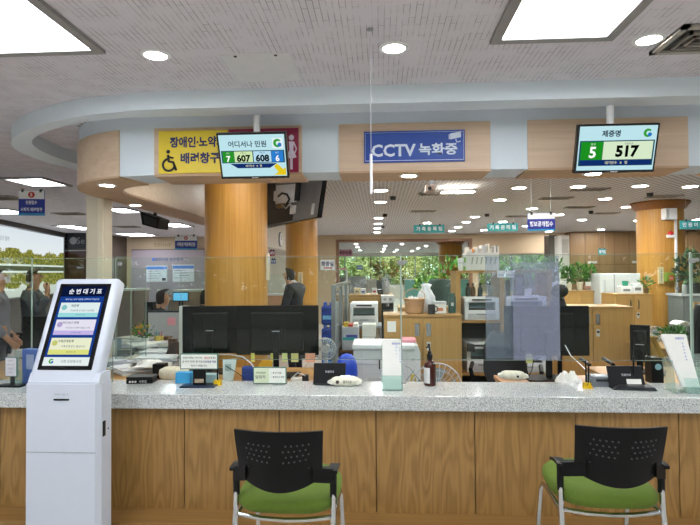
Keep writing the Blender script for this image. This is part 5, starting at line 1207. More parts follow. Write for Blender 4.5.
printer('white printer with dark control panel on the lower shelf beside the oak cabinet', 467, 499, 342.5, 373, SY + .012, zs2 + .002, 1, d=.36)
printer('white printer on the upper shelf just above the single monitor', 506, 547, 296.5, 320.5, SY + .012, zs1 + .002, d=.36)
printer('white printer on the lower shelf under the single monitor', 507, 547.5, 350, 373, SY + .012, zs2 + .002, d=.36)
# white wire rack with paper files
cx, z0, w, h = rc(SY, 467, 252.5, 499, 270.5)
t_ = thing('file_rack', 'white slotted file rack on top of the tall shelf unit', 'rack', (cx, SY + .02, zt1))
MB().box(-w / 2, w / 2, 0, .006, 0, h, .002).build('front_panel', M_offw, t_); MB().box(-w / 2, w / 2, .24, .246, 0, h).build('rear_panel', M_offw, t_); MB().box(-w / 2, w / 2, 0, .246, 0, .006).build('bottom', M_offw, t_)
for s in (-1, 1): MB().box(s * w / 2 - .003, s * w / 2 + .003, 0, .246, 0, h).build('side_panel', M_offw, t_)
for k in range(6): MB().prism([(-w * .36 + k * w * .145, h * .35), (-w * .32 + k * w * .145, h * .35), (-w * .28 + k * w * .145, h * .75), (-w * .33 + k * w * .145, h * .75)], -.002, .0).build('slot', plain('#9fa59a', .6), t_)
fx = [468.5 + i * 2.45 for i in range(13)]; cols = ['#e9e6dc', '#dfe2e6', '#d98b34', '#f1efe6', '#c9c6be', '#ece9de', '#f4f4f0', '#d8dbe0', '#efe9d9', '#e2e0d8', '#b9b4aa', '#eceae4', '#dcd9d0']
for i, x in enumerate(fx):
    tp = 246 + random.uniform(-.5, 4) - (3 if i in (6, 7, 8) else 0)
    cx2, z2, w2, h2 = rc(SY + .05, x - 1.0, tp, x + 1.0, 270)
    MB().box(-w2 / 2, w2 / 2, 0, .17, 0, h2, .001).build('paper_file', plain(cols[i], .6), None, rot=(0, random.uniform(-.03, .03), 0), loc=(cx2, SY + .05, zt1 + .0065))
    o = bpy.data.objects[-1] if False else [q for q in COL.objects][-1]
    tag(o, 'paper file standing in the white rack on top of the shelf unit' if i != 2 else 'orange brown file standing in the white rack on the shelf unit', 'file', 'files in the white rack' if i != 2 else None)
cx, z0, w, h = rc(SY, 457.5, 258, 463.5, 270.5); t_ = thing('vase', 'white ribbed vase beside the file rack on the shelf unit', 'vase', (cx + .012, SY + .06, zt1)); MB().lathe([(.022, 0), (.026, .01), (.034, h), (.03, h), (.02, .02), (.002, .02)], seg=18).build('vase_body', M_white, t_, smooth='auto'); MB().lathe([(.031, h * .6), (.0335, h * .62), (.032, h * .64)], seg=18).build('ring', M_lgrey, t_)
cx, z0, w, h = rc(SY, 462, 257, 467.5, 270.5); t_ = thing('green_box', 'small green white carton squeezed beside the file rack', 'box', (cx + .006, SY + .05, zt1)); MB().box(-.02, .02, 0, .1, 0, h, .002).build('carton', plain('#86b06a', .5), t_); MB().box(-.012, .012, -.001, .001, h * .3, h * .6).build('print', M_white, t_)
for px0, px1, lab in ((497, 506, 'white paper notice taped under the top board of the shelf unit'), (506.5, 514.5, 'second white paper notice taped under the top board, nearer the window')):
    cx2, z2, w2, h2 = rc(SY - .012, px0, 272.5, px1, 277.5); t_ = thing('notice', lab, 'notice', (cx2, SY - .013, z2)); MB().box(-w2 / 2, w2 / 2, 0, .001, 0, h2 + .02).build('sheet', M_paper, t_); MB().box(-w2 * .35, w2 * .35, -.001, 0, h2 * .4, h2 * .6).build('print', plain('#9aa3ad', .6), t_)
for i, (x, c_) in enumerate(((468, '#51605a'), (473, '#7a6552'), (480, '#3c4c58'), (490, '#8a8f92'))):
    p = at(x, 290, SY + .2); t_ = thing('bottle', ('dark green bottle under the top board of the shelf unit, farthest from the window', 'brown bottle under the top board of the shelf unit beside the green one', 'dark blue bottle under the top board of the shelf unit', 'grey bottle under the top board of the shelf unit near the window')[i], 'bottle', (p.x, SY + .2, zs1 + (at(480, 297.5, SY).z - zs1) + .003)); MB().lathe([(.022, 0), (.026, .006), (.026, .08), (.012, .105), (.012, .13), (.002, .131)], seg=16).build('bottle_body', plain(c_, .3), t_, smooth='auto'); MB().lathe([(.013, .118), (.0145, .12), (.0145, .135), (.002, .137)], seg=14).build('cap', M_dark, t_)
# dark picture frames / stands at the window end of the shelf
for k, (px0, px1, y0_, lab) in enumerate(((499, 503.5, 275, 'narrow dark brown upright board standing at the window end of the shelf'), (506, 510, 280, 'dark brown bookend board on the upper shelf near the window'), (514, 524.5, 274, 'dark framed small picture standing on the printer by the window'))):
    cx2, z2, w2, h2 = rc(SY + .25, px0, y0_, px1, 297.5); t_ = thing('board_stand', lab, 'frame', (cx2, SY + .25, z2)); MB().box(-w2 / 2, w2 / 2, 0, .02, 0, h2, .002).build('board', plain('#3b2d27', .5), t_); MB().box(-w2 * .3, w2 * .3, -.002, .001, h2 * .15, h2 * .85).build('inset', plain('#8a94a4' if k == 2 else '#4b3c34', .4), t_)
# ================================================================== OFFICE CHAIRS
def office_chair(label, px, py, Y, w, h, rz, col='#15181b', head=False):
    c = at(px, py, Y); t_ = thing('office_chair', label, 'chair', (c.x, Y, 0), rz=rz); zc = c.z; m = plain(col, .6)
    MB().grid(lambda u, v: ((u - .5) * w * (1 - .35 * max(0, abs(v - .45) - .25) / .3) , -.06 * math.cos((u - .5) * PI) + .0 + .05 * v, zc - h / 2 + h * v), 12, 12).thick(.05).build('backrest', m, t_, smooth=True)
    if head: MB().ball((0, .0, zc + h / 2 + .05), (.075, .04, .06), 16).build('headrest', m, t_, smooth=True); MB().cyl((0, .0, zc + h / 2 - .05), (0, .0, zc + h / 2 + .05), .015).build('headrest_post', M_black, t_)
    MB().ball((0, .26, .48), (.25, .25, .05), 18).build('seat', m, t_, smooth=True)
    MB().cyl((0, .26, .08), (0, .26, .45), .028).build('gas_lift', M_black, t_); MB().tube([(0, .0, zc - h * .3), (0, .03, .50), (0, .2, .46)], .02, 8).build('back_support', M_black, t_)
    for k in range(5):
        a = 2 * PI * k / 5; MB().tube([(0, .26, .10), (.28 * math.cos(a), .26 + .28 * math.sin(a), .06)], .018, 8).build('base_arm', M_black, t_); MB().ball((.28 * math.cos(a), .26 + .28 * math.sin(a), .028), .028, 10).build('castor', M_black, t_)
    for s in (-1, 1): MB().tube([(s * .24, .1, .5), (s * .28, .1, .68), (s * .28, .3, .7)], .018, 8).build('armrest', M_black, t_)
    return t_
office_chair('dark grey office chair right of the floor fan, behind the single monitor', 505, 358, 4.3, .34, .42, -.25, '#26292d')
office_chair('black office chair with round headrest behind the single monitor', 560, 318, 4.6, .16, .36, 0, head=True)
office_chair('black high office chair at the far counter end behind the acrylic post', 701, 340, 5.0, .27, .66, PI + .1, '#14171a')
office_chair('dark green office chair beyond the oak cabinet with the basket', 441, 292, 6.9, .40, .34, .2, '#1f3a37')
office_chair('low dark office chair far back before the rear opening', 441, 302, 9.0, .4, .36, -.2, '#22302f')
# chair with the tan coat
office_chair('office chair under the tan coat near the stepped leaflet holder', 652, 362, 4.62, .22, .3, 0, '#7a6238')
c = at(651, 361, 4.22); cx, z0, w, h = rc(4.46, 641, 338, 662, 383)
t_ = thing('coat', 'tan coat draped over a chair beside the stepped leaflet holder', 'coat', (cx, 4.46, z0))
MB().grid(lambda u, v: ((u - .5) * w * (1.15 - .45 * v) + .02 * math.sin(v * 4), -.05 + .02 * math.sin(u * 17 + v * 2) * (1 - v * .5) + .06 * v * v, h * 1.02 * v - .02 * (1 - v) * math.sin(u * 9)), 26, 12).thick(.012).build('coat_body', plain('#a5843f', .9, var=.08, scale=8), t_, smooth=True)
MB().grid(lambda u, v: ((u - .5) * w * .55, -.03 + .10 * v, h * (1.0 + .02 * math.sin(u * 3.1)) + .01), 8, 4).thick(.02).build('collar', plain('#937434', .9), t_, smooth=True)
cx, z0, w, h = rc(3.72, 652, 358, 664, 383.5); t_ = thing('speaker_box', 'black box with a round pale blue sticker beside the tan coat', 'box', (cx, 3.72, .72)); MB().box(-w / 2, w / 2, 0, .1, 0, z0 + h - .72, .004).build('case', M_black, t_); MB().cyl((w * .02, -.003, (z0 + h - .72) * .66), (w * .02, 0, (z0 + h - .72) * .66), .021, seg=20).build('round_sticker', plain('#8fb8c6', .5), t_)
plant('potted_plant', 'low green plant behind the stepped leaflet holder', 672, 335, 5.6, .72, .06, .10, plain('#8c6a52', .6), (.14, .1, .06), 130, .06, at(672, 334, 5.6).z - .73, 3)
desk(at(640, 340, 5.6).x, at(720, 340, 5.6).x, 5.42, 5.9, .72, 'oak staff desk carrying the low green plant')
# white curved lamp thing
cx, z0, w, h = rc(6.05, 674, 320.5, 687, 326.5); t_ = thing('desk_lamp', 'white curved lamp hood behind the stepped leaflet holder', 'lamp', (cx, 6.05, 0)); MB().grid(lambda u, v: (w * (u - .5), -.1 + .2 * v, z0 + h * math.sin(.4 + u * 2.4)), 12, 3).thick(.012).build('hood', M_white, t_, smooth=True); MB().cyl((w * .4, 0, .02), (w * .4, 0, z0 + h * .5), .012).build('pole', M_lgrey, t_); MB().cyl((w * .4, 0, 0), (w * .4, 0, .02), .14, seg=24).build('foot', M_lgrey, t_)
# ================================================================== RIGHT REAR
cabD, wD, hD, xD = cabinet('oak two door cabinet with bar handles before the flared wood column', 615, 651.5, 293.8, 7.4, .45, handles='bar')
cabE, wE, hE, xE = cabinet('low pale oak cabinet row lined with plants at the rear', 545, 593.5, 290.8, 8.2, .45, doors=4, handles='none')
for ch in list(cabE.children):
    for g in list(ch.children): bpy.data.objects.remove(g)
cx, z0, w, h = rc(7.95, 601, 273.5, 641, 340); H = z0 + h
t_ = thing('refrigerator', 'white refrigerator standing behind the bar handle cabinet', 'refrigerator', (cx, 7.95, 0))
MB().box(-w / 2, w / 2, .03, .6, .03, H, .01).build('cabinet_body', plain('#cfd3d6', .3, var=.01), t_)
zz = at(607, 299, 7.95).z
MB().box(-w / 2, w / 2, 0, .028, zz + .006, H, .008).build('door', plain('#d9dcde', .3, var=.01), t_); MB().box(-w / 2, w / 2, 0, .028, .05, zz - .006, .008).build('door', plain('#d9dcde', .3, var=.01), t_)
MB().box(-w / 2 + .19, w / 2 - .6 + .0 if False else -w / 2 + .2, -.004, .002, .05, H - .01).build('side_seam', M_grey, t_); MB().box(-w / 2 + .05, -w / 2 + .065, -.02, 0, zz + .08, zz + .28).build('handle', M_lgrey, t_); MB().box(-w / 2 + .05, -w / 2 + .065, -.02, 0, zz - .35, zz - .08).build('handle', M_lgrey, t_)
boxlet('carton', 'white carton on the bar handle cabinet, nearer the refrigerator handle', 'box', 621, 632.5, 286, 294, 7.5, hD, '#e6e8ea')
boxlet('carton', 'taller white carton on the bar handle cabinet beside the small plant', 'box', 633, 643, 283.5, 294, 7.5, hD, '#eceef0')
cx, z0, w, h = rc(7.5, 624, 281.5, 630.5, 287.5); tag(MB().lathe([(.03, 0), (.045, .09), (.04, .09), (.026, .008), (.002, .008)], seg=18).build('green_cup', plain('#2f9a80', .4), None, smooth='auto', loc=(cx, 7.56, z0)), 'green plastic cup standing on the lower white carton', 'cup')
plant('potted_plant', 'tiny leafy plant at the end of the bar handle cabinet', 646.5, 294, 7.5, hD, .035, .06, plain('#6e5a48', .6), (.07, .06, .08), 60, .06, .14, 2)
for px, rad, zc, lab in ((553, (.15, .14, .16), .34, 'bushy potted plant on the rear low cabinet nearest the window'), (569, (.07, .08, .12), .24, 'small potted plant on the rear low cabinet between two bushy ones'), (580, (.10, .12, .15), .27, 'broad potted palm on the middle of the rear low cabinet'), (589.5, (.07, .08, .13), .26, 'potted plant on the rear low cabinet beside the refrigerator')):
    plant('potted_plant', lab, px, 291, 8.35, hE, .05, .12, M_white if px in (553, 589.5) else plain('#d9d2bd', .5), rad, 130, .075, zc, 5)
boxlet('carton', 'small reddish carton among the plants on the rear low cabinet', 'box', 586.5, 591, 286, 291, 8.3, hE, '#b98c7e')
boxlet('carton', 'white canister among the plants on the rear low cabinet', 'box', 560.5, 566.5, 281, 291, 8.3, hE, '#e2e6e8')
# rear locker wall
pl = plain('#b28a5c', .5, var=.04)
LK = wood('rear_locker_oak', '#7d6344', '#927653', 'z', .45, 40, 1.5)
lx = [at(570.5 + 14.7 * i, 260, BACK - .45).x for i in range(18)]
zl1 = at(600, 264.5, BACK - .45).z
for i in range(14):
    t_ = thing('locker', 'tall oak wall locker unit in the rear row of lockers', 'locker', ((lx[i] + lx[i + 1]) / 2, BACK - .45, 0), group='oak lockers along the rear wall'); w = lx[i + 1] - lx[i]
    MB().box(-w / 2, w / 2, .02, .44, 0, CZ - .01).build('carcass', plain('#6d4d2d', .6), t_)
    MB().box(-w / 2 + .008, w / 2 - .008, 0, .018, zl1 + .008, CZ - .02, .002).build('door', LK, t_); MB().box(-w / 2 + .008, w / 2 - .008, 0, .018, .05, zl1 - .008, .002).build('door', LK, t_)
    MB().box(-w * .3, w * .3, -.004, .001, zl1 + .03, zl1 + .09).build('name_plate', M_lgrey if i % 3 == 1 else LK, t_)
# tower air conditioner
cx, z0, w, h = rc(13.6, 558.5, 235.5, 570, 262); t_ = thing('air_conditioner', 'tall white tower air conditioner before the rear lockers', 'air conditioner', (cx, 13.6, 0)); MB().prism([(-w / 2, .04), (-w * .3, -.06), (w * .3, -.06), (w / 2, .04), (w / 2, .3), (-w / 2, .3)], 0, z0 + h, 'xy').build('tower_body', plain('#d6d5d0', .4, var=.01), t_); MB().box(-w * .28, w * .28, -.066, -.058, z0 + h - .45, z0 + h - .1).build('outlet_grille', plain('#b5b4b0', .5), t_); MB().box(-w * .2, w * .2, -.064, -.058, 1.3, 1.4).build('control_panel', M_dark, t_)
cx, z0, w, h = rc(13.9, 549, 235, 557.5, 262); t_ = thing('cabinet', 'dark grey recess cabinet beside the tower air conditioner', 'cabinet', (cx, 13.9, 0)); MB().box(-w / 2, w / 2, 0, .4, 0, z0 + h, .01).build('body', plain('#4d4b49', .5), t_); MB().box(-w * .4, w * .4, -.01, .0, .2, z0 + h - .1, .004).build('door', plain('#57554f', .5), t_)
# column fittings
def on_col(px, py, dx=0): return at(px, py, 8.6 - .33)
cy = 8.6 - 41 / 2 / FPX * 8.5
cx, z0, w, h = rc(cy - .1, 665.5, 208, 677.5, 219.5); t_ = thing('speaker', 'white wall speaker mounted on the flared wood column', 'speaker', (cx, cy - .1, z0)); MB().box(-w / 2, w / 2, 0, .13, 0, h, .006).build('cabinet_body', M_white, t_); MB().box(-w * .42, -w * .2, -.004, .002, h * .1, h * .9).build('front_grille', M_lgrey, t_)
cx, z0, w, h = rc(cy - .06, 668.5, 231, 675, 237.5); t_ = thing('alarm_lamp', 'small red and white alarm lamp on the flared wood column', 'alarm', (cx, cy - .06, z0)); MB().box(-w / 2, w / 2, 0, .09, 0, h * .45, .003).build('base', M_white, t_); MB().ball((0, .03, h * .6), (w * .45, .04, h * .42), 14).build('lens', M_red, t_, smooth=True)
cx, z0, w, h = rc(cy - .02, 658.5, 267, 664, 284); t_ = thing('wall_thermometer', 'tall cream thermometer plate on the flared wood column', 'thermometer', (cx, cy - .02, z0)); MB().box(-w / 2, w / 2, 0, .03, 0, h, .006).build('plate', plain('#d6c79d', .5), t_); MB().box(-w * .08, w * .08, -.004, .001, h * .15, h * .85).build('scale_strip', M_grey, t_)
cx, z0, w, h = rc(cy - .12, 667.5, 272.5, 676, 281.5); t_ = thing('poster', 'small green notice with an orange sign on the flared wood column', 'sign', (cx, cy - .1, z0)); MB().box(-w / 2, w / 2, 0, .1, 0, h, .003).build('plate', plain('#7d9a3c', .5), t_); MB().box(-w * .2, w * .32, -.004, .001, h * .1, h * .7, .002).build('orange_tile', plain('#e0582a', .4), t_); text('plate_lettering', 'N', M_white, t_, (w * .06, h * .4), h=h * .3, y=-.005, bold=.02)
cx, z0, w, h = rc(cy - .04, 676.6, 219, 679, 345); t_ = thing('cable_duct', 'white cable duct running down the flared wood column', 'duct', (cx, cy - .0, 0)); MB().box(-w / 2, w / 2, -.02, .06, 0, z0 + h, .004).build('duct_cover', M_white, t_); MB().box(-w / 2 - .006, w / 2 + .006, -.026, .06, 1.2, 1.24).build('joint_clip', M_lgrey, t_)
t_ = thing('side_shelf', 'narrow grey counter cabinet beside the flared wood column', 'cabinet', (at(692, 300, 7.7).x + .1, 7.7, 0)); hz = at(690, 294, 7.7).z
MB().box(-.22, .6, 0, .4, 0, hz - .03, .003).build('carcass', plain('#6f7675', .5), t_); MB().box(-.25, .62, -.02, .4, hz - .03, hz, .003).build('top_board', M_lgrey, t_); MB().box(-.20, .58, -.012, 0, .06, hz - .05, .002).build('door', plain('#7a8180', .5), t_)
plant('potted_plant', 'dark leafy potted plant on the narrow grey counter cabinet', 697, 294, 7.85, hz, .07, .14, M_dark, (.26, .2, .24), 220, .11, .36, 4, leafmat('plant_dark', '#17301f', '#2a4a2c', '#4c6a3c'))
for i, px in enumerate((684.5, 688.5)):
    p = at(px, 290, 7.78); tag(MB().lathe([(.03, 0), (.034, .006), (.032, .11), (.026, .13), (.002, .132)], seg=16).build('canister', plain(('#9aa0a0', '#55605e')[i], .4), None, smooth='auto', loc=(p.x, 7.78, hz)), ('pale grey canister on the narrow grey cabinet beside the column', 'dark grey canister on the narrow grey cabinet, next to the plant')[i], 'canister')
cx, z0, w, h = rc(6.2, 686, 304, 702, 330); t_ = thing('oak_divider', 'plain oak divider board behind the dark high chair', 'partition', (cx + .1, 6.2, 0)); MB().box(-w / 2, w / 2 + .3, 0, .04, 0, z0 + h, .003).build('board', M_oak, t_); MB().box(-w / 2 - .01, w / 2 + .31, -.008, .048, z0 + h, z0 + h + .02).build('cap_rail', M_oakx, t_)
# plants near the window and between shelf and window
dk = desk(at(398, 300, 8.4).x, at(470, 300, 8.4).x, 8.1, 8.8, .95, 'long oak sideboard with plants before the rear opening')
plant('potted_plant', 'tall leafy plant with bright leaves standing before the wood column of the far room', 449, 300, 8.4, .95, .09, .2, M_white, (.18, .18, .22), 46, .13, .52, 6, leafmat('plant_bright', '#2f6a24', '#4f9434', '#9fc45a'))
plant('potted_plant', 'spreading green plant beside the wicker basket side of the sideboard', 425, 300, 8.5, .95, .08, .16, plain('#b8b2a2', .5), (.15, .16, .1), 50, .11, .33, 5, leafmat('plant_bright', '#2f6a24', '#4f9434', '#9fc45a'))
dk2 = desk(at(476, 300, 9.6).x, at(545, 300, 9.6).x, 9.3, 9.9, .95, 'long oak sideboard with a broad plant before the rear office window')
plant('potted_plant', 'broad spreading potted tree before the rear office window', 526, 300, 9.6, .95, .1, .22, M_white, (.38, .26, .14), 100, .14, .62, 8, leafmat('plant_bright', '#2f6a24', '#4f9434', '#9fc45a'), .1)
plant('potted_plant', 'slender potted tree at the shelf unit side of the rear office window', 497, 300, 9.7, .95, .08, .2, plain('#8d7a63', .6), (.10, .14, .18), 50, .12, .5, 4)
# teal glass counters in the far room and furniture
for px0, px1, lab in ((405, 425, 'pale teal glass counter in the room beyond the opening'), (448, 470, 'second pale teal glass counter near the column of the far room')):
    cx, z0, w, h = rc(18.0, px0, 280, px1, 290); t_ = thing('far_counter', lab, 'counter', (cx, 18.0, 0)); MB().box(-w / 2, w / 2, 0, .5, 0, z0 + h, .01).build('counter_body', plain('#7fc4be', .4), t_); MB().box(-w / 2 - .03, w / 2 + .03, -.03, .53, z0 + h, z0 + h + .03).build('counter_top', M_white, t_)
for i, (px, w_, col) in enumerate(((352, .9, '#8f9498'), (366, .7, '#c9c4b8'), (378, .5, '#5d6468'))):
    p = at(px, 290, 17.0 + i); t_ = thing('far_cabinet', ('grey filing cabinet in the far room near the pink sign', 'pale filing cabinet in the far room behind the olive plant', 'dark filing cabinet in the far room beyond the frosted partitions')[i], 'cabinet', (p.x, 17.0 + i, 0)); MB().box(-w_ / 2, w_ / 2, 0, .5, 0, 1.35 - .1 * i, .01).build('case', plain(col, .5), t_)
    for k in range(3): MB().box(-w_ / 2 + .03, w_ / 2 - .03, -.015, 0, .1 + .38 * k, .44 + .38 * k, .005).build('drawer', plain(col, .45), t_)
cx, z0, w, h = rc(16.0, 336.5, 268, 346, 290); t_ = thing('coat_rack', 'pink topped white shelf rack just inside the opening by the frosted partition', 'rack', (cx, 16.2, 0))
for k in range(4): MB().box(-w / 2, w / 2, 0, .4, .3 + .42 * k, .33 + .42 * k).build('shelf_board', M_offw, t_)
for s in (-1, 1): MB().box(s * w / 2 - .02, s * w / 2 + .02, 0, .4, 0, z0 + h - .03).build('upright', M_offw, t_)
MB().box(-w / 2, w / 2, -.02, .42, z0 + h - .04, z0 + h).build('pink_top', M_pink, t_)
# toilet sign, wall fittings by column B
cx, z0, w, h = rc(BACK - .03, 320.3, 259.7, 334.5, 270); t_ = thing('wall_sign', 'white wall sign with dark lettering and a red arrow beside the rear opening', 'sign', (cx, BACK - .03, z0)); MB().box(-w / 2, w / 2, 0, .025, 0, h, .003).build('board', M_white, t_); text('sign_lettering', '화장실', plain('#1c2a70', .5), t_, (0, h * .6), w=w * .86, h=h * .48, y=-.002, bold=.03); MB().prism([(-w * .25, h * .14), (w * .25, h * .14), (w * .25, h * .26), (-w * .25, h * .26)], -.003, .0).prism([(w * .25, h * .08), (w * .38, h * .2), (w * .25, h * .32)], -.003, 0).build('arrow', M_red, t_)
cyB = 9.4 - 32 / 2 / FPX * 9.4
cx, z0, w, h = rc(cyB, 298, 272, 303, 289); t_ = thing('wall_thermometer', 'cream thermometer plate on the wood column behind the man', 'thermometer', (cx, cyB - .03, z0)); MB().box(-w / 2, w / 2, 0, .04, 0, h, .006).build('plate', plain('#dcc79c', .5), t_); MB().box(-w * .08, w * .08, -.004, .001, h * .15, h * .85).build('scale_strip', M_grey, t_)
# wall between the columns: beige face, clock, blue signs, low counter
cxa = at(268, 260, 12.5).x - .5; cxb = at(290, 260, 12.5).x + .3
pw = structure('wall_inner', MB().box(cxa, cxb, 12.5, 12.6, 0, CZ), M_wallw, 'pale wall stretch seen between the two round wood columns')
cx, z0, w, h = rc(12.45, 277, 231, 282.5, 246.5); bx = -2.12
structure('trim_4', MB().box(bx - .12, bx, 9.8, 12.4, 2.0, CZ), M_wallw, 'beige beam between the two round wood columns carrying the clock')
h = .31; t_ = thing('wall_clock', 'white round wall clock seen edge-on between the two round wood columns', 'clock', (bx + .042, 11.04, 2.2), rz=PI / 2); MB().cyl((0, .01, 0), (0, .04, 0), h / 2, seg=32).build('rim', M_grey, t_); MB().cyl((0, .004, 0), (0, .012, 0), h / 2 * .88, seg=32).build('dial', M_white, t_); MB().box(-.006, .006, .0, .004, 0, h * .3).build('hand', M_ink, t_); MB().box(0, h * .2, .0, .004, -.005, .005).build('hand', M_ink, t_)
hung_sign('small hanging blue sign between the two round wood columns', 10.5, 271, 259, 276, 263.5, 0, '#2346a8', ['민원'], None, False, (.3, .7))
hung_sign('small hanging dark red sign between the two round wood columns', 11.5, 269.5, 250, 275, 256, 0, '#8e2030', ['세무'], None, False, (.3, .7))
cx, z0, w, h = rc(10.8, 268, 294, 286, 306); t_ = thing('low_counter', 'beige low counter between the two round wood columns', 'counter', (cx, 10.8, 0)); MB().box(-w / 2 - .3, w / 2 + .2, 0, .5, 0, z0 + h - .03).build('counter_body', plain('#c49a74', .5), t_); MB().box(-w / 2 - .33, w / 2 + .23, -.03, .53, z0 + h - .03, z0 + h).build('counter_top', M_white, t_)
ac_ = acryl('clear acrylic screen on the beige low counter between the wood columns', at(268, 290, 10.85).x, 10.85, at(284, 290, 10.85).x, 10.85, z0 + h, at(276, 275, 10.85).z)
cx, z0, w, h = rc(5.02, 267.6, 252.5, 270.2, 280.5); t_ = thing('wall_phone', 'slim cream intercom panel on the side of the thick wood column', 'intercom', (pa.x + rA, 5.28, z0)); MB().box(-.0, .025, -.045, .045, 0, h, .006).build('case', plain('#dccfb4', .4), t_); MB().box(.024, .027, -.03, .03, h * .55, h * .9).build('speaker_grille', M_lgrey, t_)
# ================================================================== CEILING HUNG TELEVISION
A, B_, C_, D_ = at(252, 183.5, 6.3), at(324, 178.5, 5.55), at(318.6, 217.5, 5.55), at(252, 230.5, 6.3)
t_ = thing('television', 'large hung television seen from behind with white boxes and cables beside the thick column', 'television', (0, 0, 0))
n_ = (B_ - A).cross(D_ - A).normalized(); n_ = n_ if n_.y > 0 else -n_
bk = n_ * .05
def quadbox(a, b, c, d, off): return [d, c, d + off, c + off, a, b, a + off, b + off]
MB().hexa(quadbox(A, B_, C_, D_, bk)).build('casing', M_blackg, t_)
i_ = lambda p, k: p + (((A + B_ + C_ + D_) / 4) - p) * k - n_ * .002
MB().hexa(quadbox(i_(A, .03), i_(B_, .03), i_(C_, .04), i_(D_, .04), n_ * .002)).build('rear_cover', plain('#85868a', .3, .3, var=.12, scale=5), t_)
def tvp(u, v, o=0.0):
    p = (A * (1 - u) + B_ * u) * (1 - v) + (D_ * (1 - u) + C_ * u) * v; return p - n_ * (.004 + o)
def tvbox(nm, u0, u1, v0, v1, dpt, m): MB().hexa(quadbox(tvp(u0, v0, dpt), tvp(u1, v0, dpt), tvp(u1, v1, dpt), tvp(u0, v1, dpt), n_ * dpt)).build(nm, m, t_)
tvbox('lower_cover', .03, .64, .60, .95, .004, plain('#1a1a1c', .3))
tvbox('side_cover', .03, .36, .04, .60, .005, plain('#2a2a2c', .3))
tvbox('junction_box', .42, .68, .10, .52, .05, M_white); tvbox('junction_box', .37, .44, .22, .44, .03, M_white); tvbox('bracket_block', .42, .52, .44, .62, .03, plain('#9a7a55', .5)); tvbox('socket', .68, .72, .06, .50, .04, M_dark)
tvbox('small_lamp', .90, .93, .62, .90, .012, M_lgrey); tvbox('adaptor', .62, .68, .60, .80, .03, M_white)
MB().tube([tvp(.47, .36, .06), tvp(.53, .30, .07), tvp(.60, .34, .07), tvp(.64, .46, .07), tvp(.60, .56, .06), tvp(.56, .66, .04)], .012, 8).build('cable_loop', M_dark, t_)
MB().tube([tvp(.52, .56, .05), tvp(.58, .66, .05), tvp(.64, .56, .05), tvp(.66, .66, .05)], .009, 8).build('cable_loop', M_lgrey, t_)
mid = (A + B_) / 2 + n_ * .1
MB().cyl(mid + Vector((0, 0, -.2)), Vector((mid.x, mid.y, CZ)), .03, seg=14).build('ceiling_pole', M_dark, t_); MB().hexa(quadbox(*[p + ((A + B_ + C_ + D_) / 4 - p) * .6 + n_ * .05 for p in (A, B_, C_, D_)], n_ * .06)).build('mount_plate', M_dark, t_)
q0, q1, q2, q3 = at(140, 211.5, 5.9), at(160, 219, 5.9), at(158, 229, 6.0), at(142, 224.5, 6.0)
t_ = thing('television', 'small black display hung under the left soffit run before the rear lights', 'television', (0, 0, 0)); off = Vector((.05, .16, .0))
MB().hexa(quadbox(q0, q1, q2, q3, off)).build('casing', M_black, t_); m4 = (q0 + q1) / 2 + off * .5; MB().cyl(m4, (m4.x, m4.y, CZ), .02, seg=12).build('ceiling_pole', M_dark, t_)
MB().hexa(quadbox(*[p + ((q0 + q1 + q2 + q3) / 4 - p) * .3 - off.normalized() * .003 for p in (q0, q1, q2, q3)], off * .02)).build('rear_vent', M_dark, t_)
# projector / bracket unit under soffit by the fluorescent
p = atz(432, 190, 2.36); t_ = thing('projector', 'grey ceiling projector bracket beside the fluorescent fitting', 'projector', (p.x - .02, p.y, 2.36)); MB().box(-.05, .05, -.05, .1, -.02, .05, .008).build('case', plain('#a58f84', .5), t_); MB().prism([(-.015, .04), (.02, .04), (.10, CZ - 2.36), (.04, CZ - 2.36)], -.01, .02).build('bracket_arm', M_grey, t_); MB().cyl((-.01, -.06, .01), (-.01, -.05, .01), .02, seg=14).build('lens', M_dark, t_)
# ================================================================== LEFT: LIT LANDSCAPE, WALL SIGNS
dl = (pB - pA); Ld = dl.length; dl.normalize(); angw = math.atan2(dl.y, dl.x)
t = NT('lit_landscape_print')
g = t.n('ShaderNodeNewGeometry'); tc = t.n('ShaderNodeTexCoord'); sp = t.n('ShaderNodeSeparateXYZ'); t.l(tc.outputs['Object'], sp.inputs[0])
def M2(op, a, b=None, c=None):
    n = t.n('ShaderNodeMath', operation=op)
    for i, x in enumerate((a, b, c)):
        if x is None: continue
        if hasattr(x, 'is_output'): t.l(x, n.inputs[i])
        else: n.inputs[i].default_value = x
    return n.outputs[0]
# object frame: x along the wall, z up from the picture's bottom; waterline at zw
zb_l, zt_l = 1.02, 2.44; Hl = zt_l - zb_l
zw_ = .60
dz_ = M2('ABSOLUTE', M2('SUBTRACT', sp.outputs['Z'], zw_))
cb_ = t.n('ShaderNodeCombineXYZ'); t.l(sp.outputs['X'], cb_.inputs[0]); t.l(dz_, cb_.inputs[1])
n1 = t.n('ShaderNodeTexNoise'); n1.inputs['Scale'].default_value = 1.9; n1.inputs['Detail'].default_value = 1; t.l(cb_.outputs[0], n1.inputs['Vector'])
n2 = t.n('ShaderNodeTexNoise'); n2.inputs['Scale'].default_value = 14; n2.inputs['Detail'].default_value = 4; t.l(cb_.outputs[0], n2.inputs['Vector'])
hgt = M2('ADD', M2('MULTIPLY', n1.outputs[0], .55), M2('MULTIPLY', n2.outputs[0], .22))
tree = M2('MULTIPLY', M2('LESS_THAN', M2('ADD', dz_, .0), hgt), M2('GREATER_THAN', dz_, .09))
tree = M2('MULTIPLY', tree, M2('LESS_THAN', dz_, .42))
tcol = t.ramp(n2.outputs[0], [(.35, '#4d5a2c'), (.55, '#8a8a3c'), (.7, '#c2b75e')])
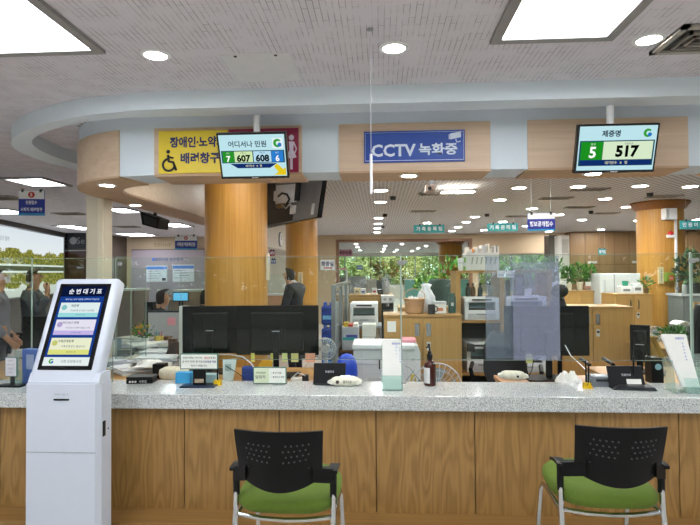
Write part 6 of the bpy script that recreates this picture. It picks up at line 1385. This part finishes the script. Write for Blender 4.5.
sky = t.ramp(M2('DIVIDE', sp.outputs['Z'], Hl), [(.0, '#cfd5cc'), (.3, '#e6ebe2'), (.7, '#e8f0f2'), (1, '#dfeaf0')])
ma = t.n('ShaderNodeMix', data_type='RGBA'); t.l(tree, ma.inputs[0]); t.l(sky, ma.inputs[6]); t.l(tcol, ma.inputs[7])
bank = M2('LESS_THAN', dz_, .05)
mb2 = t.n('ShaderNodeMix', data_type='RGBA'); t.l(bank, mb2.inputs[0]); t.l(ma.outputs[2], mb2.inputs[6]); mb2.inputs[7].default_value = lin('#4f5740')
em = t.n('ShaderNodeEmission'); t.l(mb2.outputs[2], em.inputs[0]); em.inputs[1].default_value = .95; t.l(em.outputs[0], t.out.inputs[0])
nrm = Vector((dl.y, -dl.x, 0)); nrm = nrm if nrm.x > 0 else -nrm
org = pA + nrm * .06 - dl * 2.0
t_ = thing('landscape_lightbox', 'large backlit landscape picture of lakeside trees on the side wall', 'picture', (org.x, org.y, zb_l), rz=angw)
Lw = Ld + 2.0 - .12
MB().box(0, Lw, -.03, .0, 0, Hl).build('lit_print', t.m, t_)
for b_ in ((0, Lw, -.045, .05, Hl, Hl + .03), (0, Lw, -.045, .05, -.03, 0), (Lw, Lw + .03, -.045, .05, -.03, Hl + .03)): MB().box(*b_).build('frame', M_steel, t_)
text('print_lettering', '시민과 함께', plain('#9fb4c4', .6), t_, (Lw - 3.35, Hl * .84), w=.5, y=-.032, bold=.0)
tb = structure('trim_3', MB().box(0, Lw + .1, -.05, .05, 0, .10), plain('#3d3833', .6), 'dark band under the ceiling above the lit landscape'); tb.location = (org.x, org.y, CZ - .1); tb.rotation_euler = (0, 0, angw)
cx, z0, w, h = rc(13.33, 61.5, 233, 86, 248.5); t_ = thing('wall_sign', 'dark sign band with a pale round emblem beside the lit landscape', 'sign', (cx, 13.31, z0)); MB().box(-w / 2, w / 2, 0, .03, 0, h, .003).build('board', plain('#1d1e26', .5), t_)
text('sign_lettering', 'Se', plain('#7e7f86', .5), t_, (w * .30, h * .5), h=h * .42, y=-.002, bold=0); MB().cyl((w * .0, -.006, h * .5), (w * .0, 0, h * .5), h * .24, seg=24).build('emblem_disc', plain('#8b8c90', .5), t_)
for k in range(3): MB().box(-w * .44, -w * .30, -.003, 0, h * (.68 - .2 * k), h * (.76 - .2 * k)).build('note_line', plain('#77705a', .5), t_)
cx, z0, w, h = rc(13.33, 62, 250, 86, 285); t_ = thing('mirror_panel', 'dark reddish glossy wall panel below the dark sign band', 'panel', (cx, 13.32, z0)); MB().box(-w / 2, w / 2, 0, .02, 0, h, .003).build('panel', plain('#3c2320', .12), t_); MB().box(-w / 2, w / 2, -.004, .0, h - .03, h).build('top_rail', M_grey, t_)
# rear beige wall: inset panel, lettering, framed notices
cx, z0, w, h = rc(BACK - .05, 131.5, 250, 210, 330); t_ = thing('wall_panel', 'large mauve grey information panel on the rear beige wall', 'panel', (cx, BACK - .05, max(.05, z0))); H = z0 + h - max(.05, z0)
MB().box(-w / 2, w / 2, 0, .045, 0, H, .004).build('panel', plain('#9c9199', .5, var=.03), t_); MB().box(-w / 2, w / 2, -.006, .002, H, H + .03).build('top_rail', plain('#6f5f58', .5), t_)
text('panel_lettering', '법원민원 접수창구', plain('#3c4c8c', .5), t_, (w * -.02, H - h * .115), w=w * .36, y=-.001, bold=.02)
MB().box(-w * .235, -w * .205, -.004, 0, H - h * .135, H - h * .10, .001).build('panel_emblem', plain('#3f6ad0', .5), t_)
t_ = thing('wall_lettering', 'gold raised lettering on the beige wall above the mauve panel', 'lettering', (at(163, 245, BACK).x, BACK - .012, at(163, 246.5, BACK).z)); text('raised_lettering', '민원나눔방', plain('#7d6a48', .4, .3), t_, (0, .05), w=.52, y=0, bold=.0, ext=.01)
for px0, px1, lab, y0_ in ((146, 167.5, 'framed white notice with blue header, farther from the thick column', 265.5), (172.5, 194.5, 'framed white notice with blue header, nearer the thick column', 264.5)):
    cx, z0, w, h = rc(BACK - .07, px0, y0_, px1, 282); t_ = thing('framed_notice', lab, 'notice', (cx, BACK - .075, z0)); MB().box(-w / 2, w / 2, 0, .024, 0, h, .003).build('frame', M_lgrey, t_); MB().box(-w / 2 + .02, w / 2 - .02, -.003, .001, .02, h - .02).build('sheet', plain('#d6dae2', .5), t_); MB().box(-w / 2 + .02, w / 2 - .02, -.005, -.002, h * .76, h - .03).build('header_band', plain('#4d7fc8', .5), t_)
    for k in range(4): MB().box(-w * .42, w * (.1 + .08 * (k % 3)), -.005, -.002, h * (.64 - .14 * k), h * (.67 - .14 * k)).build('text_line', plain('#7c8496', .5), t_)
    if px0 < 150: MB().box(w * .25, w * .42, -.005, -.002, h * .08, h * .25).build('dark_mark', plain('#3a3e4a', .5), t_)
# papers & boxes at the left rear counter
for i, (px0, px1, y0_, y1_, Y, col, lab) in enumerate(((112, 134, 289, 312, 7.6, '#8b7b72', 'brown desk screen deep in the left office beside the acrylic dividers'), (168, 206, 290, 312, 8.4, '#96806e', 'brown counter front deep in the left office behind the blue screen'))):
    cx, z0, w, h = rc(Y, px0, y0_, px1, y1_); t_ = thing('rear_counter', lab, 'counter', (cx, Y, 0)); MB().box(-w / 2, w / 2, 0, .5, 0, z0 + h - .03).build('counter_body', plain(col, .5), t_); MB().box(-w / 2 - .02, w / 2 + .02, -.03, .53, z0 + h - .03, z0 + h).build('counter_top', M_offw, t_)
for px0, px1, y0_, y1_, Y, lab in ((157, 166, 289, 298, 7.9, 'white leaflet sheet pinned before the blue screen monitor'), (166.5, 173, 290, 300, 7.9, 'second white sheet beside the bright blue screen')):
    cx, z0, w, h = rc(Y, px0, y0_, px1, y1_); t_ = thing('notice', lab, 'notice', (cx, Y, 0)); MB().box(-w / 2, w / 2, 0, .003, z0, z0 + h).build('sheet', plain('#cfcdd0', .6), t_); MB().cyl((0, .012, 0), (0, .012, z0 + h * .5), .008, seg=8).build('stand', M_grey, t_); MB().cyl((0, .012, 0), (0, .012, .012), .045, seg=16).build('foot', M_grey, t_); MB().box(-w * .3, w * .3, -.002, 0, z0 + h * .3, z0 + h * .5).build('print', plain('#8b8f9c', .6), t_)
# ================================================================== PEOPLE
def skin(name, J, E, mat, parent, sub=2, extra=None):
    """one continuous tapering surface grown along joined joints; J: name -> (x, y, z, radius)"""
    keys = list(J); idx = {k: i for i, k in enumerate(keys)}
    me = bpy.data.meshes.new(name); me.from_pydata([J[k][:3] for k in keys], [(idx[a], idx[b]) for a, b in E], []); me.update()
    o = bpy.data.objects.new(name, me); COL.objects.link(o)
    mo = o.modifiers.new('skin', 'SKIN'); mo.use_smooth_shade = True
    for k in keys:
        sv = me.skin_vertices[0].data[idx[k]]; r = J[k][3]
        sv.radius = r if isinstance(r, tuple) else (r, r)
    me.skin_vertices[0].data[0].use_root = True
    o.modifiers.new('subdivision', 'SUBSURF').levels = sub
    dg = bpy.context.evaluated_depsgraph_get()
    m2 = bpy.data.meshes.new_from_object(o.evaluated_get(dg))
    bpy.data.objects.remove(o)
    bm_ = bmesh.new(); bm_.from_mesh(m2)
    mb = MB(); mb.b.free(); mb.b = bm_
    if extra: extra(mb)
    return mb.build(name, mat, parent, smooth=True)
def person(label, loc, rz, H, pose, top, bottom, hair='#15120f', mask=False, seated=False, collar=None, phone=None):
    t_ = thing('person', label, 'person', loc, rz=rz)
    s = H / 1.72
    J = dict(pelvis=(0, 0, .95, .12), belly=(0, .01, 1.10, .115), chest=(0, 0, 1.28, .13), upper=(0, -.01, 1.40, .078), neck=(0, .0, 1.50, .052), jaw=(0, .025, 1.565, .066), face=(0, .02, 1.625, .078), skull=(0, .005, 1.675, .066))
    for q, S in ((-1, 'l'), (1, 'r')):
        J.update({'sh' + S: (q * .175, -.01, 1.41, .062), 'el' + S: (q * .215, -.02, 1.14, .045), 'wr' + S: (q * .22, .08, .92, .030), 'pa' + S: (q * .22, .12, .86, .030),
                  'hip' + S: (q * .09, 0, .88, .09), 'kn' + S: (q * .10, .01, .50, .060), 'an' + S: (q * .10, -.02, .09, .040), 'to' + S: (q * .11, .13, .035, .035)})
    for k, v in pose.items(): J[k] = (*v, J[k][3])
    E = [('pelvis', 'belly'), ('belly', 'chest'), ('chest', 'upper'), ('upper', 'neck'), ('neck', 'jaw'), ('jaw', 'face'), ('face', 'skull')]
    for S in 'lr': E += [('upper', 'sh' + S), ('sh' + S, 'el' + S), ('el' + S, 'wr' + S), ('wr' + S, 'pa' + S), ('pelvis', 'hip' + S), ('hip' + S, 'kn' + S), ('kn' + S, 'an' + S), ('an' + S, 'to' + S)]
    # fingers grown from the palm along the hand direction
    for S in 'lr':
        w, p = Vector(J['wr' + S][:3]), Vector(J['pa' + S][:3]); d = (p - w).normalized(); side = d.cross(Vector((1, 0, 0)) if abs(d.x) < .8 else Vector((0, 0, 1))).normalized(); nrm_ = d.cross(side)
        for k, (o_, L) in enumerate(((-.024, .062), (-.008, .072), (.008, .068), (.024, .054))):
            a = p + side * o_ + d * .022; b_ = a + d * L * .55 + nrm_ * .006; c_ = a + d * L * .85 + nrm_ * .024
            for n_, q, r in (('a', a, .011), ('b', b_, .0095), ('c', c_, .008)): J[f'f{S}{k}{n_}'] = (*q, r)
            E += [('pa' + S, f'f{S}{k}a'), (f'f{S}{k}a', f'f{S}{k}b'), (f'f{S}{k}b', f'f{S}{k}c')]
        a = w + d * .03 - side * .03; b_ = a + d * .035 - side * .018; J[f't{S}a'] = (*a, .012); J[f't{S}b'] = (*b_, .009); E += [('wr' + S, f't{S}a'), (f't{S}a', f't{S}b')]
    J = {k: (v[0] * s, v[1] * s, v[2] * s, v[3] * s) for k, v in J.items()}
    fc = Vector(J['face'][:3]); up = (Vector(J['skull'][:3]) - Vector(J['jaw'][:3])).normalized()
    fw = Vector((0, 1, 0)); fw = (fw - up * fw.dot(up)).normalized(); sd = up.cross(fw)
    def face(mb):
        def loc_(x, y, z): return fc + sd * (x * s) + fw * (y * s) + up * (z * s)
        mb.cyl(loc_(0, .070, .012), loc_(0, .098, -.022), .007 * s, .014 * s, 8)
        for q in (-1, 1): mb.ball(loc_(q * .078, -.005, -.01), (.012 * s, .018 * s, .026 * s), 8)
        mb.ball(loc_(0, .068, -.05), (.024 * s, .012 * s, .007 * s), 8)
    skinm = plain('#c99878', .55, var=.04)
    skin('body', J, E, skinm, t_, 2, face)
    def loc_(x, y, z): return fc + sd * (x * s) + fw * (y * s) + up * (z * s)
    for q in (-1, 1): MB().ball(loc_(q * .03, .070, .012), .0055 * s, 8).build('eye', M_ink, t_); MB().tube([loc_(q * .016, .077, .032), loc_(q * .046, .068, .032)], .0025 * s, 6).build('eyebrow', plain(hair, .8), t_)
    # hair: cap over the skull down to the nape, open at the face
    hb = MB()
    def hf(u, v):
        a = u * 2 * PI; c_ = math.cos(a)   # a = 0 faces forward
        low = .058 if c_ > .42 else (-.072 if c_ < -.15 else (.03 if c_ > .15 else -.01))
        th = v * PI / 2; R = .092
        zt_ = .085 - (.085 - low) * (1 - math.cos(th)); rr = R * math.sin(th) ** .75
        return loc_(rr * math.sin(a), rr * math.cos(a) * 1.02 - .008, zt_ + .02 + .004 * math.sin(9 * a))
    hb.grid(hf, 28, 8).build('hair', plain(hair, .7, var=.2, scale=60), t_, smooth=True)
    if mask: MB().grid(lambda u, v: loc_(.085 * math.sin((u - .5) * 2.4), .092 * math.cos((u - .5) * 2.0) + .006, -.075 + .075 * v), 10, 4).build('face_mask', plain('#dfe3e6', .7), t_, smooth=True)
    # clothes: slightly larger skins over torso + arms, and over the legs
    tj = {k: J[k] for k in ('belly', 'pelvis', 'chest', 'upper')}; tj['upper'] = (*J['upper'][:3], J['upper'][3] * 1.5)
    tj['nape'] = (*Vector(J['upper'][:3]).lerp(Vector(J['neck'][:3]), .62), .058 * s)
    te = [('belly', 'pelvis'), ('belly', 'chest'), ('chest', 'upper'), ('upper', 'nape')]
    for S in 'lr':
        for k in ('sh', 'el'): tj[k + S] = J[k + S]
        wv = Vector(J['wr' + S][:3]).lerp(Vector(J['el' + S][:3]), .12); tj['wr' + S] = (*wv, .036 * s)
        te += [('upper', 'sh' + S), ('sh' + S, 'el' + S), ('el' + S, 'wr' + S)]
    tj = {k: (v[0], v[1], v[2], v[3] + .016 * s) for k, v in tj.items()}
    skin('jacket', tj, te, plain(top, .8, var=.1, scale=8), t_, 2)
    nv, jv = Vector(J['neck'][:3]), Vector(J['upper'][:3])
    MB().cyl(jv.lerp(nv, .5), jv.lerp(nv, 1.05), .085 * s, .062 * s, 16, caps=False).thick(.01).build('collar', plain(collar or top, .8), t_, smooth=True)
    bj = {'pelvis': J['pelvis']}; be = []
    for S in 'lr':
        for k in ('hip', 'kn', 'an'): bj[k + S] = J[k + S]
        be += [('pelvis', 'hip' + S), ('hip' + S, 'kn' + S), ('kn' + S, 'an' + S)]
    bj = {k: (v[0], v[1], v[2], v[3] + .014 * s) for k, v in bj.items()}
    skin('trousers', bj, be, plain(bottom, .8), t_, 2)
    for S in 'lr':
        a_, o_ = Vector(J['an' + S][:3]), Vector(J['to' + S][:3]); dd = (o_ - a_); dd.z = 0; dd.normalize()
        MB().ball((a_ + dd * .07 * s).lerp(Vector((a_.x, a_.y, .045)), .0) * Vector((1, 1, 0)).length * 0 + Vector(((a_ + dd * .07 * s).x, (a_ + dd * .07 * s).y, .045 * s + min(a_.z, o_.z) - .035 * s if seated else .045 * s)), (.05 * s, .13 * s, .045 * s), 12).build('shoe', M_black, t_, smooth=True)
    return t_
# dark jacket man bowing over a desk between the wood columns (faces the left)
p = at(289, 300, 7.2)
person('man with black hair in a dark navy jacket looking down before the farther wood column', (p.x + .08, 7.2, 0), math.radians(72), 1.57,
       dict(neck=(0, .05, 1.49), jaw=(0, .115, 1.535), face=(0, .10, 1.595), skull=(0, .075, 1.65), wrl=(-.12, .32, 1.02), pal=(-.10, .39, 1.0), ell=(-.22, .06, 1.12), wrr=(.12, .32, 1.02), par=(.10, .39, 1.0), elr=(.22, .06, 1.12)), '#23262f', '#1c1e24', collar='#c8ccd6')
# visitors at the left
p = at(35.5, 300, 5.6)
person('standing man in a dark jacket with one hand raised to his face', (p.x - .03, 5.6, 0), math.radians(-68), 1.55,
       dict(elr=(.25, .10, 1.20), wrr=(.14, .20, 1.42), par=(.10, .17, 1.50), ell=(-.24, .05, 1.13), wrl=(-.12, .26, 1.02), pal=(-.08, .33, 1.02)), '#4a5058', '#2a2c32')
p = at(4, 300, 5.15)
person('standing person in a grey shirt and white face mask behind the notice card', (p.x - .07, 5.15, 0), math.radians(-60), 1.55,
       dict(elr=(.23, -.03, 1.13), wrr=(.20, .12, .95), par=(.19, .17, .89), ell=(-.23, -.03, 1.13), wrl=(-.20, .12, .95), pal=(-.19, .17, .89)), '#8a8b95', '#3a3c44', mask=True)
# seated staff
SEAT = dict(pelvis=(0, 0, .50), belly=(0, .02, .68), chest=(0, .05, .88), upper=(0, .06, 1.00), neck=(0, .09, 1.09), jaw=(0, .15, 1.13), face=(0, .14, 1.19), skull=(0, .115, 1.24),
            shl=(-.175, .06, 1.01), shr=(.175, .06, 1.01), ell=(-.22, .18, .78), elr=(.22, .18, .78), wrl=(-.12, .40, .80), wrr=(.12, .40, .80), pal=(-.10, .47, .80), par=(.10, .47, .80),
            hipl=(-.10, .05, .50), hipr=(.10, .05, .50), knl=(-.12, .45, .50), knr=(.12, .45, .50), anl=(-.12, .45, .09), anr=(.12, .45, .09), tol=(-.12, .58, .035), tor=(.12, .58, .035))
for px, Y, rz, lab, hc, tp in ((152, 6.35, -60, 'seated person with dark brown hair behind the grey desk partition', '#2b1c14', '#3a3c44'), (200, 6.2, -20, 'seated person with black hair beside the thick wood column', '#121214', '#2a2c34')):
    p = at(px, 300, Y)
    person(lab, (p.x, Y, 0), math.radians(rz), 1.72, SEAT, tp, '#24262c', hc, seated=True)
    st = thing('stool', 'office stool under the seated person with ' + ('dark brown hair' if px < 180 else 'black hair'), 'stool', (p.x, Y, 0))
    MB().lathe([(.002, .28), (.18, .28), (.19, .30), (.18, .32), (.002, .32)], seg=24).build('seat', M_dark, st, smooth='auto'); MB().cyl((0, 0, .03), (0, 0, .28), .03).build('pole', M_black, st); MB().lathe([(.2, 0), (.2, .02), (.03, .05)], seg=24).build('foot', M_black, st)
# ================================================================== OUTSIDE
structure('ground', MB().box(-40, 40, FAR + .2, 70, -.15, -.05).box(-40, 40, -40, -7.2, -.15, -.05), plain('#6f7a55', .9, var=.2, scale=.6), 'garden ground outside the windows')
def tree(x, y, h, r, label, mat, group=None):
    t_ = thing('garden_tree', label, 'tree', (x, y, -.05), group=group)
    MB().cyl((0, 0, 0), (0, 0, h * .6), .09, .05, 10).build('trunk', plain('#4a3b2c', .9), t_)
    MB().leaves((0, 0, h * .62), (r, r * .7, h * .45), 900, .32, .2).build('crown', mat, t_)
lm = [leafmat('garden_a', '#68753a', '#9a9e5c', '#cfc68a'), leafmat('garden_b', '#7a7c40', '#aba564', '#dccb8c'), leafmat('garden_c', '#586b3a', '#8a985c', '#bcbf80')]
for i, x in enumerate((-8.5, -5.8, -3.4, -.6, 1.6, 3.6, 5.6, 8.2, 11.0)):
    tree(x, 34.5 + (i % 3) * 2.2, 4.2 + .5 * (i % 2), 1.25, 'leafy garden tree outside the far windows', lm[i % 3], 'garden trees outside the far windows')
tag(MB().leaves((1, 43, 1.2), (17, 1.2, 2.6), 9000, .7, .3).build('hedge_foliage', lm[2]), 'dense hedge foliage behind the garden trees', 'hedge', kind='stuff')
tag(MB().leaves((0, -12.5, 1.0), (15, 1.6, 2.8), 9000, .62, .3).build('street_foliage', lm[1]), 'street side foliage outside the hall windows behind the viewer', 'hedge', kind='stuff')
w = bpy.data.worlds.new('world'); SC.world = w; w.use_nodes = True
bgn = w.node_tree.nodes.get('Background') or w.node_tree.nodes.new('ShaderNodeBackground')
bgn.inputs[0].default_value = lin('#dfeaf5'); bgn.inputs[1].default_value = 6.0
sd_ = bpy.data.lights.new('sun', 'SUN'); so = bpy.data.objects.new('sun', sd_); COL.objects.link(so); sd_.energy = 7.0; sd_.angle = .02; so.rotation_euler = (math.radians(8), math.radians(52), 0)
# ================================================================== VIEW
SC.view_settings.view_transform = 'Standard'; SC.view_settings.look = 'None'; SC.view_settings.gamma = 1.0; SC.view_settings.exposure = EXPO
SC.view_settings.use_curve_mapping = False
SC.cycles.transparent_max_bounces = 40; SC.cycles.max_bounces = 10; SC.cycles.diffuse_bounces = 5; SC.cycles.glossy_bounces = 5
SC.cycles.sample_clamp_indirect = 6.0
SC.cycles.use_denoising = True
